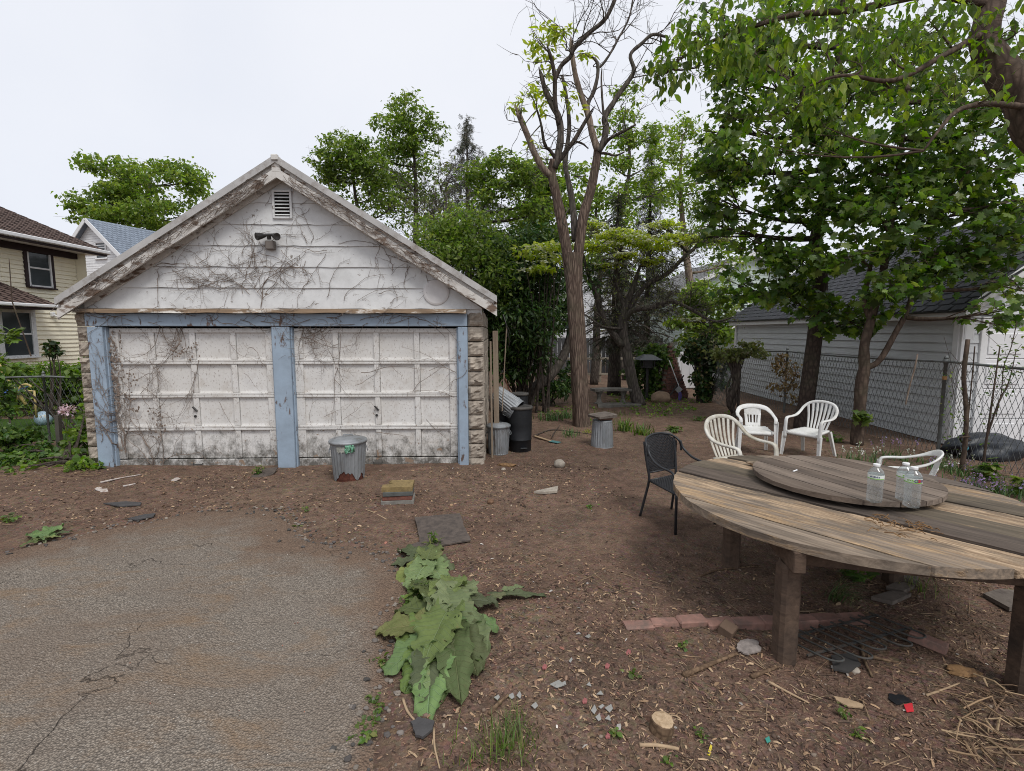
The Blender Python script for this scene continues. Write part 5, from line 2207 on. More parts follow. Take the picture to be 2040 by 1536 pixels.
# dormer
b = MB()
b.add([(-.45, 7.2, 5.45), (-.45, 9.6, 5.45), (-.45, 8.4, 6.35), (-2.6, 7.2, 5.5), (-2.6, 9.6, 5.5), (-2.6, 8.4, 6.35)], [(0, 1, 2), (0, 2, 5, 3), (1, 4, 5, 2)])
dm = b.build('dormer', M_RSH, yh)
b = MB()
b.beam((-.40, 7.1, 5.42), (-.40, 8.4, 6.40), .06, .14)
b.beam((-.40, 9.7, 5.42), (-.40, 8.4, 6.40), .06, .14)
b.build('dormer_trim', M_BROWN, dm)
b = MB()
b.add([(-.43, 7.8, 5.5), (-.43, 9.0, 5.5), (-.43, 8.4, 6.0)], [(0, 1, 2)])
b.build('dormer_pane', M_TRIM, dm)


def small_house(label, loc, rz, w, d, h, pitch, wall_m, roof_m, wins, course=.14, stack=False):
    t = thing('house', label, 'house', loc, rz)
    b = MB()
    lap_siding(b, (-w / 2, -d / 2), (w / 2, -d / 2), 0, h, course)
    lap_siding(b, (w / 2, -d / 2), (w / 2, d / 2), 0, h, course)
    lap_siding(b, (-w / 2, d / 2), (-w / 2, -d / 2), 0, h, course)
    b.box((0, 0, h / 2 - .02), (w - .04, d - .04, h - .04))
    z = h
    while z < h + pitch * w / 2 - .05:
        hw = (h + pitch * w / 2 - z) / pitch
        hw2 = max(0, hw - course / pitch)
        b.add([(-hw, -d / 2 - .014, z), (hw, -d / 2 - .014, z), (hw2, -d / 2, z + course), (-hw2, -d / 2, z + course)], [(0, 1, 2, 3)])
        z += course
    b.build('wall', wall_m, t)
    b = MB()
    rz0 = h + pitch * w / 2
    for s in (-1, 1):
        x = s * (w / 2 + .35)
        zz = h - pitch * .35
        q = [(x, -d / 2 - .35, zz), (x, d / 2 + .35, zz), (0, -d / 2 - .35, rz0), (0, d / 2 + .35, rz0)]
        if s > 0:
            shingle_plane(b, q[0], q[1], q[2], q[3], 18, 30, .02)
        else:
            shingle_plane(b, q[1], q[0], q[3], q[2], 18, 30, .02)
        V = [q[0], q[1], q[3], q[2]]
        b.add(V + [(p[0], p[1], p[2] - .12) for p in V], [(0, 1, 2, 3)[::s], (4, 5, 6, 7)[::-s], (0, 3, 7, 4), (1, 5, 6, 2), (0, 4, 5, 1)])
    b.build('roof', roof_m, t)
    b = MB()
    for s in (-1, 1):
        b.beam((s * (w / 2 + .37), -d / 2 - .37, h - pitch * .37 - .10), (0, -d / 2 - .37, rz0 - .10), .04, .22)
    b.build('rake_trim', M_TRIM, t)
    for x, z, ww, hh in wins:
        window(t, Matrix.Translation((x, -d / 2 - .02, z)), ww, hh, M_TRIM, M_TRIM, .07)
    return t


M_BSH = m_shingle('blue_grey_shingle', (.17, .20, .245), (.23, .265, .315))
small_house('small pale house with a blue-grey roof behind the cream house', (-23.8, 33.9, 0), math.radians(-18), 6.0, 7, 6.2, .85, M_TRIM, M_BSH, [(.6, 6.9, .8, .9), (-2, 4.0, .9, 1.3)])
M_PALEG = m_plain('pale_green_siding', (.45, .52, .48), .7, .2, .06, 1)
t = small_house('pale green house with white porch far behind the yard', (13.2, 33, 0), math.radians(6), 8, 8, 4.6, .5, M_PALEG, m_shingle('far_shingle', (.2, .2, .2), (.28, .28, .28)),
                [(-3.0, 3.3, .9, 1.3), (-.6, 3.3, .9, 1.3), (1.6, 3.3, .9, 1.3), (-3.0, 1.3, .8, 1.1), (3, 1.3, .8, 1.1)])
b = MB()
b.box((0, -4.9, 2.35), (7.6, 1.9, .16), None, .02)
for k in range(5):
    b.box((-3.6 + k * 1.8, -5.7, 1.2), (.14, .14, 2.2), None, .02)
b.box((0, -5.75, .8), (7.4, .05, .08))
b.build('porch', M_TRIM, t)
small_house('far white house glimpsed left of the leaning dogwood trunk', (6.6, 40, 0), math.radians(-8), 8, 9, 4.6, .6, m_plain('white_house', (.66, .665, .69), .7, .2, .05, 1), m_shingle('far_shingle2', (.16, .15, .15), (.24, .22, .21)), [(-2, 3.0, .9, 1.4), (.5, 3.0, .9, 1.4), (2.4, 1.2, .9, 1.4)])

# ------------------------------------------------------------------ ruined brick wall, feeder, bench, poles
M_OBRICK = m_plain('old_red_brick', (.17, .082, .066), .93, .15, .35, 5, .5, c2=(.10, .06, .052))
bw = thing('brick_wall', 'crumbling sloped end of a red brick wall at the back of the yard', 'wall', (4.55, 15.75, -.02), math.radians(4))
for r in range(25):
    z = .035 + r * .074
    wr = 1.02 - max(0, (r - 2)) * .030
    x0 = .16 + .012 * r + (.105 if r % 2 else 0) - .1
    while x0 < wr - .05:
        L = min(.205, wr - x0)
        b = MB()
        b.box((x0 + L / 2, U(-.012, .012), z), (L - .01, .20, .064), U(-.03, .03), .008)
        b.build('brick', M_OBRICK, bw)
        x0 += .21
b = MB()
b.prism([(.06, -.075), (.95, -.075), (.95, .075), (.06, .075)], 0, .3)
for r in range(12):
    z = .3 + r * .125
    b.box((.10 + .02 * r + (.88 - .055 * r) / 2 - .03, 0, z + .06), (.78 - .06 * r, .15, .125))
b.build('mortar_core', M_MORTAR, bw)
fd = thing('lantern', 'dark pagoda-roofed garden lantern half hidden in ivy', 'lantern', at(1290, 735, 15.3)[:2] + (0,) if False else (at(1290, 735, 15.3).x, 15.3, 0))
b = MB()
b.lathe([(.04, 0), (.04, 1.0), (.20, 1.02), (.20, 1.06), (0, 1.06)], 10)
b.build('stand', M_DKMETAL, fd)
b = MB()
for s in ((-.16, -.16), (.16, -.16), (-.16, .16), (.16, .16)):
    b.box((s[0], s[1], 1.17), (.03, .03, .24))
b.box((0, 0, 1.17), (.24, .24, .22))
b.build('lantern_box', M_DKMETAL, fd)
b = MB()
b.add([(-.36, -.36, 1.27), (.36, -.36, 1.27), (.36, .36, 1.27), (-.36, .36, 1.27), (-.12, -.12, 1.42), (.12, -.12, 1.42), (.12, .12, 1.42), (-.12, .12, 1.42)], [(3, 2, 1, 0), (4, 5, 6, 7), (0, 1, 5, 4), (1, 2, 6, 5), (2, 3, 7, 6), (3, 0, 4, 7)])
b.build('pagoda_roof', m_plain('lantern_roof', (.10, .105, .11), .5, .4), fd)

M_CONC = m_plain('old_concrete', (.20, .185, .165), .92, .2, .25, 6, .5, c2=(.11, .105, .09))
bx, by = gp(1215, 806)
bn = thing('stone_bench', 'curved weathered concrete garden bench behind the big tree', 'bench', (bx + .05, by + .1, g0(bx, by)), .06)
b = MB()
n = 14
top = []
for i in range(n + 1):
    a = -.62 + 1.24 * i / n
    top.append((1.05 * math.sin(a), -.95 + 1.05 * math.cos(a) + .18))
inn = []
for i in range(n, -1, -1):
    a = -.62 + 1.24 * i / n
    inn.append((1.05 * .66 * math.sin(a) * 1.35, -.95 + .85 * math.cos(a) - .02))
b.prism((inn[::-1] + top[::-1]), .40, .47)
b.build('seat', M_CONC, bn)
for s in (-1, 1):
    b = MB()
    b.lathe([(.13, 0), (.13, .04), (.085, .07), (.06, .16), (.055, .22), (.075, .30), (.11, .36), (.12, .398), (0, .398)], 18, (s * .36, 0, 0))
    b.build('pedestal', M_CONC, bn)
flat('flat_stone', 'long stone plank lying on the ground under the concrete bench', 'stone', [(1190, 806), (1275, 803), (1278, 810), (1192, 812)], M_CONC, .05, lift=.01)
p0, p1 = at(1326, 806, 15.1), at(1362, 748, 15.5)
b = MB()
b.tube([Vector((0, 0, 0)), p1 - Vector((p0.x, p0.y, 0))], .022, 8)
o = b.build('pole', M_DKMETAL)
o.location = (p0.x, p0.y, .0)
tag(o, 'black pole leaning before the ruined brick wall', 'pole')
p0, p1 = at(1352, 776, 15.35), at(1333, 718, 15.45)
mp = thing('broom', 'upturned white-handled tool with a pale diamond head leaning on the brick wall', 'tool', p0)
b = MB()
b.tube([(0, 0, .12), p1 - p0], .016, 8)
b.build('handle', M_TRIM, mp)
b = MB()
b.box((0, 0, 0), (.17, .03, .17), Matrix.Rotation(PI / 4, 3, 'Y'), .01)
b.box((0, -.02, 0), (.07, .02, .07), Matrix.Rotation(PI / 4, 3, 'Y'), .004)
b.build('head', m_plain('pale_grey_plastic', (.42, .43, .44), .6, .3), mp)
b = MB()
b.ribbon([(.03, -.02, -.08), (.05, -.03, -.2), (.02, -.03, -.33)], [(1, 0, .1)] * 3, [.08, .12, .07], .02)
b.build('purple_rag', m_plain('purple_cloth', (.12, .10, .28), .9, .1), mp)

# ------------------------------------------------------------------ things beyond the fences
wb = thing('tarp_heap', 'dark tarpaulin heap behind the chain-link fence at the right', 'tarpaulin', (8.0, 8.35, -.02))
b = MB()
b.rock((0, 0, .17), (.62, .34, .26), 51, .35, 3)
b.build('sheet', m_plain('navy_tarp', (.018, .022, .030), .45, .4, .4, 5, .3, c2=(.035, .04, .045)), wb, True)
b = MB()
b.rock((-.50, -.20, .22), (.07, .03, .06), 52, .4, 1)
b.build('teal_patch', m_plain('teal_plastic', (.05, .23, .30), .5, .4, .3, 20), wb)
sw = thing('swing_frame', 'yellow tubular play frame with a blue sling behind the left fence', 'play frame', (at(40, 800, 10.6).x, 10.6, -.02))
M_YEL = m_plain('yellow_paint', (.52, .42, .16), .5, .4, .15, 8, .1, c2=(.35, .25, .12))
q = lambda u, v, y=10.6: at(u, v, y) - Vector((at(40, 800, 10.6).x, 10.6, -.02))
b = MB()
b.tube([q(-8, 720), q(26, 768), q(52, 806)], .035, 8)
b.build('frame_leg', M_YEL, sw, True)
b = MB()
b.tube(smooth_path([q(36, 796), q(38, 776), q(45, 767), q(55, 766), q(63, 771)], 4), .022, 8)
b.tube([q(40, 778), q(68, 779), q(73, 832)], .022, 8)
b.build('handle_bar', M_YEL, sw, True)
b = MB()
b.ribbon([q(12, 768), q(28, 784), q(46, 774)], [(0, 1, .3)] * 3, .30, .02)
b.build('sling_seat', m_plain('blue_fabric', (.04, .08, .25), .6, .3), sw, True)
b = MB()
b.lathe([(.17 * math.sin(PI * i / 14), -.17 * math.cos(PI * i / 14)) for i in range(15)], 20)
o = b.build('ball', m_plain('ball_print', (.33, .45, .54), .4, .5, .5, 4, 0, c2=(.50, .45, .32), lo=.56, hi=.6), smooth=True)
o.location = (at(86, 822, 11.2).x, 11.2, .16)
tag(o, 'pale blue play ball on the lawn behind the left fence', 'ball')
V, F = grid_mesh(np.arange(-13.5, -6.7, .4), np.arange(9.6, 12.2, .3), lambda X, Y: gz(X, Y) + .012)
o = MB().add(V, F).build('lawn', m_plain('lawn_green', (.05, .095, .02), .95, .1, .3, 8, .8, c2=(.035, .06, .015)))
o['kind'] = 'structure'

# ------------------------------------------------------------------ foliage tools
def tmpl_oval(w=.5, fold=.10, curl=.12):
    V = [(0, 0, 0), (-w * .42, .28, fold), (-w * .5, .55, fold * .9 - curl * .3), (0, 1, -curl), (w * .5, .55, fold * .9 - curl * .3), (w * .42, .28, fold), (0, .5, 0)]
    F = [(0, 6, 2, 1), (6, 3, 2), (0, 5, 4, 6), (6, 4, 3)]
    return np.array(V), F


def tmpl_maple():
    half = [(.0, .0), (.20, -.10), (.42, -.02), (.34, .14), (.62, .30), (.52, .46), (.30, .46), (.34, .62), (.14, .66), (.0, 1.0)]
    out = half + [(-x, y) for x, y in half[-2:0:-1]]
    V = [(x * .95, y, -.16 * x * x - .10 * max(0, y - .5) + .02 * math.sin(9 * x)) for x, y in out] + [(0, .30, .03)]
    n = len(out)
    return np.array(V), [(i, (i + 1) % n, n)[::-1] for i in range(n)]


def tmpl_tri():
    return np.array([(0, 0, 0), (-.27, .5, .06), (0, 1, -.04), (.27, .5, .06)]), [(0, 3, 2, 1)]


def tmpl_spray(n=7, seed=1, w=.16):
    """a needled twig: a few narrow blades off one stalk"""
    r = random.Random(seed)
    V, F = [], []
    for i in range(n):
        t = i / n
        for s in (-1, 1):
            a = s * r.uniform(.5, 1.0)
            L = .45 * (1 - .5 * t)
            x0, y0 = 0, t * .7
            x1, y1 = L * math.sin(a), y0 + L * math.cos(a)
            z = r.uniform(-.1, .1)
            k = len(V)
            V += [(x0, y0, 0), (x1, y1, z), (x1 * .9 + w * .3, y1 - w * .5 * s * 0 - .03, z), (x0, y0 + w * .45, 0)]
            F.append((k, k + 1, k + 2, k + 3))
    return np.array(V), F


T_OVAL, T_MAPLE, T_TRI, T_LONG, T_SPRAY = tmpl_oval(), tmpl_maple(), tmpl_tri(), tmpl_oval(.34, .07, .2), tmpl_spray()
T_WIDE = tmpl_oval(.72, .10, .16)


def scatter_leaves(b, P, size, tmpl, tilt=.5, droop=.3, var=.3, rng=RNG, yaw=None):
    """leaves of template tmpl at points P; tilt = spread of the leaf normals, droop = how far tips hang"""
    P = np.asarray(P, float)
    n = len(P)
    if n == 0:
        return b
    TV, TF = tmpl
    s = size * (1 + (var + .2) * rng.uniform(-1, 1, n))
    ya = rng.uniform(0, 2 * PI, n) if yaw is None else yaw + rng.normal(0, .5, n)
    pi_ = -droop + rng.normal(0, tilt, n)
    ro = rng.normal(0, tilt, n)
    cy, sy, cp, sp, cr, sr = np.cos(ya), np.sin(ya), np.cos(pi_), np.sin(pi_), np.cos(ro), np.sin(ro)
    # R = Rz(ya) Rx(pi) Ry(ro)
    R = np.empty((n, 3, 3))
    R[:, 0, 0] = cy * cr - sy * sp * sr
    R[:, 0, 1] = -sy * cp
    R[:, 0, 2] = cy * sr + sy * sp * cr
    R[:, 1, 0] = sy * cr + cy * sp * sr
    R[:, 1, 1] = cy * cp
    R[:, 1, 2] = sy * sr - cy * sp * cr
    R[:, 2, 0] = -cp * sr
    R[:, 2, 1] = sp
    R[:, 2, 2] = cp * cr
    V = np.einsum('nij,kj->nki', R, TV) * s[:, None, None] + P[:, None, :]
    m = len(TV)
    off = (np.arange(n) * m)[:, None, None]
    base = b.n
    b.v.append(V.reshape(-1, 3))
    b.n += n * m
    groups = {}
    for f in TF:
        groups.setdefault(len(f), []).append(f)
    for k, a in groups.items():
        A = np.asarray(a)[None] + off
        b.f.setdefault(k, []).append(A.reshape(-1, k) + base)
    return b


def blob_points(c, rad, n, sub=9, sig=.26, shell=.35, rng=RNG, flat=.75):
    """clumpy points in an ellipsoid: returns (points, sub-centres)"""
    d = rng.normal(0, 1, (sub, 3))
    d /= np.linalg.norm(d, axis=1)[:, None]
    r = rng.uniform(shell, 1, sub) ** .6
    S = np.array(c) + d * r[:, None] * np.array(rad)
    k = rng.integers(0, sub, n)
    P = S[k] + np.clip(rng.normal(0, 1, (n, 3)), -1.75, 1.75) * np.array(rad) * sig * np.array([1, 1, flat])
    return P, S


def bez(p0, p1, p2, n=7):
    return [p0 * (1 - t) ** 2 + p1 * 2 * t * (1 - t) + p2 * t * t for t in [i / n for i in range(n + 1)]]


def bark_trunk(b, path, rad, seg=14, lumps=.06, seed=0):
    """tapered trunk with an uneven outline"""
    pts = smooth_path(path, 5)
    m = len(path)
    rr = []
    for i in range(len(pts)):
        f = i / (len(pts) - 1) * (m - 1)
        k = min(m - 2, int(f))
        r = rad[k] + (rad[k + 1] - rad[k]) * (f - k)
        rr.append(r * (1 + lumps * (2 * float(vnoise(np.array([i * .45 + seed]), np.array([seed * 1.7]), 5)[0]) - 1)))
    st = b.n
    b.tube(pts, rr, seg)
    V = b.v[-1]
    ang = np.arctan2(V[:, 1] - V[:, 1].mean(), V[:, 0] - V[:, 0].mean())
    return pts


def tree(label, base, path, rad, blobs, leaf_m, bark_m, tmpl, size, group=None, dens=1.0, tilt=.55, droop=.3, name='tree', limbs=True, twigs=True, sig=.26, cat='tree', sub=9, limb_r=.5, leaf_name='crown', seg=12, sm=True, flat=.75, stems=None):
    """path: trunk points (world); blobs: [(centre, (rx,ry,rz), leaves)]"""
    base = Vector(base)
    t = thing(name, label, cat, base, 0, group)
    loc = lambda p: Vector(p) - base
    b = MB()
    tp = bark_trunk(b, [loc(p) for p in path], rad, seg)
    for sp, sr in (stems or []):
        tp += bark_trunk(b, [loc(p) for p in sp], sr, 8)
    tw = MB()
    lv = MB()
    ntp = len(tp)
    for (c, r, n) in blobs:
        c = loc(c)
        n = int(n * dens)
        P, S = blob_points(c, r, n, sub, sig, flat=flat)
        if limbs:
            # nearest trunk point lower than the blob
            best = min(tp[ntp // 6:], key=lambda q: (q - c).length + max(0, q.z - c.z + .2 * r[2]) * 3)
            rl = min(rad[0] * limb_r, .02 + .022 * (best - c).length)
            mid = (best + c) / 2 + Vector((U(-.2, .2), U(-.2, .2), -.12 * (best - c).length))
            lp_ = bez(best, mid, c, 6)
            b.tube(lp_, [rl * (1 - .75 * i / 6) for i in range(7)], 6)
            if twigs:
                for s in S:
                    s = Vector(s)
                    st = lp_[RND.randint(3, 6)]
                    m_ = (st + s) / 2 + Vector((U(-.1, .1), U(-.1, .1), U(-.1, .1))) * r[0]
                    tw.tube(bez(st, m_, s, 4), [rl * .28, rl * .22, rl * .17, rl * .12, rl * .06], 4, False)
                    for _ in range(3):
                        e = s + Vector((RND.gauss(0, 1) * r[0], RND.gauss(0, 1) * r[1], RND.gauss(0, .7) * r[2])) * sig * 1.3
                        tw.tube([tuple(m_.lerp(s, U(.3, 1))), tuple((s + e) / 2 + Vector((0, 0, .03))), tuple(e)], [rl * .12, rl * .09, rl * .04], 3, False)
        scatter_leaves(lv, P, size, tmpl, tilt, droop)
    b.build('trunk', bark_m, t, sm)
    if tw.n:
        tw.build('twigs', bark_m, t, kind='stuff')
    if lv.n:
        lv.build(leaf_name, leaf_m, t, kind='stuff')
    return t


LF_MAPLE = m_leaf('maple_leaf', (.045, .090, .016), (.085, .140, .025), (.17, .23, .038), .45, 2.0)
LF_FRONT = m_leaf('front_leaf', (.070, .125, .018), (.12, .18, .026), (.20, .26, .045), .52, 2.0)
LF_GREEN = m_leaf('mid_green_leaf', (.085, .140, .028), (.14, .20, .042), (.21, .26, .07), .48, 1.8)
LF_LIME = m_leaf('spring_green_leaf', (.12, .19, .036), (.175, .25, .048), (.25, .30, .065), .5, 1.7)
LF_YEL = m_leaf('yellow_green_leaf', (.30, .36, .035), (.38, .42, .055), (.20, .27, .045), .55, 1.6)
LF_DARK = m_leaf('dark_evergreen_leaf', (.026, .060, .017), (.052, .10, .024), (.10, .155, .04), .25, 1.5, .35)
LF_OLIVE = m_leaf('olive_leaf', (.13, .16, .055), (.18, .20, .075), (.16, .15, .07), .4, 1.5)
LF_SPRUCE = m_leaf('spruce_needles', (.045, .058, .036), (.080, .088, .058), (.13, .10, .075), .15, 1.0, .7)
LF_HEDGE = m_leaf('hedge_leaf', (.105, .18, .030), (.175, .265, .045), (.065, .115, .024), .42, 1.7)
LF_IVY = m_leaf('ivy_leaf', (.020, .048, .015), (.045, .085, .022), (.20, .17, .08), .25, 1.4, .35)
LF_BRAM = m_leaf('bramble_leaf', (.042, .090, .018), (.085, .15, .030), (.13, .19, .04), .35, 1.6)
LF_DRY = m_leaf('dry_leaf', (.22, .15, .075), (.30, .21, .11), (.12, .08, .045), .3, 1.0, .7)
LF_GRASS = m_leaf('grass_blade', (.075, .14, .025), (.13, .19, .045), (.22, .22, .08), .35, 1.4)
LF_WEED = m_leaf('weed_leaf', (.07, .135, .025), (.13, .20, .04), (.18, .20, .06), .35, 1.5)
PET_W = m_leaf('white_petal', (.70, .71, .66), (.78, .78, .74), None, .3, 1.0)
PET_P = m_leaf('lilac_petal', (.42, .26, .52), (.55, .38, .62), (.30, .25, .55), .3, 1.0)
PET_K = m_leaf('pink_petal', (.70, .48, .60), (.78, .62, .70), None, .3, 1.0)
BK_MAIN = m_bark('furrowed_bark', (.075, .052, .042), (.25, .185, .145), 24, (1, 1, .13), .9, .025)
BK_MAPLE = m_bark('maple_bark', (.040, .030, .026), (.105, .078, .062), 14, (1, 1, .4), .6, .012, 9)
BK_DARK = m_bark('dark_bark', (.045, .036, .031), (.125, .10, .084), 14, (1, 1, .3), .8, .02)
BK_GREY = m_bark('grey_bark', (.06, .052, .046), (.17, .145, .125), 14, (1, 1, .25), .7, .015)
BK_TAN = m_bark('tan_bark', (.060, .043, .034), (.155, .112, .085), 14, (1, 1, .3), .6, .01, 7)
BK_PALE = m_bark('bleached_wood', (.15, .11, .085), (.36, .29, .235), 12, (1, 1, .12), .7, .012)

# ------------------------------------------------------------------ the big half-dead tree
mt_base = Vector((1.57, 11.1, g0(1.57, 11.1) - .05))
bt = thing('tree', 'tall half-dead tree with furrowed bark and broken bare limbs beside the garage', 'tree', mt_base)
A2 = lambda u, v, y=11.1: at(u, v, y) - mt_base
b = MB()
tr = [A2(1160, 862), A2(1158, 835), A2(1155, 790), A2(1152, 720), A2(1148, 640), A2(1143, 560), A2(1139, 505)]
pts = smooth_path(tr, 9)
seg = 44
V, F = [], []
for i, p in enumerate(pts):
    f = i / (len(pts) - 1)
    r = .188 - .012 * f + .065 * math.exp(-f * 14)
    if f > .8:
        r += .035 * (f - .8) / .2
    for k in range(seg):
        a = 2 * PI * k / seg
        w = 1 + .05 * math.sin(a * 3 + f * 3) + .035 * math.sin(a * 7 - f * 9) + .13 * math.exp(-f * 11) * math.sin(a * 5 + 1)
        w += .07 * (float(vnoise(np.array([a * 5.1]), np.array([p.z * 2.3]), 17)[0]) - .5)
        V.append((p.x + r * w * math.cos(a), p.y + r * w * math.sin(a), p.z))
for i in range(len(pts) - 1):
    for k in range(seg):
        F.append((i * seg + k, i * seg + (k + 1) % seg, (i + 1) * seg + (k + 1) % seg, (i + 1) * seg + k))
b.add(V, F)
b.build('trunk', BK_MAIN, bt, True)


def limb_obj(name, pix, r0, r1, y0=11.1, y1=11.1, m=BK_MAIN, broken=False, seg=10):
    n = len(pix)
    P = [A2(u, v, y0 + (y1 - y0) * i / (n - 1)) for i, (u, v) in enumerate(pix)]
    pp = smooth_path(P, 5)
    rr = []
    for i in range(len(pp)):
        f = i / (len(pp) - 1)
        rr.append((r0 + (r1 - r0) * f) * (1 + .10 * (2 * float(vnoise(np.array([i * .6]), np.array([r0 * 91 + y1]), 3)[0]) - 1)))
    b = MB()
    b.tube(pp, rr, seg)
    if broken:                                             # splintered stub
        d = (pp[-1] - pp[-2]).normalized()
        for k in range(6):
            o_ = Vector((U(-1, 1), U(-1, 1), U(-1, 1))) * r1 * .6
            b.tube([pp[-1] - d * .05 + o_, pp[-1] + d * U(.05, .16) + o_ * .6], [r1 * .4, .004], 4)
    b.build(name, m, bt, True)
    return pp


LIMBS = []
LIMBS.append(limb_obj('limb', [(1135, 530), (1118, 437), (1107, 383), (1099, 345), (1104, 318)], 0.120, 0.081, 11.05, 10.9, seg=14))
LIMBS.append(limb_obj('limb', [(1101, 352), (1085, 339), (1067, 310), (1052, 273), (1032, 224)], 0.078, 0.053, 10.95, 10.6, BK_PALE, True))
LIMBS.append(limb_obj('limb', [(1104, 335), (1116, 284), (1114, 237), (1099, 208), (1085, 175), (1078, 148)], 0.081, 0.043, 10.9, 10.8, BK_GREY, True))
LIMBS.append(limb_obj('limb', [(1114, 250), (1106, 204), (1105, 153), (1099, 120), (1092, 98)], 0.054, 0.031, 10.85, 10.6, BK_DARK, True))
LIMBS.append(limb_obj('limb', [(1106, 158), (1118, 131), (1136, 113), (1143, 98), (1169, 69), (1202, 42), (1220, 11), (1238, -40)], 0.045, 0.037, 10.75, 10.2, BK_GREY))
LIMBS.append(limb_obj('limb', [(1106, 330), (1121, 310), (1143, 281), (1165, 244), (1177, 224)], 0.060, 0.031, 10.9, 10.7, BK_DARK, True))
LIMBS.append(limb_obj('limb', [(1110, 322), (1096, 300), (1085, 288), (1078, 248), (1070, 219)], 0.039, 0.019, 10.9, 10.4, BK_DARK, False, 8))
LIMBS.append(limb_obj('limb', [(1146, 480), (1143, 430), (1138, 390), (1130, 350), (1126, 321), (1134, 255), (1129, 197), (1120, 150)], 0.081, 0.031, 11.3, 11.6, BK_GREY))
LIMBS.append(limb_obj('limb', [(1150, 525), (1161, 437), (1176, 383), (1187, 328), (1192, 290)], 0.114, 0.081, 11.1, 11.15, seg=14))
LIMBS.append(limb_obj('limb', [(1191, 300), (1180, 266), (1171, 226), (1158, 190), (1147, 153), (1140, 109), (1138, 82)], 0.078, 0.043, 11.1, 11.2, BK_PALE, True))
LIMBS.append(limb_obj('limb', [(1190, 302), (1202, 284), (1207, 255), (1205, 233), (1220, 208), (1234, 186), (1253, 160), (1263, 139), (1256, 109), (1278, 87), (1300, 69), (1326, 73)], 0.075, 0.025, 11.1, 10.9, BK_GREY))
LIMBS.append(limb_obj('limb', [(1170, 222), (1172, 204), (1183, 182), (1191, 146), (1187, 120), (1163, 108)], 0.051, 0.025, 11.15, 11.3, BK_GREY))
LIMBS.append(limb_obj('limb', [(1188, 134), (1198, 131), (1216, 106), (1234, 73), (1253, 36), (1262, -10)], 0.030, 0.015, 11.3, 11.4, BK_GREY, False, 8))
LIMBS.append(limb_obj('limb', [(1200, 292), (1215, 276), (1242, 262), (1267, 248)], 0.045, 0.019, 11.1, 10.7, BK_DARK, False, 8))
LIMBS.append(limb_obj('limb', [(1196, 305), (1210, 306), (1226, 310), (1244, 303)], 0.033, 0.015, 11.1, 10.8, BK_DARK, False, 8))
LIMBS.append(limb_obj('limb', [(1204, 245), (1200, 200), (1198, 160), (1199, 138)], 0.030, 0.012, 11.1, 11.0, BK_GREY, False, 8))
LIMBS.append(limb_obj('limb', [(1143, 281), (1160, 286), (1172, 296)], 0.027, 0.012, 10.9, 10.8, BK_DARK, False, 8))
LIMBS.append(limb_obj('limb', [(1145, 350), (1156, 352), (1170, 348)], 0.018, 0.007, 11.2, 11.1, BK_GREY, False, 6))
tw, lv = MB(), []


def twig(b, p, d, L, r, lvl, ends, jit=.28, up=.06, kids=(2, 4)):
    n = max(3, int(L / .16))
    pts = [p.copy()]
    for i in range(n):
        d = (d + Vector((RND.gauss(0, jit), RND.gauss(0, jit), RND.gauss(0, jit) + up))).normalized()
        p = p + d * (L / n)
        pts.append(p.copy())
    b.tube(pts, [r * (1 - .75 * i / n) for i in range(n + 1)], 4 if r > .012 else 3, False)
    ends.append(pts[-1])
    if lvl > 0:
        for _ in range(RND.randint(*kids)):
            k = RND.randint(1, n)
            dd = (d + Vector((RND.gauss(0, .8), RND.gauss(0, .8), RND.gauss(0, .6)))).normalized()
            twig(b, pts[k], dd, L * U(.45, .75), r * .55, lvl - 1, ends, jit, up, kids)


ends_top, ends_left = [], []
for li, n, lv0, L in ((4, 11, 2, 1.5), (10, 12, 2, 1.3), (12, 6, 2, 1.1), (11, 5, 1, .9), (9, 3, 1, .8)):
    P = LIMBS[li]
    for _ in range(n):
        k = RND.randint(len(P) // 4, len(P) - 1)
        d = (P[k] - P[k - 1]).normalized() + Vector((RND.gauss(0, .9), RND.gauss(0, .7), RND.gauss(.1, .6)))
        twig(tw, P[k], d.normalized(), L * U(.6, 1.15), .013, lv0, ends_top)
for li, n, lv0, L in ((3, 8, 1, .8), (6, 8, 1, .7), (2, 6, 1, .6), (1, 4, 1, .5), (7, 8, 1, .7), (5, 4, 1, .6), (0, 4, 1, .6), (13, 5, 1, .6)):
    P = LIMBS[li]
    for _ in range(n):
        k = RND.randint(len(P) // 4, len(P) - 1)
        d = Vector((RND.gauss(-.5, .8), RND.gauss(0, .7), RND.gauss(.2, .6)))
        twig(tw, P[k], d.normalized(), L * U(.6, 1.15), .013, lv0, ends_left)
# pale root-like vine on the trunk fork
tw.tube(smooth_path([A2(1128, 452, 10.72), A2(1120, 440, 10.7), A2(1128, 424, 10.72), A2(1134, 415, 10.75)], 4), .012, 5)
tw.build('twigs', BK_GREY, bt, kind='stuff')
b = MB()
for (u, v, rr, n) in ((1085, 62, .26, 90), (1070, 95, .22, 70), (1100, 60, .16, 40), (1130, 60, .14, 40), (1075, 118, .2, 45), (1058, 190, .2, 55), (1038, 205, .12, 30), (1085, 215, .16, 40), (1072, 172, .14, 30), (1022, 210, .1, 22), (1165, 108, .14, 24), (1090, 130, .16, 20), (1150, 210, .2, 22), (1130, 190, .2, 24), (1060, 280, .2, 16)):
    P, S = blob_points(A2(u, v, 10.8 + U(-.3, .3)), (rr, rr * .8, rr), n, 5, .4)
    scatter_leaves(b, P, .13, T_LONG, .7, .2)
b.build('leaves', LF_YEL, bt, kind='stuff')

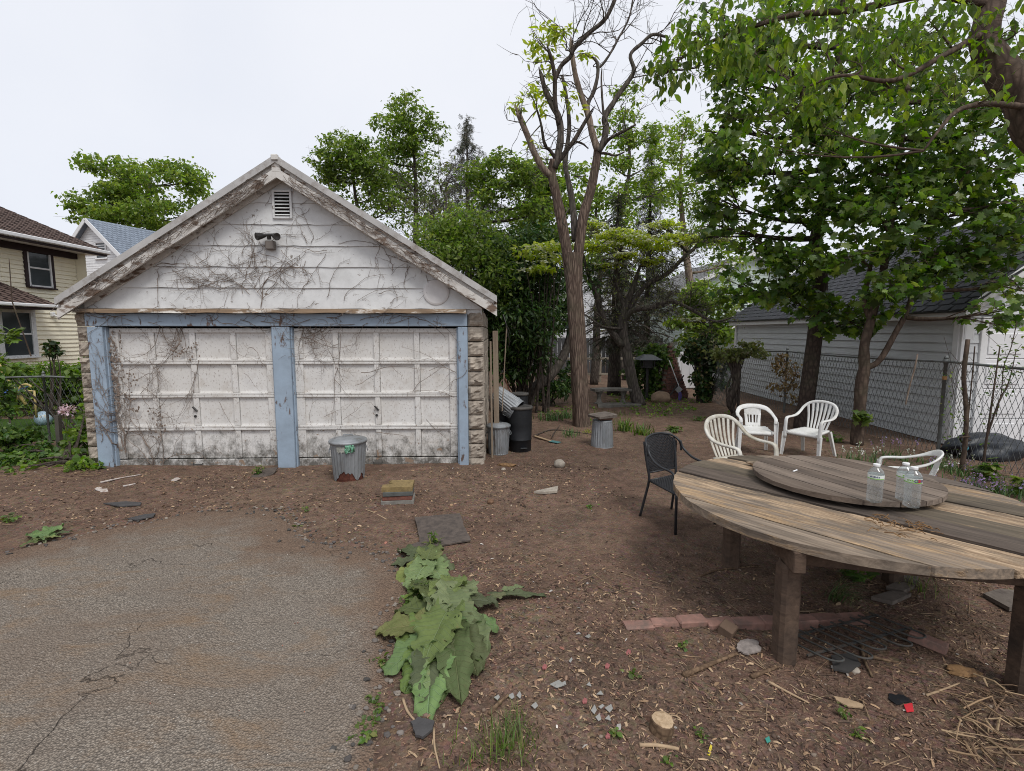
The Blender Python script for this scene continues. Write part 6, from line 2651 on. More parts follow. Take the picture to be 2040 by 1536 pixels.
# ------------------------------------------------------------------ maples on the right
m1 = Vector((6.33, 10.8, g0(6.33, 10.8) - .05))
Bl = lambda u, v, y, r, n, rz=None: (at(u, v, y), (r, r, rz or r * .8), n)
tree('young maple with the straight dark trunk behind the free-standing white chair', m1,
     [m1, at(1606, 800, 10.8), at(1617, 720, 10.8), at(1629, 620, 10.8), at(1633, 545, 10.75), at(1624, 490, 10.8), at(1640, 400, 10.8), at(1655, 290, 10.8), at(1668, 170, 10.8), at(1675, 40, 10.8), at(1690, -120, 10.8)],
     [.185, .155, .148, .138, .152, .122, .108, .09, .075, .055, .035],
     [Bl(1440, 250, 10.6, .45, 110), Bl(1455, 310, 10.2, .6, 260), Bl(1400, 330, 10.9, .35, 60), Bl(1440, 400, 10.4, .5, 150), Bl(1415, 445, 10.6, .4, 110), Bl(1500, 480, 10.4, .6, 200), Bl(1530, 560, 10.5, .6, 240), Bl(1470, 570, 10.8, .45, 130),
      Bl(1580, 600, 10.5, .5, 200), Bl(1540, 340, 10.2, .7, 330), Bl(1560, 240, 10.2, .8, 380), Bl(1590, 430, 10.3, .75, 360), Bl(1660, 380, 10.0, .7, 320), Bl(1640, 260, 10.2, .8, 360), Bl(1700, 190, 10.2, .8, 340), Bl(1560, 130, 10.5, .8, 300),
      Bl(1480, 160, 10.6, .7, 260), Bl(1460, 60, 10.6, .8, 280), Bl(1560, 20, 10.8, .9, 260), Bl(1680, 70, 10.8, .9, 280), Bl(1760, 120, 10.8, .9, 260), Bl(1690, 640, 9.8, .40, 170), Bl(1660, 610, 9.9, .4, 140), Bl(1600, 520, 10.0, .5, 160)],
     LF_MAPLE, BK_MAPLE, T_MAPLE, .132, 'maples along the fence', 1.0, .55, .75, limb_r=.35, sig=.30)
m2 = Vector((6.5, 9.3, g0(6.5, 9.3) - .05))
tree('young maple with forking tan trunk beside the chain-link fence', m2,
     [m2, at(1712, 820, 9.3), at(1717, 760, 9.3), at(1722, 735, 9.3), at(1722, 689, 9.3), at(1735, 638, 9.3), at(1749, 588, 9.3), at(1762, 527, 9.3), at(1778, 420, 9.3), at(1795, 300, 9.3), at(1810, 180, 9.3)],
     [.115, .096, .102, .095, .080, .070, .066, .06, .05, .04, .025],
     [Bl(1760, 440, 9.1, .7, 330), Bl(1820, 400, 9.0, .7, 330), Bl(1870, 330, 9.2, .8, 360), Bl(1790, 300, 9.4, .8, 340), Bl(1920, 420, 9.0, .6, 260), Bl(1840, 500, 8.8, .6, 270), Bl(1780, 570, 8.9, .5, 210), Bl(1880, 540, 9.0, .5, 160),
      Bl(1930, 510, 8.8, .45, 130), Bl(1960, 300, 9.0, .8, 330), Bl(2010, 400, 8.8, .6, 220), Bl(1700, 510, 9.0, .5, 170), Bl(1850, 220, 9.4, .9, 340), Bl(1930, 180, 9.4, .9, 320), Bl(2020, 240, 9.2, .8, 260), Bl(1820, 120, 9.8, .9, 260), Bl(1720, 330, 9.3, .7, 260), Bl(1990, 620, 8.2, .35, 60), Bl(2020, 560, 8.4, .4, 80), Bl(1960, 480, 8.6, .5, 120), Bl(2030, 480, 8.6, .5, 120)],
     LF_MAPLE, BK_TAN, T_MAPLE, .130, 'maples along the fence', 1.0, .55, .75, limb_r=.4, sig=.30,
     stems=[([at(1722, 735, 9.28), at(1752, 718, 9.22), at(1783, 665, 9.15), at(1806, 621, 9.1), at(1830, 547, 9.1), at(1842, 510, 9.1), at(1860, 420, 9.1)], [.055, .052, .048, .045, .04, .036, .02]),
            ([at(1735, 640, 9.3), at(1722, 600, 9.4), at(1728, 560, 9.4), at(1740, 500, 9.5)], [.05, .045, .04, .03])])
b = MB()
scatter_leaves(b, [at(1716 + U(-14, 22), 826 + U(-8, 14), 9.12) for _ in range(26)], .13, T_MAPLE, .5, .5)
o = b.build('maple_sprout', LF_GREEN)
tag(o, 'small sprout of fresh leaves low on the forking maple trunk', 'sprout')

# big tree at the right edge, its boughs over the yard
m3 = Vector((7.4, 4.6, -.05))
tree('leaning tree at the right edge whose leafy boughs hang across the top of the yard', m3,
     [m3, Vector((7.2, 4.7, 2.0)), Vector((6.6, 4.9, 3.6)), at(2110, 290, 5.2), at(2040, 195, 5.3), at(1990, 135, 5.4), at(1962, 85, 5.5), at(1972, 20, 5.6), at(1990, -60, 5.7), at(2010, -200, 5.8)],
     [.28, .25, .22, .195, .175, .145, .13, .12, .11, .09],
     [Bl(1310, 150, 5.6, .22, 60), Bl(1345, 115, 5.4, .26, 80), Bl(1390, 70, 5.4, .32, 110), Bl(1440, 30, 5.4, .36, 120), Bl(1420, 120, 5.3, .28, 80), Bl(1490, 90, 5.2, .36, 130), Bl(1540, 30, 5.2, .4, 130), Bl(1560, 150, 5.0, .34, 100), Bl(1620, 70, 5.1, .4, 140),
      Bl(1540, 240, 5.0, .3, 70), Bl(1600, 190, 4.9, .3, 80), Bl(1690, 120, 5.0, .4, 140), Bl(1700, 30, 5.2, .42, 140), Bl(1780, 80, 5.1, .42, 130), Bl(1840, 30, 5.3, .42, 130), Bl(1760, 180, 5.0, .32, 70), Bl(1900, 90, 5.6, .42, 110), Bl(1530, 290, 5.2, .22, 36), Bl(1870, 170, 5.3, .34, 60), Bl(2010, 60, 5.3, .4, 90), Bl(1950, 210, 5.0, .3, 36), Bl(1640, 250, 5.3, .3, 46)],
     LF_FRONT, BK_TAN, T_OVAL, .09, None, 1.1, .5, .95, limb_r=.045, sig=.34, sub=8,
     stems=[([at(2050, 215, 5.25), at(2000, 208, 5.1), at(1950, 208, 5.0), at(1905, 222, 4.9), at(1870, 260, 4.8), at(1840, 300, 4.8)], [.032, .028, .024, .02, .014, .008]),
            ([at(1968, 60, 5.5), at(1880, 110, 5.2), at(1780, 160, 5.0), at(1680, 150, 4.9), at(1600, 175, 4.9)], [.036, .026, .02, .015, .008]),
            ([at(1975, 10, 5.6), at(1850, -10, 5.4), at(1700, 20, 5.3), at(1580, 30, 5.3), at(1480, 60, 5.3), at(1400, 90, 5.4), at(1330, 135, 5.5)], [.045, .038, .032, .026, .02, .014, .007])])

# ------------------------------------------------------------------ trees behind the garage and along the back
def gtree(label, u, ub, y, tops, r0, leafm, bark, tmpl, size, group, wob=.3, **kw):
    """trunk standing at pixel column ub at distance y, foliage blobs at tops"""
    base = at(ub, 660, y)
    base.z = -.05
    hi = min(v for (_, v, *_r) in tops)
    topp = at(u, hi + 20, y)
    path = [base]
    for k in range(1, 6):
        f = k / 5
        path.append(base.lerp(topp, f) + Vector((U(-wob, wob) * (f < 1), U(-wob, wob) * (f < 1), 0)))
    return tree(label, base, path, [r0, r0 * .85, r0 * .68, r0 * .5, r0 * .32, r0 * .12], [Bl(a, v, y + (t[0] if t else 0), r, n, t[1] if len(t) > 1 else None) for (a, v, r, n, *t) in tops], leafm, bark, tmpl, size, group, **kw)


GB = 'trees behind the garage and yard'
gtree('broad bright green tree rising behind the left slope of the garage roof', 300, 300, 44,
      [(200, 398, 2.1, 480, 0, 1.4), (225, 350, 2.4, 560, 0, 1.3), (300, 362, 3.0, 800, 0, 1.7), (355, 360, 2.6, 600, 0, 1.5), (385, 358, 1.3, 200, 0, 1.0), (180, 425, 1.7, 300, 0, 1.1), (235, 415, 3.0, 760, 0, 1.6), (300, 430, 3.4, 860, 0, 1.8), (360, 430, 3.0, 620, 0, 1.7), (205, 335, 1.5, 190, 0, .7), (270, 470, 3.2, 600, 0, 1.6), (250, 385, 2.0, 420, 0, 1.0)],
      .5, LF_LIME, BK_GREY, T_WIDE, .26, GB, dens=2.2, droop=.5, flat=.6, sig=.24)
gtree('tall feathery green tree just right of the garage ridge', 820, 855, 21,
      [(815, 235, 1.0, 380), (790, 270, 1.0, 380), (840, 280, .9, 300), (770, 320, 1.1, 420), (820, 330, 1.2, 420), (860, 265, .6, 140), (800, 390, 1.3, 300), (850, 370, .9, 180), (760, 380, 1.1, 260), (790, 225, .5, 100), (835, 430, 1.2, 200), (870, 420, .9, 120)],
      .22, LF_GREEN, BK_DARK, T_TRI, .145, GB, dens=2.7, flat=.6, sig=.2, sub=16)
gtree('rounded green tree low behind the right slope of the garage roof', 700, 770, 19,
      [(690, 300, .9, 360), (660, 330, .8, 300), (720, 320, .9, 340), (700, 350, 1.1, 420), (745, 345, .8, 260), (650, 345, .6, 160), (740, 390, 1.0, 200), (785, 410, .9, 130), (705, 285, .4, 90)],
      .2, LF_GREEN, BK_DARK, T_TRI, .14, GB, dens=2.7, flat=.6, sig=.2, sub=16)
gtree('thin bare branched tree between the garage tree and the spruce', 890, 880, 18.5,
      [(900, 350, .8, 60), (870, 400, .9, 60), (920, 420, .9, 80), (890, 470, .9, 90), (850, 450, .7, 50)],
      .14, LF_OLIVE, BK_GREY, T_TRI, .16, GB, dens=1.0, sub=16)
_bt = bpy.data.objects['tree.005'] if False else [o_ for o_ in bpy.data.objects if o_.get('label', '').startswith('thin bare branched tree')][0]
b = MB()
_e = []
for _ in range(26):
    p = Vector((U(-.15, .15), U(-.15, .15), U(2.5, 7.5)))
    twig(b, p, Vector((RND.gauss(0, .6), RND.gauss(0, .4), U(.5, 1.2))).normalized(), U(1.2, 2.2), .022, 2, _e, .2, .05, (3, 5))
b.build('bare_twigs', BK_GREY, _bt, kind='stuff')
gtree('mid-green tree with a bent dark limb above the garage eave', 985, 910, 17,
      [(1000, 330, .8, 420), (960, 350, .7, 300), (1030, 350, .7, 300), (980, 400, .9, 360), (1040, 410, .9, 340), (920, 480, .8, 220), (960, 460, .8, 240), (1020, 470, .9, 300), (1060, 350, .6, 160), (1075, 420, .6, 180)],
      .16, LF_GREEN, BK_DARK, T_TRI, .135, GB, dens=2.4, flat=.6, sig=.2, sub=16)
gtree('slender light tree with thin foliage right of the half-dead tree', 1240, 1250, 22,
      [(1245, 200, .7, 170), (1230, 250, .9, 240), (1270, 260, .8, 220), (1250, 310, 1.1, 320), (1290, 330, 1.0, 260), (1220, 330, .8, 190), (1280, 390, 1.2, 320), (1235, 390, 1.0, 240), (1320, 380, .9, 200), (1300, 270, .5, 90)],
      .2, LF_LIME, BK_GREY, T_TRI, .17, GB, dens=1.7, flat=.7, sig=.22)
gtree('pale spring-green tree behind the dogwood at the back', 1360, 1380, 24,
      [(1350, 280, 1.2, 300), (1390, 310, 1.3, 340), (1340, 350, 1.4, 380), (1400, 380, 1.5, 420), (1370, 250, .7, 140), (1440, 350, 1.2, 260), (1420, 450, 1.5, 330), (1350, 440, 1.5, 330), (1450, 520, 1.3, 220)],
      .25, LF_LIME, BK_PALE, T_TRI, .17, GB, dens=2.3, flat=.7, sig=.22)
gtree('light green bushy tree in front of the pale green house', 1405, 1410, 20,
      [(1400, 610, .9, 420), (1430, 640, .8, 360), (1375, 650, .7, 260), (1410, 680, .8, 340), (1440, 600, .7, 240), (1390, 580, .6, 200)],
      .1, LF_LIME, BK_GREY, T_TRI, .22, GB, dens=1.8)
gtree('green crown filling the gap left of the half-dead tree', 1080, 1075, 19,
      [(1080, 340, .8, 330), (1060, 390, .9, 380), (1100, 400, .9, 380), (1080, 450, 1.0, 420), (1110, 350, .5, 150), (1050, 440, .9, 330)],
      .15, LF_LIME, BK_GREY, T_TRI, .21, GB, dens=1.8)
gtree('dense green tree between the half-dead tree and the dogwood', 1190, 1185, 20,
      [(1170, 420, 1.0, 380), (1210, 440, 1.0, 380), (1180, 490, 1.1, 420), (1150, 350, .6, 160), (1220, 380, .7, 200), (1200, 540, 1.0, 330)],
      .18, LF_LIME, BK_DARK, T_TRI, .17, GB, dens=1.7)

# far wood that closes the horizon
b = MB()
for k in range(64):
    x, y = U(-34, 46), U(46, 66)
    h = U(4.5, 8.5)
    P, S = blob_points((x, y, h * .5), (3.2, 2.6, h * .52), 420, 10, .3)
    scatter_leaves(b, P, .55, T_TRI, .6, .3)
o = b.build('far_wood', LF_GREEN)
tag(o, 'far green trees closing the view behind the houses', 'trees', kind='stuff')
# dense dark laurel thicket right of the garage
LG = 'evergreen shrubs behind the bins'
def shrub(label, base, blobs, leafm, tmpl, size, stems, group=None, name='shrub', bark=BK_DARK, dens=1.0, droop=.4, tilt=.6, cat='shrub', sub=12, sig=.26):
    base = Vector(base)
    t = thing(name, label, cat, base, 0, group)
    b = MB()
    lv = MB()
    for (c, r, n) in blobs:
        c = Vector(c) - base
        P, S = blob_points(c, r, int(n * dens), sub, sig, .2)
        P = P[P[:, 2] > .02]
        scatter_leaves(lv, P, size, tmpl, tilt, droop)
        for s in S[:max(2, stems)]:
            s = Vector(s)
            b0 = Vector((U(-.2, .2), U(-.12, .12), -.05))
            b.tube(bez(b0, (b0 + s) / 2 + Vector((U(-.2, .2), U(-.2, .2), .2)), s, 5), [.03, .027, .022, .017, .012, .006], 5, False)
    b.build('stems', bark, t, kind='stuff')
    lv.build('leaves', leafm, t, kind='stuff')
    return t


def SB(u, v, y, r, n, rz=None):
    return (at(u, v, y), (r, r, rz or r), n)


shrub('tall dark evergreen thicket standing behind the black bins', (at(1040, 700, 13.5).x, 13.5, 0),
      [SB(1010, 560, 13.4, .9, 1100), SB(1060, 560, 13.4, .9, 1100), SB(1000, 640, 13.2, .8, 1000), SB(1050, 640, 13.2, .85, 1050), SB(1095, 620, 13.6, .7, 800), SB(1010, 715, 13.1, .6, 700), SB(1050, 700, 13.3, .6, 600), SB(1090, 540, 13.8, .7, 700), SB(980, 560, 13.6, .7, 700), SB(1020, 490, 13.8, .8, 700), SB(1070, 485, 13.8, .7, 600)],
      LF_DARK, T_LONG, .145, 3, LG, dens=1.9)
shrub('lighter green shrub arching over the garage eave', (at(930, 600, 12.5).x, 12.5, 0),
      [SB(900, 490, 12.6, .8, 700), SB(940, 470, 12.8, .8, 700), SB(960, 530, 12.6, .8, 800), SB(880, 450, 13, .6, 380), SB(985, 500, 13, .6, 500), SB(975, 590, 12.6, .6, 500)],
      LF_GREEN, T_OVAL, .105, 3, LG, dens=1.9)
shrub('low green shrub along the ground between thicket and leaning trunk', (at(1090, 790, 14.2).x, 14.2, 0),
      [SB(1110, 765, 14.2, .45, 420, .35), SB(1080, 780, 14.4, .35, 260, .25), SB(1130, 745, 14.6, .4, 300)], LF_DARK, T_OVAL, .13, 2, LG, dens=1.2)
b = MB()
lt = Vector((at(1048, 785, 13.9).x, 13.9, -.05))
tree('smooth trunk leaning steeply to the right behind the half-dead tree', lt, [lt, at(1062, 777, 13.9), at(1092, 752, 13.9), at(1115, 722, 14.0), at(1130, 690, 14.1), at(1142, 640, 14.2), at(1150, 560, 14.3)], [.16, .15, .14, .13, .12, .10, .07],
     [SB(1165, 560, 14.4, .6, 200)], LF_DARK, BK_GREY, T_LONG, .16)

# spruces
def spruce(label, u, vt, y, half, r0, drop=.25, dens=1.0, base_v=None, m=LF_SPRUCE, sz=.5, zmin=.8, dead=.0, sag=.35):
    top = at(u, vt, y)
    base = Vector((top.x, y, -.05))
    H = top.z + .05
    t = thing('spruce', label, 'spruce', base, 0, 'spruces at the back')
    b = MB()
    b.tube([(0, 0, H * i / 10) for i in range(11)], [r0 * (1 - i / 10.3) for i in range(11)], 12)
    tw = MB()
    P, yaw = [], []
    z = zmin
    while z < H - .1:
        f = 1 - z / H
        R_ = half * f * U(.75, 1.15) + .04
        for k in range(int(5 + 4 * f)):
            a = U(0, 6.28)
            L = R_ * U(.7, 1.1)
            pts = []
            for j in range(7):
                q = j / 6
                pts.append((L * q * math.cos(a), L * q * math.sin(a), z + L * (.12 * q - sag * q * q)))
            tw.tube(pts, [.02 * f + .008] * 6 + [.003], 3, False)
            if RND.random() < dead * (1 - z / H):
                continue
            nn = int(L * 26 * dens) + 3
            for _ in range(nn):
                q = U(.2, 1.02)
                P.append((L * q * math.cos(a) + RND.gauss(0, .10), L * q * math.sin(a) + RND.gauss(0, .10), z + L * (.12 * q - sag * q * q) - abs(RND.gauss(0, drop * .5))))
        z += max(.34 * H / 15, .30 * f * (H / 10)) * U(.8, 1.15)
    b.build('trunk', BK_DARK, t, True)
    tw.build('branches', BK_DARK, t, kind='stuff')
    lv = MB()
    scatter_leaves(lv, P, sz, T_SPRAY, .5, .7)
    lv.build('needles', m, t, kind='stuff')
    return t


spruce('pointed grey spruce top rising behind the trees right of the garage', 930, 226, 30, 9.0, .3, .3, .32, sz=.42)
spruce('dark old spruce with drooping boughs behind the leaning dogwood', 1232, 370, 16.6, 2.0, .24, .3, .13, sz=.32, zmin=2.0, dead=.35, sag=.45)
spruce('thin spruce between the old spruce and the pale trees', 1300, 250, 25, 2.2, .2, .3, .25, sz=.38)

# dogwood
dgb = Vector((at(1275, 806, 14.6).x, 14.6, g0(3.7, 14.6) - .05))
A3 = lambda u, v, y=14.6: at(u, v, y)
YB = [(1195, 490, 14.0, .55, 200), (1235, 470, 14.2, .6, 260), (1270, 480, 14.2, .55, 220), (1310, 490, 14.0, .6, 240), (1350, 475, 14.3, .55, 200), (1390, 480, 14.6, .5, 150), (1250, 510, 13.8, .4, 110), (1300, 520, 13.9, .4, 100), (1330, 450, 14.6, .5, 130), (1210, 530, 14.2, .35, 70), (1430, 480, 14.8, .45, 90), (1380, 640, 14.2, .3, 40), (1180, 450, 14.5, .4, 90)]
dg = tree('leaning flowering dogwood with yellow-green leaves and white blossom in layers', dgb,
          [dgb, A3(1262, 770), A3(1252, 720), A3(1244, 680), A3(1240, 650), A3(1246, 615), A3(1262, 570), A3(1275, 530)],
          [.20, .16, .145, .135, .14, .11, .08, .04],
          [(at(u, v, y), (r, r, r * .22), n) for u, v, y, r, n in YB], LF_YEL, BK_GREY, T_OVAL, .085, None, 2.6, .5, .1, sig=.2, sub=22, limb_r=.3,
          stems=[([A3(1240, 690, 14.55), A3(1205, 640, 14.4), A3(1188, 590, 14.3), A3(1170, 540, 14.2), A3(1160, 500, 14.2)], [.11, .09, .075, .05, .03]),
                 ([A3(1243, 640), A3(1262, 618, 14.4), A3(1300, 612, 14.2), A3(1335, 600, 14), A3(1375, 615, 13.9), A3(1420, 640, 13.8), A3(1460, 632, 13.7)], [.09, .085, .08, .065, .05, .035, .02]),
                 ([A3(1250, 620), A3(1285, 570, 14.5), A3(1330, 545, 14.4), A3(1365, 510, 14.3), A3(1410, 475, 14.2), A3(1450, 455, 14.1)], [.08, .07, .06, .05, .035, .015]),
                 ([A3(1246, 615), A3(1225, 560, 14.7), A3(1235, 510, 14.6), A3(1243, 470, 14.5)], [.07, .06, .045, .02]),
                 ([A3(1240, 655, 14.5), A3(1200, 650, 14.1), A3(1160, 625, 13.7), A3(1120, 628, 13.4)], [.04, .03, .02, .008])])
b = MB()
_e = []
for pth, k in (([(1240, 690, 14.55), (1205, 640, 14.4), (1188, 590, 14.3), (1170, 540, 14.2)], 16), ([(1262, 618, 14.4), (1300, 612, 14.2), (1335, 600, 14), (1375, 615, 13.9), (1420, 640, 13.8)], 34),
               ([(1285, 570, 14.5), (1330, 545, 14.4), (1365, 510, 14.3), (1410, 475, 14.2)], 34), ([(1246, 615, 14.6), (1225, 560, 14.7), (1235, 510, 14.6)], 16)):
    pp = smooth_path([A3(*q) - dgb for q in pth], 5)
    for _ in range(k):
        i = RND.randint(1, len(pp) - 1)
        d = (pp[i] - pp[i - 1]).normalized() + Vector((RND.gauss(0, .7), RND.gauss(0, .6), RND.gauss(.25, .5)))
        twig(b, pp[i], d.normalized(), U(.5, 1.2), .014, 2, _e, .30, .03)
b.build('bare_twigs', BK_GREY, dg, kind='stuff')
lvs = MB()
scatter_leaves(lvs, [tuple(q + Vector((RND.gauss(0, .05), RND.gauss(0, .05), RND.gauss(0, .04)))) for q in _e for _ in range(2)], .06, T_OVAL, .5, .2)
lvs.build('sparse_leaves', LF_OLIVE, dg, kind='stuff')
b = MB()
for u, v, y, r, n in YB:
    P, S = blob_points(at(u, v - 3, y) - dgb, (r * 1.05, r, .05), 46, 8, .35)
    for q in range(4):
        scatter_leaves(b, P, .085, T_WIDE, .25, -.1)
b.build('blossom', PET_W, dg, kind='stuff')
shrub('flowering dogwood branches with white blossom left of the half-dead tree', (at(1080, 520, 13).x, 13.0, 0),
      [(at(1060, 505, 12.6), (.5, .4, .10), 130), (at(1090, 490, 12.6), (.5, .4, .10), 150), (at(1075, 535, 12.4), (.45, .4, .08), 110), (at(1110, 515, 12.6), (.3, .3, .08), 70)], LF_YEL, T_OVAL, .13, 2, None, name='dogwood', cat='tree')
b = MB()
for u, v in ((1055, 500), (1085, 495), (1070, 530), (1105, 512), (1040, 540)):
    P, S = blob_points(at(u, v - 4, 12.4), (.4, .3, .05), 50, 8, .4)
    scatter_leaves(b, P, .085, T_WIDE, .25, -.1)
b.build('blossom', PET_W, bpy.data.objects['dogwood']).matrix_parent_inverse = Matrix.Translation(bpy.data.objects['dogwood'].location).inverted()

# ivy post, ivy stump and vines on the far fence
shrub('ivy-smothered post standing behind the chain-link at the back', (at(1402, 800, 14.9).x, 14.9, 0),
      [SB(1395, 700, 14.8, .38, 520), SB(1415, 705, 14.8, .4, 520), SB(1400, 740, 14.8, .30, 380, .45), SB(1402, 775, 14.8, .22, 260, .4), SB(1430, 725, 14.7, .3, 240), SB(1375, 710, 14.9, .25, 160), SB(1440, 760, 14.6, .2, 90), SB(1410, 680, 14.9, .25, 220)],
      LF_IVY, T_WIDE, .115, 5, 'ivy clumps along the fences', dens=1.5)
shrub('dark ivy hump behind the pagoda lantern', (at(1300, 740, 15.9).x, 15.9, 0),
      [SB(1310, 712, 15.9, .42, 460), SB(1285, 712, 16, .4, 380), SB(1335, 706, 16, .3, 240), SB(1275, 750, 15.9, .45, 420), SB(1305, 760, 15.9, .35, 300), SB(1290, 790, 15.8, .3, 200)], LF_BRAM, T_WIDE, .12, 4, 'ivy clumps along the fences', dens=1.3)
iv = Vector((5.62, 12.35, g0(5.6, 12.3) - .05))
t = thing('ivy_stump', 'twisted brown vine stem at the end of the chain-link fence topped with dry ivy', 'vine', iv)
b = MB()
A4 = lambda u, v, y=12.35: at(u, v, y) - iv
b.tube(smooth_path([A4(1432, 852, 11.6), A4(1452, 845, 11.9), A4(1463, 825), A4(1452, 800), A4(1465, 770), A4(1470, 740), A4(1462, 712)], 4), [.05, .06, .07, .075, .07, .08, .08, .08, .07, .07, .07, .08, .08, .085, .09, .09, .09, .09, .08, .08, .07, .07, .06, .05, .04], 8)
for _ in range(9):
    b.tube(smooth_path([A4(1463 + U(-8, 8), 820 + U(-20, 10)), A4(1460 + U(-14, 14), 780), A4(1468 + U(-12, 12), 740), A4(1470 + U(-30, 30), 705)], 4), U(.012, .03), 5)
b.build('stem', BK_DARK, t, True)
b = MB()
for u, v, r, n in ((1480, 700, .3, 300), (1455, 708, .25, 220), (1500, 690, .25, 160), (1430, 705, .22, 130), (1515, 705, .2, 110)):
    P, S = blob_points(A4(u, v), (r, r * .7, r * .6), n, 8, .3)
    scatter_leaves(b, P, .085, T_WIDE, .7, .6)
b.build('leaves', LF_OLIVE, t, kind='stuff')
b = MB()
dv = Vector((6.95, 12.0, 0))
for u, v, r, n in ((1555, 735, .22, 130), (1570, 760, .22, 120), (1545, 770, .16, 70), (1590, 735, .2, 90), (1560, 715, .2, 110), (1580, 790, .14, 40)):
    P, S = blob_points(at(u, v, 12.3 if u < 1565 else 11.7), (r, r, r * .8), n, 8, .34)
    scatter_leaves(b, P, .085, T_TRI, .7, .8)
o = b.build('dry_vine', LF_DRY)
tag(o, 'withered tan vine draped over the chain-link fence left of the straight maple', 'vine', kind=None)

# saplings by the right fence
sp = Vector((6.80, 7.42, g0(6.8, 7.4) - .03))
t = thing('sapling', 'cut pale sapling stem standing before the chain-link fence at the right', 'sapling', sp)
A5 = lambda u, v, y=7.42: at(u, v, y) - sp
b = MB()
b.tube(smooth_path([A5(1914, 942), A5(1922, 890), A5(1925, 820), A5(1920, 750), A5(1928, 676)], 5), [.032] * 12 + [.03] * 8 + [.028], 9)
b.tube(smooth_path([A5(1925, 880), A5(1932, 800), A5(1938, 740), A5(1942, 690)], 4), .009, 5)
b.tube(smooth_path([A5(1932, 870, 7.36), A5(1914, 872, 7.36), A5(1918, 882, 7.5), A5(1934, 876, 7.44)], 4), .012, 6)
b.build('stem', BK_TAN, t, True)
b = MB()
for _ in range(9):
    b.tube(smooth_path([A5(1920 + U(-10, 10), U(760, 900)), A5(1920 + U(-25, 20), U(700, 840)), A5(1915 + U(-35, 25), U(650, 760))], 4), .0035, 4, False)
b.build('twigs', BK_GREY, t, kind='stuff')
b = MB()
scatter_leaves(b, [A5(1890 + U(-14, 30), U(740, 900)) for _ in range(60)], .05, T_TRI, .6, .2)
b.build('leaves', LF_WEED, t, kind='stuff')
sp = Vector((7.02, 7.3, g0(7, 7.3) - .03))
t = thing('sapling', 'thin forked sapling with pale leaves at the right end of the fence', 'sapling', sp)
A6 = lambda u, v, y=7.3: at(u, v, y) - sp
b = MB()
sm1 = smooth_path([A6(1958, 950), A6(1962, 900), A6(1972, 830), A6(1982, 760), A6(1992, 690)], 5)
b.tube(sm1, [.02 - .0006 * i for i in range(len(sm1))], 7)
sm2 = smooth_path([A6(1966, 870), A6(1990, 800), A6(2010, 760), A6(2024, 700)], 5)
b.tube(sm2, [.014 - .0006 * i for i in range(len(sm2))], 6)
sm3 = smooth_path([A6(1984, 830), A6(1995, 780), A6(2000, 730), A6(2015, 690), A6(2026, 640)], 5)
b.tube(sm3, .006, 5)
for s_ in (sm1, sm2, sm3):
    for _ in range(8):
        p = s_[RND.randint(4, len(s_) - 1)]
        b.tube([p, p + Vector((U(-.15, .15), U(-.1, .1), U(.02, .2)))], .003, 3, False)
b.build('stem', BK_TAN, t, True)
b = MB()
P = []
for s_ in (sm1, sm2, sm3):
    for _ in range(60):
        p = s_[RND.randint(6, len(s_) - 1)]
        P.append(tuple(p + Vector((RND.gauss(0, .07), RND.gauss(0, .07), RND.gauss(.03, .06)))))
scatter_leaves(b, P, .055, T_TRI, .6, .1)
b.build('leaves', LF_WEED, t, kind='stuff')

# ------------------------------------------------------------------ hedge and undergrowth on the left
hb = Vector((-10.2, 12.6, 0))
shrub('clipped leafy hedge behind the left fence', hb, [((-13 + k * .8, 12.6 + U(-.15, .15), U(.84, .90)), (.75, .5, .56), 1900) for k in range(9)] + [((-13 + k * .8, 12.5, .35), (.7, .5, .4), 350) for k in range(9)],
      LF_HEDGE, T_OVAL, .105, 4, None, 'hedge', dens=1.4, cat='hedge')
UG = 'undergrowth by the left fence'
shrub('dark bush of leafy vines at the left edge in front of the fence', (-8.9, 8.4, 0), [SB(0, 790, 8.8, .28, 260, .4), SB(8, 872, 8.5, .40, 560, .24), SB(50, 900, 8.4, .38, 480, .15), SB(100, 920, 8.2, .38, 420, .13), SB(40, 925, 8.0, .55, 650, .16)],
      LF_BRAM, T_WIDE, .085, 4, UG, dens=1.5)
shrub('green leafy weeds crowding the foot of the garage stone column', (-7.1, 8.0, 0), [SB(150, 912, 8.2, .32, 420, .2), SB(120, 925, 7.9, .4, 460, .16), SB(165, 890, 8.5, .26, 240, .25), SB(172, 845, 8.9, .2, 160, .3), SB(90, 930, 7.8, .4, 380, .15), SB(172, 925, 7.55, .25, 200, .12), SB(30, 945, 7.6, .5, 380, .12)],
      LF_HEDGE, T_WIDE, .095, 4, UG, dens=1.15)
shrub('leafy vine climbing the left fence along its top rail', (-8.2, 9.5, 0), [SB(160, 742, 9.4, .2, 110, .12), SB(5, 745, 9.3, .25, 160, .2), SB(172, 780, 9.4, .16, 100, .3)], LF_HEDGE, T_WIDE, .10, 3, UG, dens=1.1)
b = MB()
for _ in range(60):
    x, y = U(-8.8, -6.2), U(6.9, 7.9)
    L = U(.06, .32)
    a = U(-.6, .6)
    z = g0(x, y)
    b.tube(smooth_path([(x, y, z + .01), (x + L * .5 * math.cos(a), y + L * .5 * math.sin(a), z + U(.01, .05)), (x + L * math.cos(a), y + L * math.sin(a) * .6, z + .015)], 4), U(.002, .005), 4, False)
o = b.build('dead_stems', m_plain('straw_stems', (.20, .14, .085), .9, .15, .3, 8))
tag(o, 'dry tan stems tangled on the ground before the left undergrowth', 'stems', kind='stuff')
pk = Vector((at(128, 815, 8.75).x, 8.75, 0))
b = MB()
t = thing('peony', 'pale pink flower heads against the left fence post', 'flower', pk)
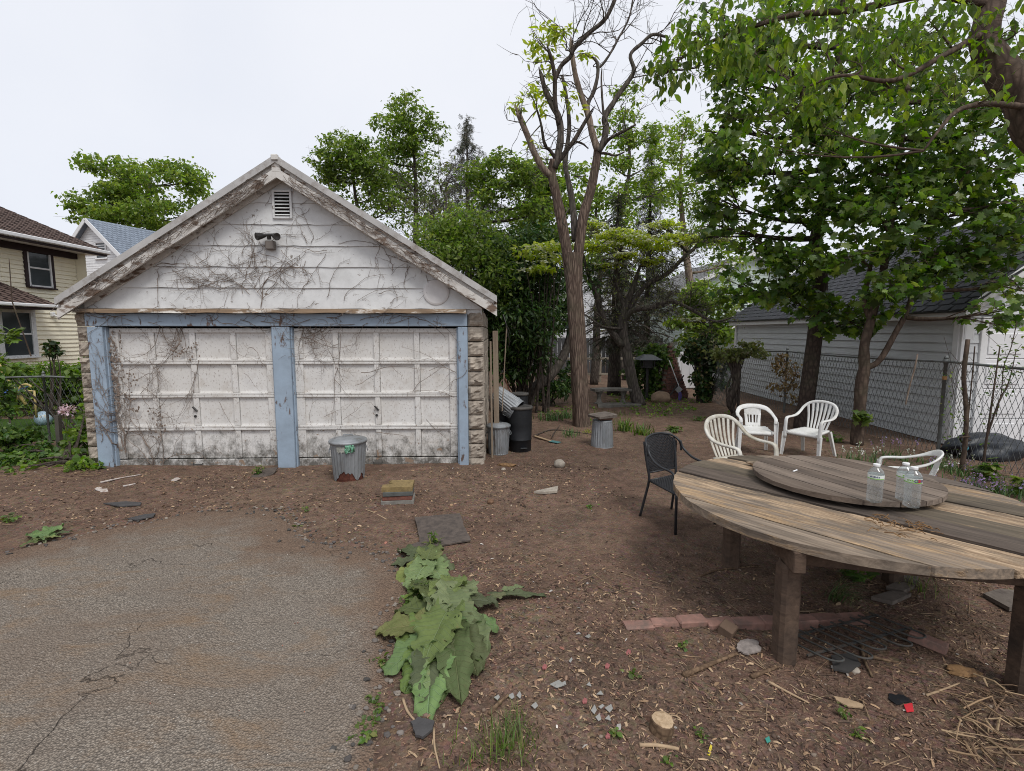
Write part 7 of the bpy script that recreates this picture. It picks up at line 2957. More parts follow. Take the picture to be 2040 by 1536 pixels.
for u, v in ((122, 820), (131, 814), (138, 822), (145, 812), (127, 824)):
    c = at(u, v, 8.7) - pk
    scatter_leaves(b, [tuple(c + Vector((RND.gauss(0, .03), RND.gauss(0, .03), RND.gauss(0, .03)))) for _ in range(22)], .042, T_WIDE, 1.2, 0)
b.build('petals', PET_K, t, kind='stuff')
b = MB()
for k in range(5):
    b.tube(bez(Vector((U(-.1, .1), 0, 0)), Vector((0, 0, .4)), at(122 + k * 5, 822, 8.7) - pk, 5), .005, 4)
b.build('stems', LF_WEED, t)
b = MB()
b.beam((0, 0, -.2), (.02, 0, .62), .07, .07)
o = b.build('wooden_post', m_plain('post_wood', (.09, .08, .07), .9, .2))
o.location = (at(118, 880, 8.9).x, 8.9, 0)
tag(o, 'short weathered post under the pink flowers', 'post')
b = MB()
b.tube([at(62, 710, 9.2), at(24, 600, 9.1), at(18, 515, 9.1)], [.012, .010, .006], 6)
o = b.build('bare_cane', BK_TAN)
tag(o, 'long bare cane rising in front of the cream house', 'cane')
b = MB()
scatter_leaves(b, [at(U(-10, 40), U(655, 680), 8.2) for _ in range(46)], .10, T_MAPLE, .4, .4)
o = b.build('leafy_twig', LF_LIME)
tag(o, 'yellow-green leafy twig poking in at the left edge', 'twig')
shrub('small dark ivy knob standing above the hedge', (at(100, 700, 12.0).x, 12.0, 0), [SB(101, 690, 12.0, .13, 120, .22), SB(106, 700, 12, .15, 90, .08)], LF_IVY, T_WIDE, .10, 2, UG)

# ------------------------------------------------------------------ litter on the soil
def m_litter(name, cols, rough=.9):
    t = NT(name)
    f = t.island()
    r = t.new('ShaderNodeValToRGB')
    r.color_ramp.interpolation = 'CONSTANT'
    el = r.color_ramp.elements
    el[0].color = (*cols[0], 1)
    el[1].position = 1 / len(cols)
    el[1].color = (*cols[1], 1)
    for i, c in enumerate(cols[2:], 2):
        e = el.new(i / len(cols))
        e.color = (*c, 1)
    t.link(f, r.inputs[0])
    col = t.hsv(r.outputs[0], t.math('FRACT', t.math('MULTIPLY', f, 91.3)), .25)
    return t.done(col, rough, .15)


ML_CHIP = m_litter('litter_chips', [(.20, .125, .085), (.10, .062, .045), (.31, .205, .125), (.055, .038, .03), (.42, .30, .19), (.15, .09, .062), (.07, .046, .036), (.25, .165, .115)])
ML_PALE = m_litter('pale_bits', [(.40, .33, .25), (.52, .48, .43), (.36, .26, .16), (.30, .28, .26), (.46, .33, .20), (.28, .13, .095), (.36, .33, .30)])
ML_PEB = m_litter('soil_crumbs', [(.16, .11, .085), (.20, .145, .11), (.11, .075, .06), (.24, .19, .15), (.13, .09, .07)])
ML_TWIG = m_litter('twig_bits', [(.15, .10, .07), (.24, .165, .105), (.10, .07, .052), (.30, .22, .14)])


def soil_pts(n, y0=1.45, y1=15, power=1.7, xr=None, rng=RNG):
    """random spots on the open soil, thinning with distance (clear of the driveway and the garage)"""
    t = rng.uniform(0, 1, n) ** power
    Y = y0 + (y1 - y0) * t
    X = rng.uniform(-1.15, 1.08, n) * (Y * 1.03)
    if xr:
        X = rng.uniform(xr[0], xr[1], n)
    X = np.clip(X, -9.5, 7.3)
    d = drive_dist(X, Y)
    keep_ = fbm(X * 1.6, Y * 1.6, 77, 3) + .22 * rng.uniform(-1, 1, n) > .40
    inside = keep_ & (d < .05 + .5 * rng.uniform(0, 1, n) ** 4) & ~((X > -6.7) & (X < -.35) & (Y > 7.45 + (X + 6.5) * .035))
    return X[inside], Y[inside]


def chips(name, lab, m, X, Y, l0, l1, wr, lift=.004, tilt=.35, curl=.2):
    n = len(X)
    Z = soil_z(X, Y) + lift
    L = RNG.uniform(l0, l1, n) * (.45 + .55 * RNG.uniform(0, 1, n))
    a = RNG.uniform(0, 2 * PI, n)
    w = L * RNG.uniform(wr[0], wr[1], n)
    ti = RNG.normal(0, tilt, n)
    ca, sa = np.cos(a), np.sin(a)
    T = np.stack([ca, sa, np.sin(ti) * .5], -1) * (L / 2)[:, None]
    Wv = np.stack([-sa, ca, RNG.normal(0, .35, n)], -1) * (w / 2)[:, None]
    c = np.stack([X, Y, Z], -1)
    up = np.zeros((n, 3))
    up[:, 2] = L * curl * RNG.uniform(-.2, 1, n)
    k = RNG.uniform(.3, 1, (n, 1))
    V = np.stack([c - T - Wv * k, c - T + Wv * .8, c + Wv + up, c - Wv + up, c + T + Wv * k, c + T - Wv * .6], 1).reshape(-1, 3)
    i = np.arange(n)[:, None] * 6
    F = np.concatenate([i + np.array([[0, 1, 2, 3]]), i + np.array([[3, 2, 4, 5]])])
    o = MB().add(V, F).build(name, m)
    tag(o, lab, 'litter', kind='stuff')
    return o


X, Y = soil_pts(50000)
chips('soil_litter', 'brown leaf and bark litter scattered over the yard soil', ML_CHIP, X, Y, .008, .042, (.12, .5))
X, Y = soil_pts(22000, 1.45, 4.6, 1.2, (-.6, 5.2))
chips('soil_litter', 'dense brown chips and straw on the soil around the table', ML_CHIP, X, Y, .010, .055, (.07, .35))
X, Y = soil_pts(9000, 5.0, 8.2, 1.0, (-7, 1.5))
chips('soil_litter', 'reddish brown litter on the soil before the garage doors', ML_CHIP, X, Y, .015, .06, (.2, .6))
X, Y = soil_pts(800, 1.5, 9, 1.3)
chips('pale_litter', 'pale chips, paper bits and stone flecks strewn over the soil', ML_PALE, X, Y, .012, .045, (.2, .7), .006)
# crumbs of soil and pebbles
X, Y = soil_pts(9000, 1.45, 9, 1.5)
Z = soil_z(X, Y)
V0, F0 = ICO[0]
n = len(X)
s = RNG.uniform(.003, .012, n) * (.6 + .8 * RNG.uniform(0, 1, n) ** 3)
V = V0[None] * s[:, None, None] * np.array([1.1, 1, .8]) * RNG.uniform(.7, 1.3, (n, 12, 1)) + np.stack([X, Y, Z + s * .4], -1)[:, None]
F = (F0[None] + (np.arange(n) * 12)[:, None, None]).reshape(-1, 3)
tag(MB().add(V.reshape(-1, 3), F).build('soil_crumbs', ML_PEB, smooth=True), 'crumbs of soil and small pebbles over the yard', 'soil', kind='stuff')
X, Y = np.array([]), np.array([])
xx, yy = RNG.uniform(-6, -.7, 350), RNG.uniform(1.4, 5.6, 350)
k = drive_dist(xx, yy) > .05
X, Y = xx[k], yy[k]
Z = drive_z(X, Y)
n = len(X)
s = RNG.uniform(.002, .005, n)
V = V0[None] * s[:, None, None] + np.stack([X, Y, Z + s * .3], -1)[:, None]
F = (F0[None] + (np.arange(n) * 12)[:, None, None]).reshape(-1, 3)
tag(MB().add(V.reshape(-1, 3), F).build('loose_gravel', ML_PALE, smooth=True), 'pale loose grit on the asphalt driveway', 'gravel', kind='stuff')
# broken asphalt crumbs along the driveway's ragged edge
b = MB()
for _ in range(420):
    i = RND.randint(1, 13)
    p, q = DRIVE[i], DRIVE[(i + 1) % len(DRIVE)]
    f = U(0, 1)
    x, y = p[0] + (q[0] - p[0]) * f + RND.gauss(0, .10), p[1] + (q[1] - p[1]) * f + RND.gauss(0, .10)
    s1 = U(.006, .02)
    b.rock((x, y, max(float(soil_z(np.array([x]), np.array([y]))[0]), float(drive_z(np.array([x]), np.array([y]))[0])) + s1 * .3), (s1 * U(.8, 1.4), s1, s1 * .7), RND.randint(0, 99), .5, 1)
tag(b.build('asphalt_crumbs', m_litter('asphalt_crumb', [(.10, .09, .085), (.16, .14, .125), (.22, .19, .16), (.07, .065, .06)])), 'broken asphalt crumbs along the edge of the driveway', 'gravel', kind='stuff')
# twigs
b = MB()
X, Y = soil_pts(420, 1.5, 7.5, 1.3)
Xb, Yb = soil_pts(650, 1.5, 4.2, 1.2, (.6, 4.6))
for x, y in zip(np.concatenate([X, Xb]), np.concatenate([Y, Yb])):
    L, a = U(.04, .22), U(0, 6.28)
    if RND.random() < .08:
        L *= 1.8
    r = U(.0012, .0032)
    P = []
    for j in range(4):
        q = j / 3 - .5
        px_, py_ = x + L * q * math.cos(a) + U(-.008, .008), y + L * q * math.sin(a) + U(-.008, .008)
        P.append((px_, py_, float(soil_z(np.array([px_]), np.array([py_]))[0]) + r + U(0, .012)))
    b.tube(P, [r, r, r * .9, r * .6], 4)
tag(b.build('fallen_twigs', ML_TWIG), 'thin twigs and straws fallen on the soil', 'twigs', kind='stuff')


def sz_(x, y):
    return float(soil_z(np.array([x]), np.array([y]))[0])


def stick(lab, pix, r, m, name='stick', taper=.5, lift=.0):
    P = []
    for u, v in pix:
        x, y = gp(u, v)
        P.append(Vector((x, y, sz_(x, y) + r * .8 + lift)))
    b = MB()
    c = P[0].copy()
    pp = smooth_path([p - c for p in P], 4)
    b.tube(pp, [r * (1 - (1 - taper) * i / len(pp)) * U(.9, 1.1) for i in range(len(pp))], 8)
    o = b.build(name, m, smooth=True)
    o.location = c
    tag(o, lab, 'stick')
    return o


M_STK = m_bark('stick_bark', (.10, .065, .042), (.26, .175, .11), 20, (1, 1, 1), .5, .006)
M_STKP = m_plain('peeled_stick', (.36, .26, .165), .85, .2, .2, 14, .3)
stick('thick brown stick lying left of the front table leg', [(1362, 1350), (1400, 1334), (1440, 1318), (1468, 1306)], .017, M_STK)
stick('short dark stick at the foot of the front table leg', [(1497, 1352), (1530, 1340), (1550, 1331)], .015, M_STK)
stick('pale peeled stick by the cut log', [(1274, 1486), (1310, 1488), (1352, 1494)], .010, M_STKP, taper=.9)
stick('long splintered pale stick below the front table leg', [(1530, 1360), (1570, 1382), (1612, 1404)], .010, M_STKP, taper=.4)
stick('bent stick under the right of the table', [(1845, 1388), (1875, 1378), (1912, 1362)], .008, M_STKP, taper=.5)
stick('pale stick poking out from the last burdock leaf', [(803, 1395), (812, 1420), (830, 1444)], .009, M_STKP)
stick('thin pale stick below the small dark slate', [(864, 1452), (866, 1490), (876, 1530)], .007, M_STKP)
stick('twisted mossy stick by the glass shards', [(975, 1424), (995, 1402), (1013, 1388)], .013, M_STK)
stick('long thin branch on the soil left of the far table leg', [(1395, 1150), (1430, 1138), (1512, 1128)], .008, M_STK)
stick('brown stick lying across the rubber scrap', [(1716, 1290), (1722, 1320), (1738, 1352)], .012, M_STK)
stick('bark coloured stick right of the rubber scrap', [(1728, 1312), (1760, 1318), (1790, 1320)], .012, M_STK)
stick('grey stick before the yellow paver stack', [(770, 1035), (745, 1022), (728, 1016)], .007, M_STKP)
stick('long white painted splinter of wood before the left blue post', [(200, 963), (240, 955), (282, 946)], .013, m_plain('white_splinter', (.50, .46, .43), .85, .2, .3, 14, .3, c2=(.28, .2, .16)), taper=.5)
stick('short white splinter near the long white one', [(245, 971), (270, 966)], .014, bpy.data.materials['white_splinter'], taper=.6)
flat('paint_flake', 'crumpled white flake on the soil left of the doors', 'litter', [(188, 977), (198, 974), (206, 976), (214, 975), (216, 979), (200, 981)], bpy.data.materials['white_splinter'], .006, lift=.008, chip=.012, tilt=(.08, .1))
flat('paint_flake', 'bluish white flake on the soil before the left door', 'litter', [(340, 957), (352, 954), (360, 956), (348, 960)], bpy.data.materials['white_splinter'], .006, lift=.008, chip=.012, tilt=(.1, -.08))
flat('slate_piece', 'dark slate sliver lying at the far edge of the asphalt', 'slate', [(206, 1006), (250, 1002), (282, 1004), (280, 1009), (240, 1012)], bpy.data.materials['dark_slate'], .012, lift=.012, chip=.004)
flat('slate_piece', 'second dark slate sliver on the asphalt edge nearer the middle', 'slate', [(254, 1036), (290, 1028), (310, 1026), (306, 1033), (270, 1040)], bpy.data.materials['dark_slate'], .012, lift=.014, chip=.003)
flat('roofing_scrap', 'black shingle scrap lying by the middle blue post', 'sheet', [(500, 950), (520, 940), (555, 938), (545, 946), (515, 953)], M_ROOFING, .014, lift=.012, chip=.006, tilt=(.15, 0))
flat('wood_chip', 'smooth tan wood chip below the table', 'wood', [(1660, 1390), (1690, 1396), (1722, 1408), (1718, 1414), (1690, 1412), (1668, 1400)], M_STKP, .008, lift=.006, chip=.003)
flat('plastic_scrap', 'bright red plastic scrap at the lower right', 'litter', [(1800, 1408), (1817, 1404), (1820, 1422), (1806, 1424)], m_plain('red_plastic', (.55, .035, .045), .5, .4), .004, lift=.012)
flat('plastic_scrap', 'black plastic scrap beside the bright red one', 'litter', [(1770, 1385), (1800, 1388), (1815, 1400), (1785, 1408), (1772, 1398)], M_BLKPL, .006, lift=.008, chip=.006)
flat('plastic_scrap', 'small yellow plastic strip at the bottom', 'litter', [(1409, 1505), (1415, 1487), (1419, 1490), (1414, 1508)], m_plain('yellow_plastic', (.62, .50, .05), .5, .4), .004, lift=.006)
flat('plastic_scrap', 'teal plastic scrap at the bottom', 'litter', [(1524, 1474), (1532, 1470), (1535, 1480), (1528, 1483)], m_plain('teal_scrap', (.05, .25, .20), .5, .4), .004, lift=.006)
flat('plastic_scrap', 'crumpled cloudy plastic sheet before the front table leg', 'litter', [(1468, 1288), (1490, 1276), (1512, 1284), (1515, 1302), (1490, 1310), (1470, 1302)], m_plain('cloudy_film', (.27, .235, .215), .25, .5, .3, 30, .4), .010, lift=.01, chip=.012)
for u, v, lab in ((1252, 1303, 'faded red scrap farthest right, below the brick edging'), (1211, 1470, 'faded red scrap nearest the bottom, left of the cut log'), (969, 1265, 'faded red scrap touching the right side of the burdock'),
                  (1165, 1400, 'faded red scrap left of the glass cluster'), (1085, 1332, 'faded red scrap between the burdock and the lone shard'), (1210, 1330, 'faded red scrap left of the tiny weed in the middle foreground')):
    flat('red_scrap', lab, 'litter', [(u - 5, v), (u - 1, v - 6), (u + 5, v - 2), (u + 3, v + 4), (u - 4, v + 4)], bpy.data.materials.get('faded_red') or m_plain('faded_red', (.30, .11, .105), .8, .2, .3, 9), .008, 'red scraps in the foreground', lift=.006, chip=.002)
M_SHARD = m_plain('cloudy_glass', (.27, .265, .245), .15, .6, .15, 9, .05)
SH = [(1110, 1367, 15, 8, 'largest cloudy glass shard, a triangle right of the lower burdock leaf'), (1018, 1391, 7, 6, 'middle of three cloudy glass shards in a row below the burdock'), (1034, 1389, 5, 7, 'right one of three cloudy glass shards in a row below the burdock'),
      (990, 1394, 6, 5, 'left one of three cloudy glass shards in a row below the burdock'), (1065, 1410, 7, 6, 'cloudy glass shard alone just right of the row of three'), (1195, 1386, 7, 6, 'cloudy glass shard just above the cluster near the cut log'),
      (1173, 1368, 5, 5, 'small cloudy glass shard between the largest one and the cluster'), (1183, 1418, 6, 8, 'leftmost cloudy glass shard of the cluster near the cut log'), (1213, 1416, 8, 8, 'biggest cloudy glass shard of the cluster near the cut log'),
      (1198, 1412, 6, 4, 'top middle cloudy glass shard of the cluster near the cut log'), (1211, 1436, 6, 6, 'lower right cloudy glass shard of the cluster near the cut log'), (1192, 1434, 6, 6, 'lower left cloudy glass shard of the cluster near the cut log'),
      (1137, 1319, 4, 5, 'lone cloudy glass shard above the largest one'), (1171, 1271, 6, 4, 'right one of the two farthest cloudy glass shards'), (1152, 1267, 5, 4, 'left one of the two farthest cloudy glass shards'), (1123, 1366, 5, 5, 'cloudy glass sliver touching the largest shard')]
for u, v, a, c, lab in SH:
    q = [(u - a, v + U(-2, 2)), (u + a * U(.2, .6), v - c), (u + a, v + U(-2, 4)), (u + a * U(-.3, .5), v + c)]
    flat('glass_shard', lab, 'glass', q[:3] if RND.random() < .4 else q, M_SHARD, .004, 'glass shards in the foreground', lift=.012, tilt=(U(-.15, .15), U(-.15, .15)))
# cut log end
x, y = gp(1322, 1470)
lg = thing('cut_log', 'short sawn log standing on the soil at the bottom', 'log', (x, y + .05, sz_(x, y) - .02), .3, rot=(.10, .05, .3))
b = MB()
b.lathe([(.066, 0), (.062, .05), (.060, .095), (.056, .10)], 20, rib=lambda a, r, z: r * (1 + .05 * math.sin(3 * a) + .03 * math.sin(8 * a)))
b.build('bark', M_STK, lg)
b = MB()
b.lathe([(.056, .1), (.04, .103), (.02, .101), (0, .103)], 20, rib=lambda a, r, z: r * (1 + .05 * math.sin(3 * a) + .03 * math.sin(8 * a)))
b.build('cut_face', m_plain('cut_wood', (.42, .31, .20), .85, .2, .25, 22, .4, c2=(.28, .19, .11)), lg)
# heap of straw and splinters in the right corner
b = MB()
for _ in range(85):
    u, v = U(1905, 2070), U(1375, 1530)
    x, y = gp(u, v)
    L, a = U(.05, .26), RND.gauss(-.8, .9)
    r = U(.002, .007)
    z = sz_(x, y) + U(.003, .06)
    b.tube([(x - L / 2 * math.cos(a), y - L / 2 * math.sin(a), z), (x, y, z + U(0, .03)), (x + L / 2 * math.cos(a), y + L / 2 * math.sin(a), z + U(-.01, .04))], [r, r, r * .6], 5)
tag(b.build('splinter_heap', m_litter('splinters', [(.28, .19, .115), (.18, .12, .078), (.36, .26, .16), (.12, .085, .06)])), 'heap of tan splinters and dry stalks in the lower right corner', 'splinters', kind='stuff')

# ------------------------------------------------------------------ burdock along the driveway's edge
def m_big_leaf(name, c1, c2, vein):
    t = NT(name)
    t.offset_by_object()
    n = t.noise(7, detail=6, rough=.65)
    col = t.mix(t.ramp(n, .3, .7), c1, c2)
    x = t.math('ABSOLUTE', t.sep(0))
    y = t.sep(1)
    mid = t.ramp(x, .001, .006, 1, 0)
    w = t.math('SUBTRACT', y, t.math('MULTIPLY', x, .75))
    s = t.math('ABSOLUTE', t.math('SUBTRACT', t.math('FRACT', t.math('MULTIPLY', w, 22.0)), .5))
    sv = t.ramp(s, .02, .09, .75, 0)
    v = t.math('MAXIMUM', mid, sv)
    col = t.mix(t.math('MULTIPLY', v, .75), col, vein)
    col = t.mix(t.ramp(t.noise(16, detail=6), .60, .74, 0, .6), col, (.21, .17, .09))
    oi = t.objrand()
    col = t.hsv(col, oi, .42, .25, .028)
    nb = t.bump(t.math('SUBTRACT', t.math('MULTIPLY', t.noise(30, detail=5), .7), v), .7, .008)
    p = t.new('ShaderNodeBsdfPrincipled')
    p.inputs['Roughness'].default_value = .6
    p.inputs['Specular IOR Level'].default_value = .25
    t.link(col, p.inputs['Base Color'])
    t.link(nb, p.inputs['Normal'])
    tr = t.new('ShaderNodeBsdfTranslucent')
    t.link(col, tr.inputs[0])
    mx = t.new('ShaderNodeMixShader')
    mx.inputs[0].default_value = .22
    t.link(p.outputs[0], mx.inputs[1])
    t.link(tr.outputs[0], mx.inputs[2])
    t.link(mx.outputs[0], t.out.inputs[0])
    return t.m


M_BUR = m_big_leaf('burdock_leaf', (.105, .150, .055), (.17, .225, .085), (.22, .29, .15))
M_BURY = m_big_leaf('burdock_leaf_faded', (.13, .165, .06), (.19, .21, .085), (.27, .28, .13))
M_STEM = m_plain('pale_stem', (.25, .27, .15), .6, .3)


def big_leaf(L, W, seed):
    r = random.Random(seed)
    nu, nv = 30, 34
    ph = [r.uniform(0, 6.28) for _ in range(6)]
    t, s = np.meshgrid(np.linspace(0, 1, nv + 1), np.linspace(-1, 1, nu + 1), indexing='ij')
    a = np.abs(s)
    hw = W / 2 * np.sin(PI * np.minimum(1, .10 + .90 * t) ** .80) ** .55
    side = np.where(s > 0, ph[0], ph[1])
    rim = np.clip((a - .55) / .45, 0, 1) ** 2
    fr = 1 + rim * (.10 * np.sin(t * 23 + side) + .08 * np.sin(t * 61 + side * 2) + .05 * np.sin(t * 97 + side))
    x = s * hw * fr
    y = L * t - .20 * L * a ** 1.6 * (1 - t) ** 2.5 + rim * L * .02 * np.sin(t * 47 + side)
    w = y / L - .75 * np.abs(x) / L
    puck = np.abs(np.sin(PI * w * 7.5)) ** .6                # blistered between the side veins
    z = .16 * hw * a + W * .034 * puck * np.clip(a * 4, 0, 1) * (1 - .4 * a)
    z += rim * W * (.085 * np.sin(t * 14 + ph[2] + (2 * (s > 0))) + .05 * np.sin(t * 29 + ph[3]))
    z += W * .03 * np.sin(s * 6 + ph[4]) * np.sin(t * 9 + ph[5]) - .22 * L * t * t + .12 * L * t
    z += W * .03 * (fbm(x / L * 14 + seed % 37, y / L * 14, 5, 3) - .5) * 2
    V = np.stack([x, y, z], -1).reshape(-1, 3)
    I = np.arange((nu + 1) * (nv + 1)).reshape(nv + 1, nu + 1)
    F = np.stack([I[:-1, :-1], I[:-1, 1:], I[1:, 1:], I[1:, :-1]], -1).reshape(-1, 4)
    c = V[F].mean(1)
    hole = (fbm(c[:, 0] / L * 22 + seed % 91, c[:, 1] / L * 22, 11, 2) > .665) & (np.abs(c[:, 0]) > .01)
    return MB().add(V, F[~hole])


def burdock(label, c_px, leaves):
    """leaves: (base pixel, tip pixel, width ratio, height of base, faded)"""
    cx, cy = gp(*c_px)
    c = Vector((cx, cy, sz_(cx, cy)))
    t = thing('burdock', label, 'burdock', c, 0, 'burdock plants by the driveway')
    for i, (bp, tp, wr, h, fd) in enumerate(leaves):
        bx, by = gp(*bp)
        tx, ty = gp(*tp)
        dx, dy = tx - bx, ty - by
        L = math.hypot(dx, dy) * 1.12
        o = big_leaf(L, L * wr, RND.randint(0, 9999)).build('leaf', M_BURY if fd else M_BUR, t, True)
        zb = sz_(bx, by) + h + .004 * i
        o.location = (bx - c.x, by - c.y, zb - c.z)
        pt = math.atan2(-(h - .035), L)
        o.rotation_euler = (pt, U(-.12, .12), math.atan2(dy, dx) - PI / 2)
        b = MB()
        b.tube(bez(Vector((0, 0, 0)), Vector(((bx - c.x) * .4, (by - c.y) * .4, h * 1.1)), Vector((bx - c.x, by - c.y, zb - c.z)), 5), [.009, .008, .007, .006, .005, .004], 6)
        b.build('stalk', M_STEM, t, True)
    return t


burdock('largest burdock with broad dusty leaves spreading to the lower end of the row', (880, 1262),
        [((868, 1310), (850, 1425), .46, 0.050, 0), ((880, 1300), (876, 1395), .5, 0.043, 0), ((872, 1285), (812, 1372), .5, 0.056, 0), ((868, 1300), (838, 1400), .42, 0.056, 0), ((862, 1288), (775, 1345), .54, 0.062, 0), ((850, 1268), (757, 1270), .65, 0.056, 1), ((872, 1245), (800, 1300), .58, 0.081, 0), ((885, 1240), (795, 1225), .58, 0.074, 0), ((905, 1265), (948, 1345), .54, 0.050, 1), ((900, 1250), (985, 1262), .54, 0.062, 0),
         ((905, 1225), (985, 1215), .54, 0.068, 0), ((885, 1215), (905, 1165), .65, 0.081, 0), ((898, 1275), (915, 1395), .37, 0.037, 1), ((880, 1230), (960, 1300), .51, 0.087, 0), ((868, 1222), (835, 1172), .54, 0.062, 0), ((890, 1262), (845, 1340), .61, 0.093, 0), ((895, 1240), (930, 1175), .54, 0.074, 0)])
burdock('smaller upper burdock between the tar sheet and the nettles', (848, 1128),
        [((845, 1125), (782, 1128), .54, 0.050, 0), ((850, 1120), (800, 1098), .54, 0.056, 0), ((855, 1118), (900, 1135), .48, 0.043, 0), ((845, 1135), (790, 1165), .51, 0.050, 1), ((850, 1130), (865, 1098), .61, 0.056, 0), ((858, 1130), (880, 1165), .54, 0.043, 0), ((848, 1138), (820, 1180), .54, 0.056, 0)])
burdock('straggling burdock leaves trailing right across the soil', (975, 1205),
        [((990, 1195), (1080, 1190), .24, 0.031, 0), ((985, 1200), (962, 1210), .54, 0.031, 0), ((1005, 1186), (1040, 1176), .41, 0.031, 0), ((975, 1205), (1012, 1192), .41, 0.031, 1)])
burdock('low broad-leaved weed at the left edge of the asphalt', (90, 1082),
        [((90, 1080), (45, 1092), .41, 0.025, 0), ((95, 1078), (60, 1070), .41, 0.031, 0), ((95, 1076), (142, 1064), .41, 0.025, 0), ((90, 1075), (115, 1054), .54, 0.031, 0), ((92, 1080), (120, 1078), .41, 0.025, 0), ((80, 1080), (70, 1086), .61, 0.025, 0)])


def weed(label, u, v, spread, h, n, leaf_m, tmpl, size, name='weed', cat='weed', group=None, tilt=.4, stems=6):
    x, y = gp(u, v)
    c = Vector((x, y, sz_(x, y)))
    t = thing(name, label, cat, c, 0, group)
    b = MB()
    P = []
    for _ in range(stems):
        e = Vector((RND.gauss(0, spread * .6), RND.gauss(0, spread * .6), h * U(.5, 1)))
        pth = bez(Vector((RND.gauss(0, spread * .25), RND.gauss(0, spread * .25), -.01)), Vector((e.x * .3, e.y * .3, e.z * .7)), e, 5)
        b.tube(pth, .0022, 4, False)
        for k in range(max(1, n // stems)):
            q = pth[RND.randint(1, 5)]
            P.append((q.x + RND.gauss(0, size * .5), q.y + RND.gauss(0, size * .5), max(.006, q.z + RND.gauss(0, size * .2))))
    b.build('stems', leaf_m, t, kind='stuff')
    b = MB()
    scatter_leaves(b, P, size, tmpl, tilt, .15)
    b.build('leaves', leaf_m, t, kind='stuff')
    return t


WG = 'small weeds on the soil'
weed('bright nettle-like weed growing through the upper end of the large burdock', 838, 1192, .10, .16, 90, LF_WEED, T_OVAL, .05, 'nettle', stems=10)
weed('bright nettle-like weed left of the larger nettle', 815, 1205, .06, .10, 50, LF_WEED, T_OVAL, .045, 'nettle', stems=7)
weed('small upright bright weed on the tar sheet edge', 860, 1088, .05, .16, 46, LF_WEED, T_LONG, .06, stems=6)
for lab, u, v, sp_, h, n, sz in (('creeping small-leaved weed on the asphalt edge below the burdock', 738, 1455, .11, .05, 110, .028), ('creeping weed on the asphalt edge left of the large burdock', 765, 1320, .07, .06, 80, .03), ('low weed on the asphalt edge halfway between burdock and bottom', 745, 1400, .06, .05, 50, .026), ('sparse weed in the soil below the right burdock leaf', 925, 1330, .07, .06, 60, .03),
                                 ('little weed tuft in a hollow of the asphalt at the middle', 490, 1090, .09, .05, 70, .03), ('weed sprig at the asphalt rim just above the hollow', 520, 1072, .06, .08, 40, .03), ('small bright weed at the foot of the middle blue post', 515, 946, .10, .13, 90, .035), ('tiny weed beside the crumpled cloudy plastic sheet', 1360, 1290, .03, .05, 14, .03), ('tiny weed sprig left of the cut log', 1225, 1465, .03, .04, 12, .03),
                                 ('small weed sprig right of the cut log', 1395, 1470, .035, .05, 16, .03), ('tiny weed by the lilac scrap below the log', 1330, 1520, .03, .04, 14, .03), ('two-leaved seedling in the right foreground', 1680, 1425, .025, .05, 12, .034), ('seedling patch near the lower right straw', 1705, 1465, .04, .05, 20, .03), ('tiny seedling in the middle of the bare soil', 1175, 1012, .06, .03, 24, .03),
                                 ('small flat leaf weed on the soil before the paver stack', 594, 1050, .05, .03, 14, .05), ('weed sprig near the litter before the doors', 610, 1020, .03, .08, 14, .03), ('flat weed at the far left edge by the asphalt', 20, 1040, .10, .08, 50, .04), ('seedling left of the iron grille', 1262, 1345, .03, .04, 12, .03)):
    weed(lab, u, v, sp_, h, n, LF_WEED, T_WIDE, sz, group=WG, tilt=.35)


def blades(b, c, n, L, w, spread, lean=.5, dirn=None, seg=4):
    for _ in range(n):
        a = U(0, 6.28) if dirn is None else dirn + RND.gauss(0, .5)
        ln = L * U(.5, 1.1)
        le = lean * U(.3, 1.3)
        x0, y0 = c[0] + RND.gauss(0, spread), c[1] + RND.gauss(0, spread)
        V = []
        sx, sy = -math.sin(a) * w / 2, math.cos(a) * w / 2
        px_, pz_, an = 0, 0, PI / 2 - le * .3
        for j in range(seg + 1):
            k = 1 - (j / seg) ** 1.6
            V += [(x0 + px_ * math.cos(a) + sx * k, y0 + px_ * math.sin(a) + sy * k, c[2] + pz_), (x0 + px_ * math.cos(a) - sx * k, y0 + px_ * math.sin(a) - sy * k, c[2] + pz_ - .0)]
            px_ += ln / seg * math.cos(an)
            pz_ += ln / seg * math.sin(an)
            an -= le * 1.6 / seg
        b.add(V, [(2 * j, 2 * j + 1, 2 * j + 3, 2 * j + 2) for j in range(seg)])


def tuft(label, u, v, n, L, w, spread, leaf_m, lean=.6, name='grass_tuft', cat='grass', dirn=None, pos=None):
    x, y = pos or gp(u, v)
    c = Vector((x, y, sz_(x, y)))
    b = MB()
    blades(b, (0, 0, -.01), n, L, w, spread, lean, dirn)
    o = b.build(name, leaf_m)
    o.location = c
    return tag(o, label, cat, kind='stuff' if name == 'grass_tuft' else None)


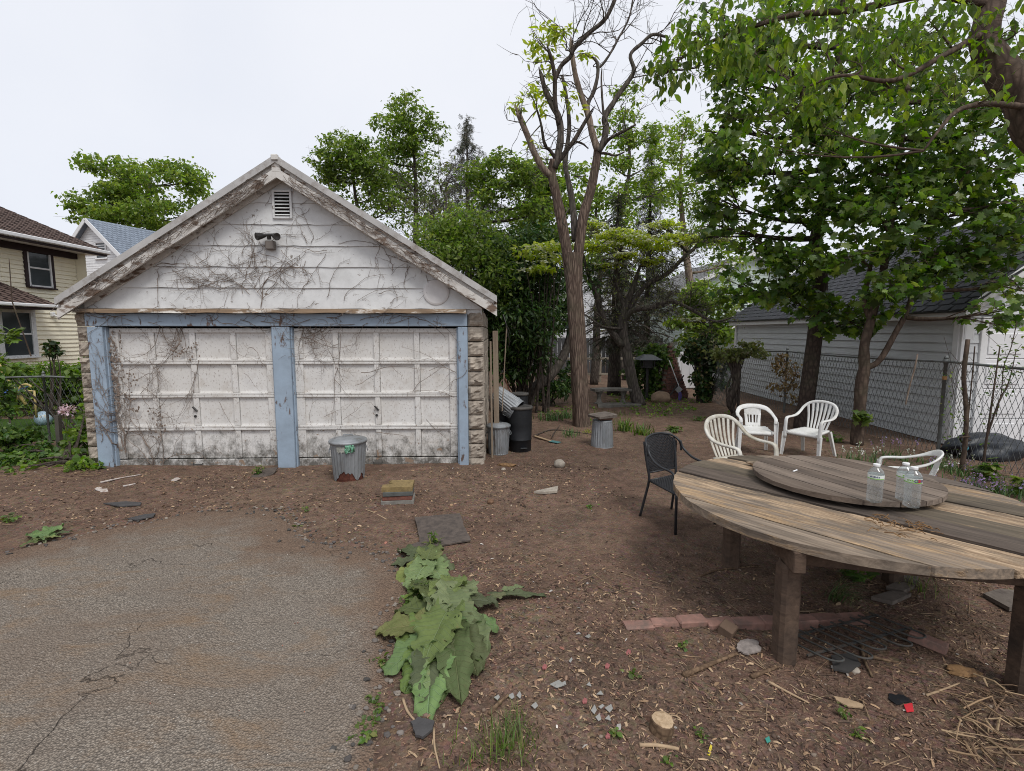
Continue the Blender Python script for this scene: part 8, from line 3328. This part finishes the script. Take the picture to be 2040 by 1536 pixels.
LF_STRAP = m_leaf('strap_leaf', (.055, .115, .04), (.09, .155, .05), (.13, .19, .06), .3, 1.4)
tuft('green grass tuft at the bottom middle', 1005, 1492, 150, .17, .006, .075, LF_GRASS, .8)
tuft('thin grass tuft just above the bottom one', 1030, 1440, 40, .10, .005, .05, LF_GRASS, .8)
tuft('grass wisp at the bottom edge left of the tuft', 925, 1525, 30, .10, .005, .05, LF_GRASS, .9)
tuft('long dark grass tuft bending over under the table', 1665, 1192, 70, .34, .007, .04, LF_STRAP, 1.2, dirn=-.7)
tuft('feathery grass tuft under the table right of the flagstones', 1835, 1175, 50, .22, .005, .07, LF_GRASS, 1.1)
tuft('bluish strap-leaved clump left of the big tree', 1098, 836, 90, .30, .02, .16, LF_STRAP, .9, 'strap_leaf_clump', 'plant')
tuft('second strap-leaved clump close to the big trunk', 1128, 832, 80, .30, .02, .13, LF_STRAP, .9, 'strap_leaf_clump', 'plant')
tuft('low strap-leaved clump in front of the big trunk', 1135, 868, 55, .22, .015, .12, LF_STRAP, 1.0, 'strap_leaf_clump', 'plant')
tuft('bright grass patch right of the big trunk', 1200, 842, 120, .16, .012, .22, LF_GRASS, .9)
tuft('bright grass patch behind the upturned can', 1220, 828, 110, .15, .012, .3, LF_GRASS, .9)
tuft('yellowish tuft at the foot of the big trunk', 1172, 862, 50, .10, .012, .07, LF_YEL, .9)
tuft('yellow-green lily clump left of the fallen flat stones', 1245, 858, 60, .34, .035, .09, LF_WEED, .8, 'lily_clump', 'plant')
tuft('second yellow-green lily clump right of the first', 1283, 866, 55, .32, .036, .09, LF_WEED, .8, 'lily_clump', 'plant')
weed('broad-leaved green plant behind the black chair', 1345, 860, .26, .12, 130, LF_WEED, T_OVAL, .075, 'low_plant', 'plant', stems=10)
weed('low green plant patch left of the low-back chair', 1390, 838, .22, .10, 70, LF_WEED, T_OVAL, .07, 'low_plant', 'plant', stems=8)
weed('young green plant under the table beside the long grass', 1700, 1150, .10, .12, 40, LF_WEED, T_MAPLE, .075, 'low_plant', 'plant', stems=6)
# ground cover at the back
b = MB()
P = []
for _ in range(2600):
    x, y = U(-.2, 5.6), U(11.2, 17)
    if vnoise(np.array([x * 1.1]), np.array([y * .8]), 40)[0] > .56:
        P.append((x, y, g0(x, y) + U(.01, .07)))
scatter_leaves(b, P, .085, T_OVAL, .5, .1)
tag(b.build('ground_cover', LF_HEDGE), 'patchy green ground cover at the back of the yard', 'ground cover', kind='stuff')

# flowers along the fence
def bells(label, u, v, n_st, h, petal, leaf_n, spread, y=None):
    x, y0 = gp(u, v)
    c = Vector((x, y0, sz_(x, y0)))
    t = thing('flower_clump', label, 'flower', c)
    b = MB()
    blades(b, (0, 0, 0), leaf_n, .24, .015, spread, 1.0)
    b.build('leaves', LF_STRAP, t, kind='stuff')
    b, p = MB(), []
    for _ in range(n_st):
        x0, y1 = RND.gauss(0, spread), RND.gauss(0, spread)
        hh = h * U(.7, 1.1)
        e = Vector((x0 + U(-.05, .05), y1 + U(-.05, .05), hh))
        b.tube(bez(Vector((x0, y1, 0)), Vector((x0, y1, hh * .6)), e, 4), .003, 4, False)
        for k in range(9):
            p.append(tuple(e + Vector((RND.gauss(0, .016), RND.gauss(0, .016), -.09 * k / 9))))
    b.build('stems', LF_STRAP, t, kind='stuff')
    b = MB()
    scatter_leaves(b, p, .026, T_WIDE, 1.0, .8)
    b.build('petals', petal, t, kind='stuff')


bells('white bluebells by the forking maple trunk', 1712, 922, 9, .34, PET_W, 80, .17)
bells('lilac bluebells behind the right plastic chair', 1772, 912, 8, .36, PET_P, 60, .14)
bells('white and pink bells right of the right plastic chair', 1865, 930, 10, .26, PET_W, 70, .2)
bells('lilac bells before the dark tarpaulin', 1905, 945, 9, .24, PET_P, 80, .18)
bells('thick lilac flower drift at the right table edge', 1950, 985, 22, .20, PET_P, 110, .22)
bells('lilac flowers at the far right edge by the fence', 2005, 985, 14, .22, PET_P, 80, .18)
weed('broad leafy weed at the foot of the forked sapling', 1965, 955, .14, .28, 60, LF_WEED, T_MAPLE, .11, 'low_plant', 'plant', stems=7)
weed('yellowing leafy plant at the right edge below the fence', 2030, 985, .12, .26, 40, LF_LIME, T_MAPLE, .10, 'low_plant', 'plant', stems=6)
weed('green weeds at the foot of the straight maple', 1610, 868, .25, .14, 80, LF_HEDGE, T_OVAL, .07, 'low_plant', 'plant', stems=9)
weed('green weeds between the two maples along the fence', 1660, 880, .25, .16, 90, LF_HEDGE, T_OVAL, .07, 'low_plant', 'plant', stems=9)
b = MB()
p0 = at(1800, 800, 8.3)
b.tube(smooth_path([at(1804, 806, 8.35), at(1812, 770, 8.35), at(1822, 735, 8.35), at(1828, 705, 8.35)], 4), .012, 6)
tag(b.build('pale_branch', BK_PALE), 'pale dead branch caught upright in the chain-link fence', 'branch')
# handle with a teal end by the black bin
x, y = gp(1065, 872)
st = thing('scraper', 'pale wooden handle with a teal blade lying right of the tall black bin', 'tool', (x, y, sz_(x, y) + .03))
x2, y2 = gp(1108, 884)
b = MB()
b.beam((0, 0, 0), ((x2 - x) * .75, (y2 - y) * .75, -.01), .06, .02, ch=.004)
b.build('handle', M_STKP, st)
b = MB()
b.beam(((x2 - x) * .75, (y2 - y) * .75, -.008), (x2 - x + .06, y2 - y, -.008), .12, .012, ch=.003)
b.build('blade', m_plain('teal_blade', (.08, .20, .20), .5, .4), st)
stick('dark fallen branch lying from the black bin to the upturned can', [(1062, 870), (1100, 858), (1150, 862), (1188, 868)], .016, BK_DARK)
stick('forked dark twig standing up from the fallen branch', [(1100, 875), (1108, 862), (1116, 852)], .012, BK_DARK, lift=.05)
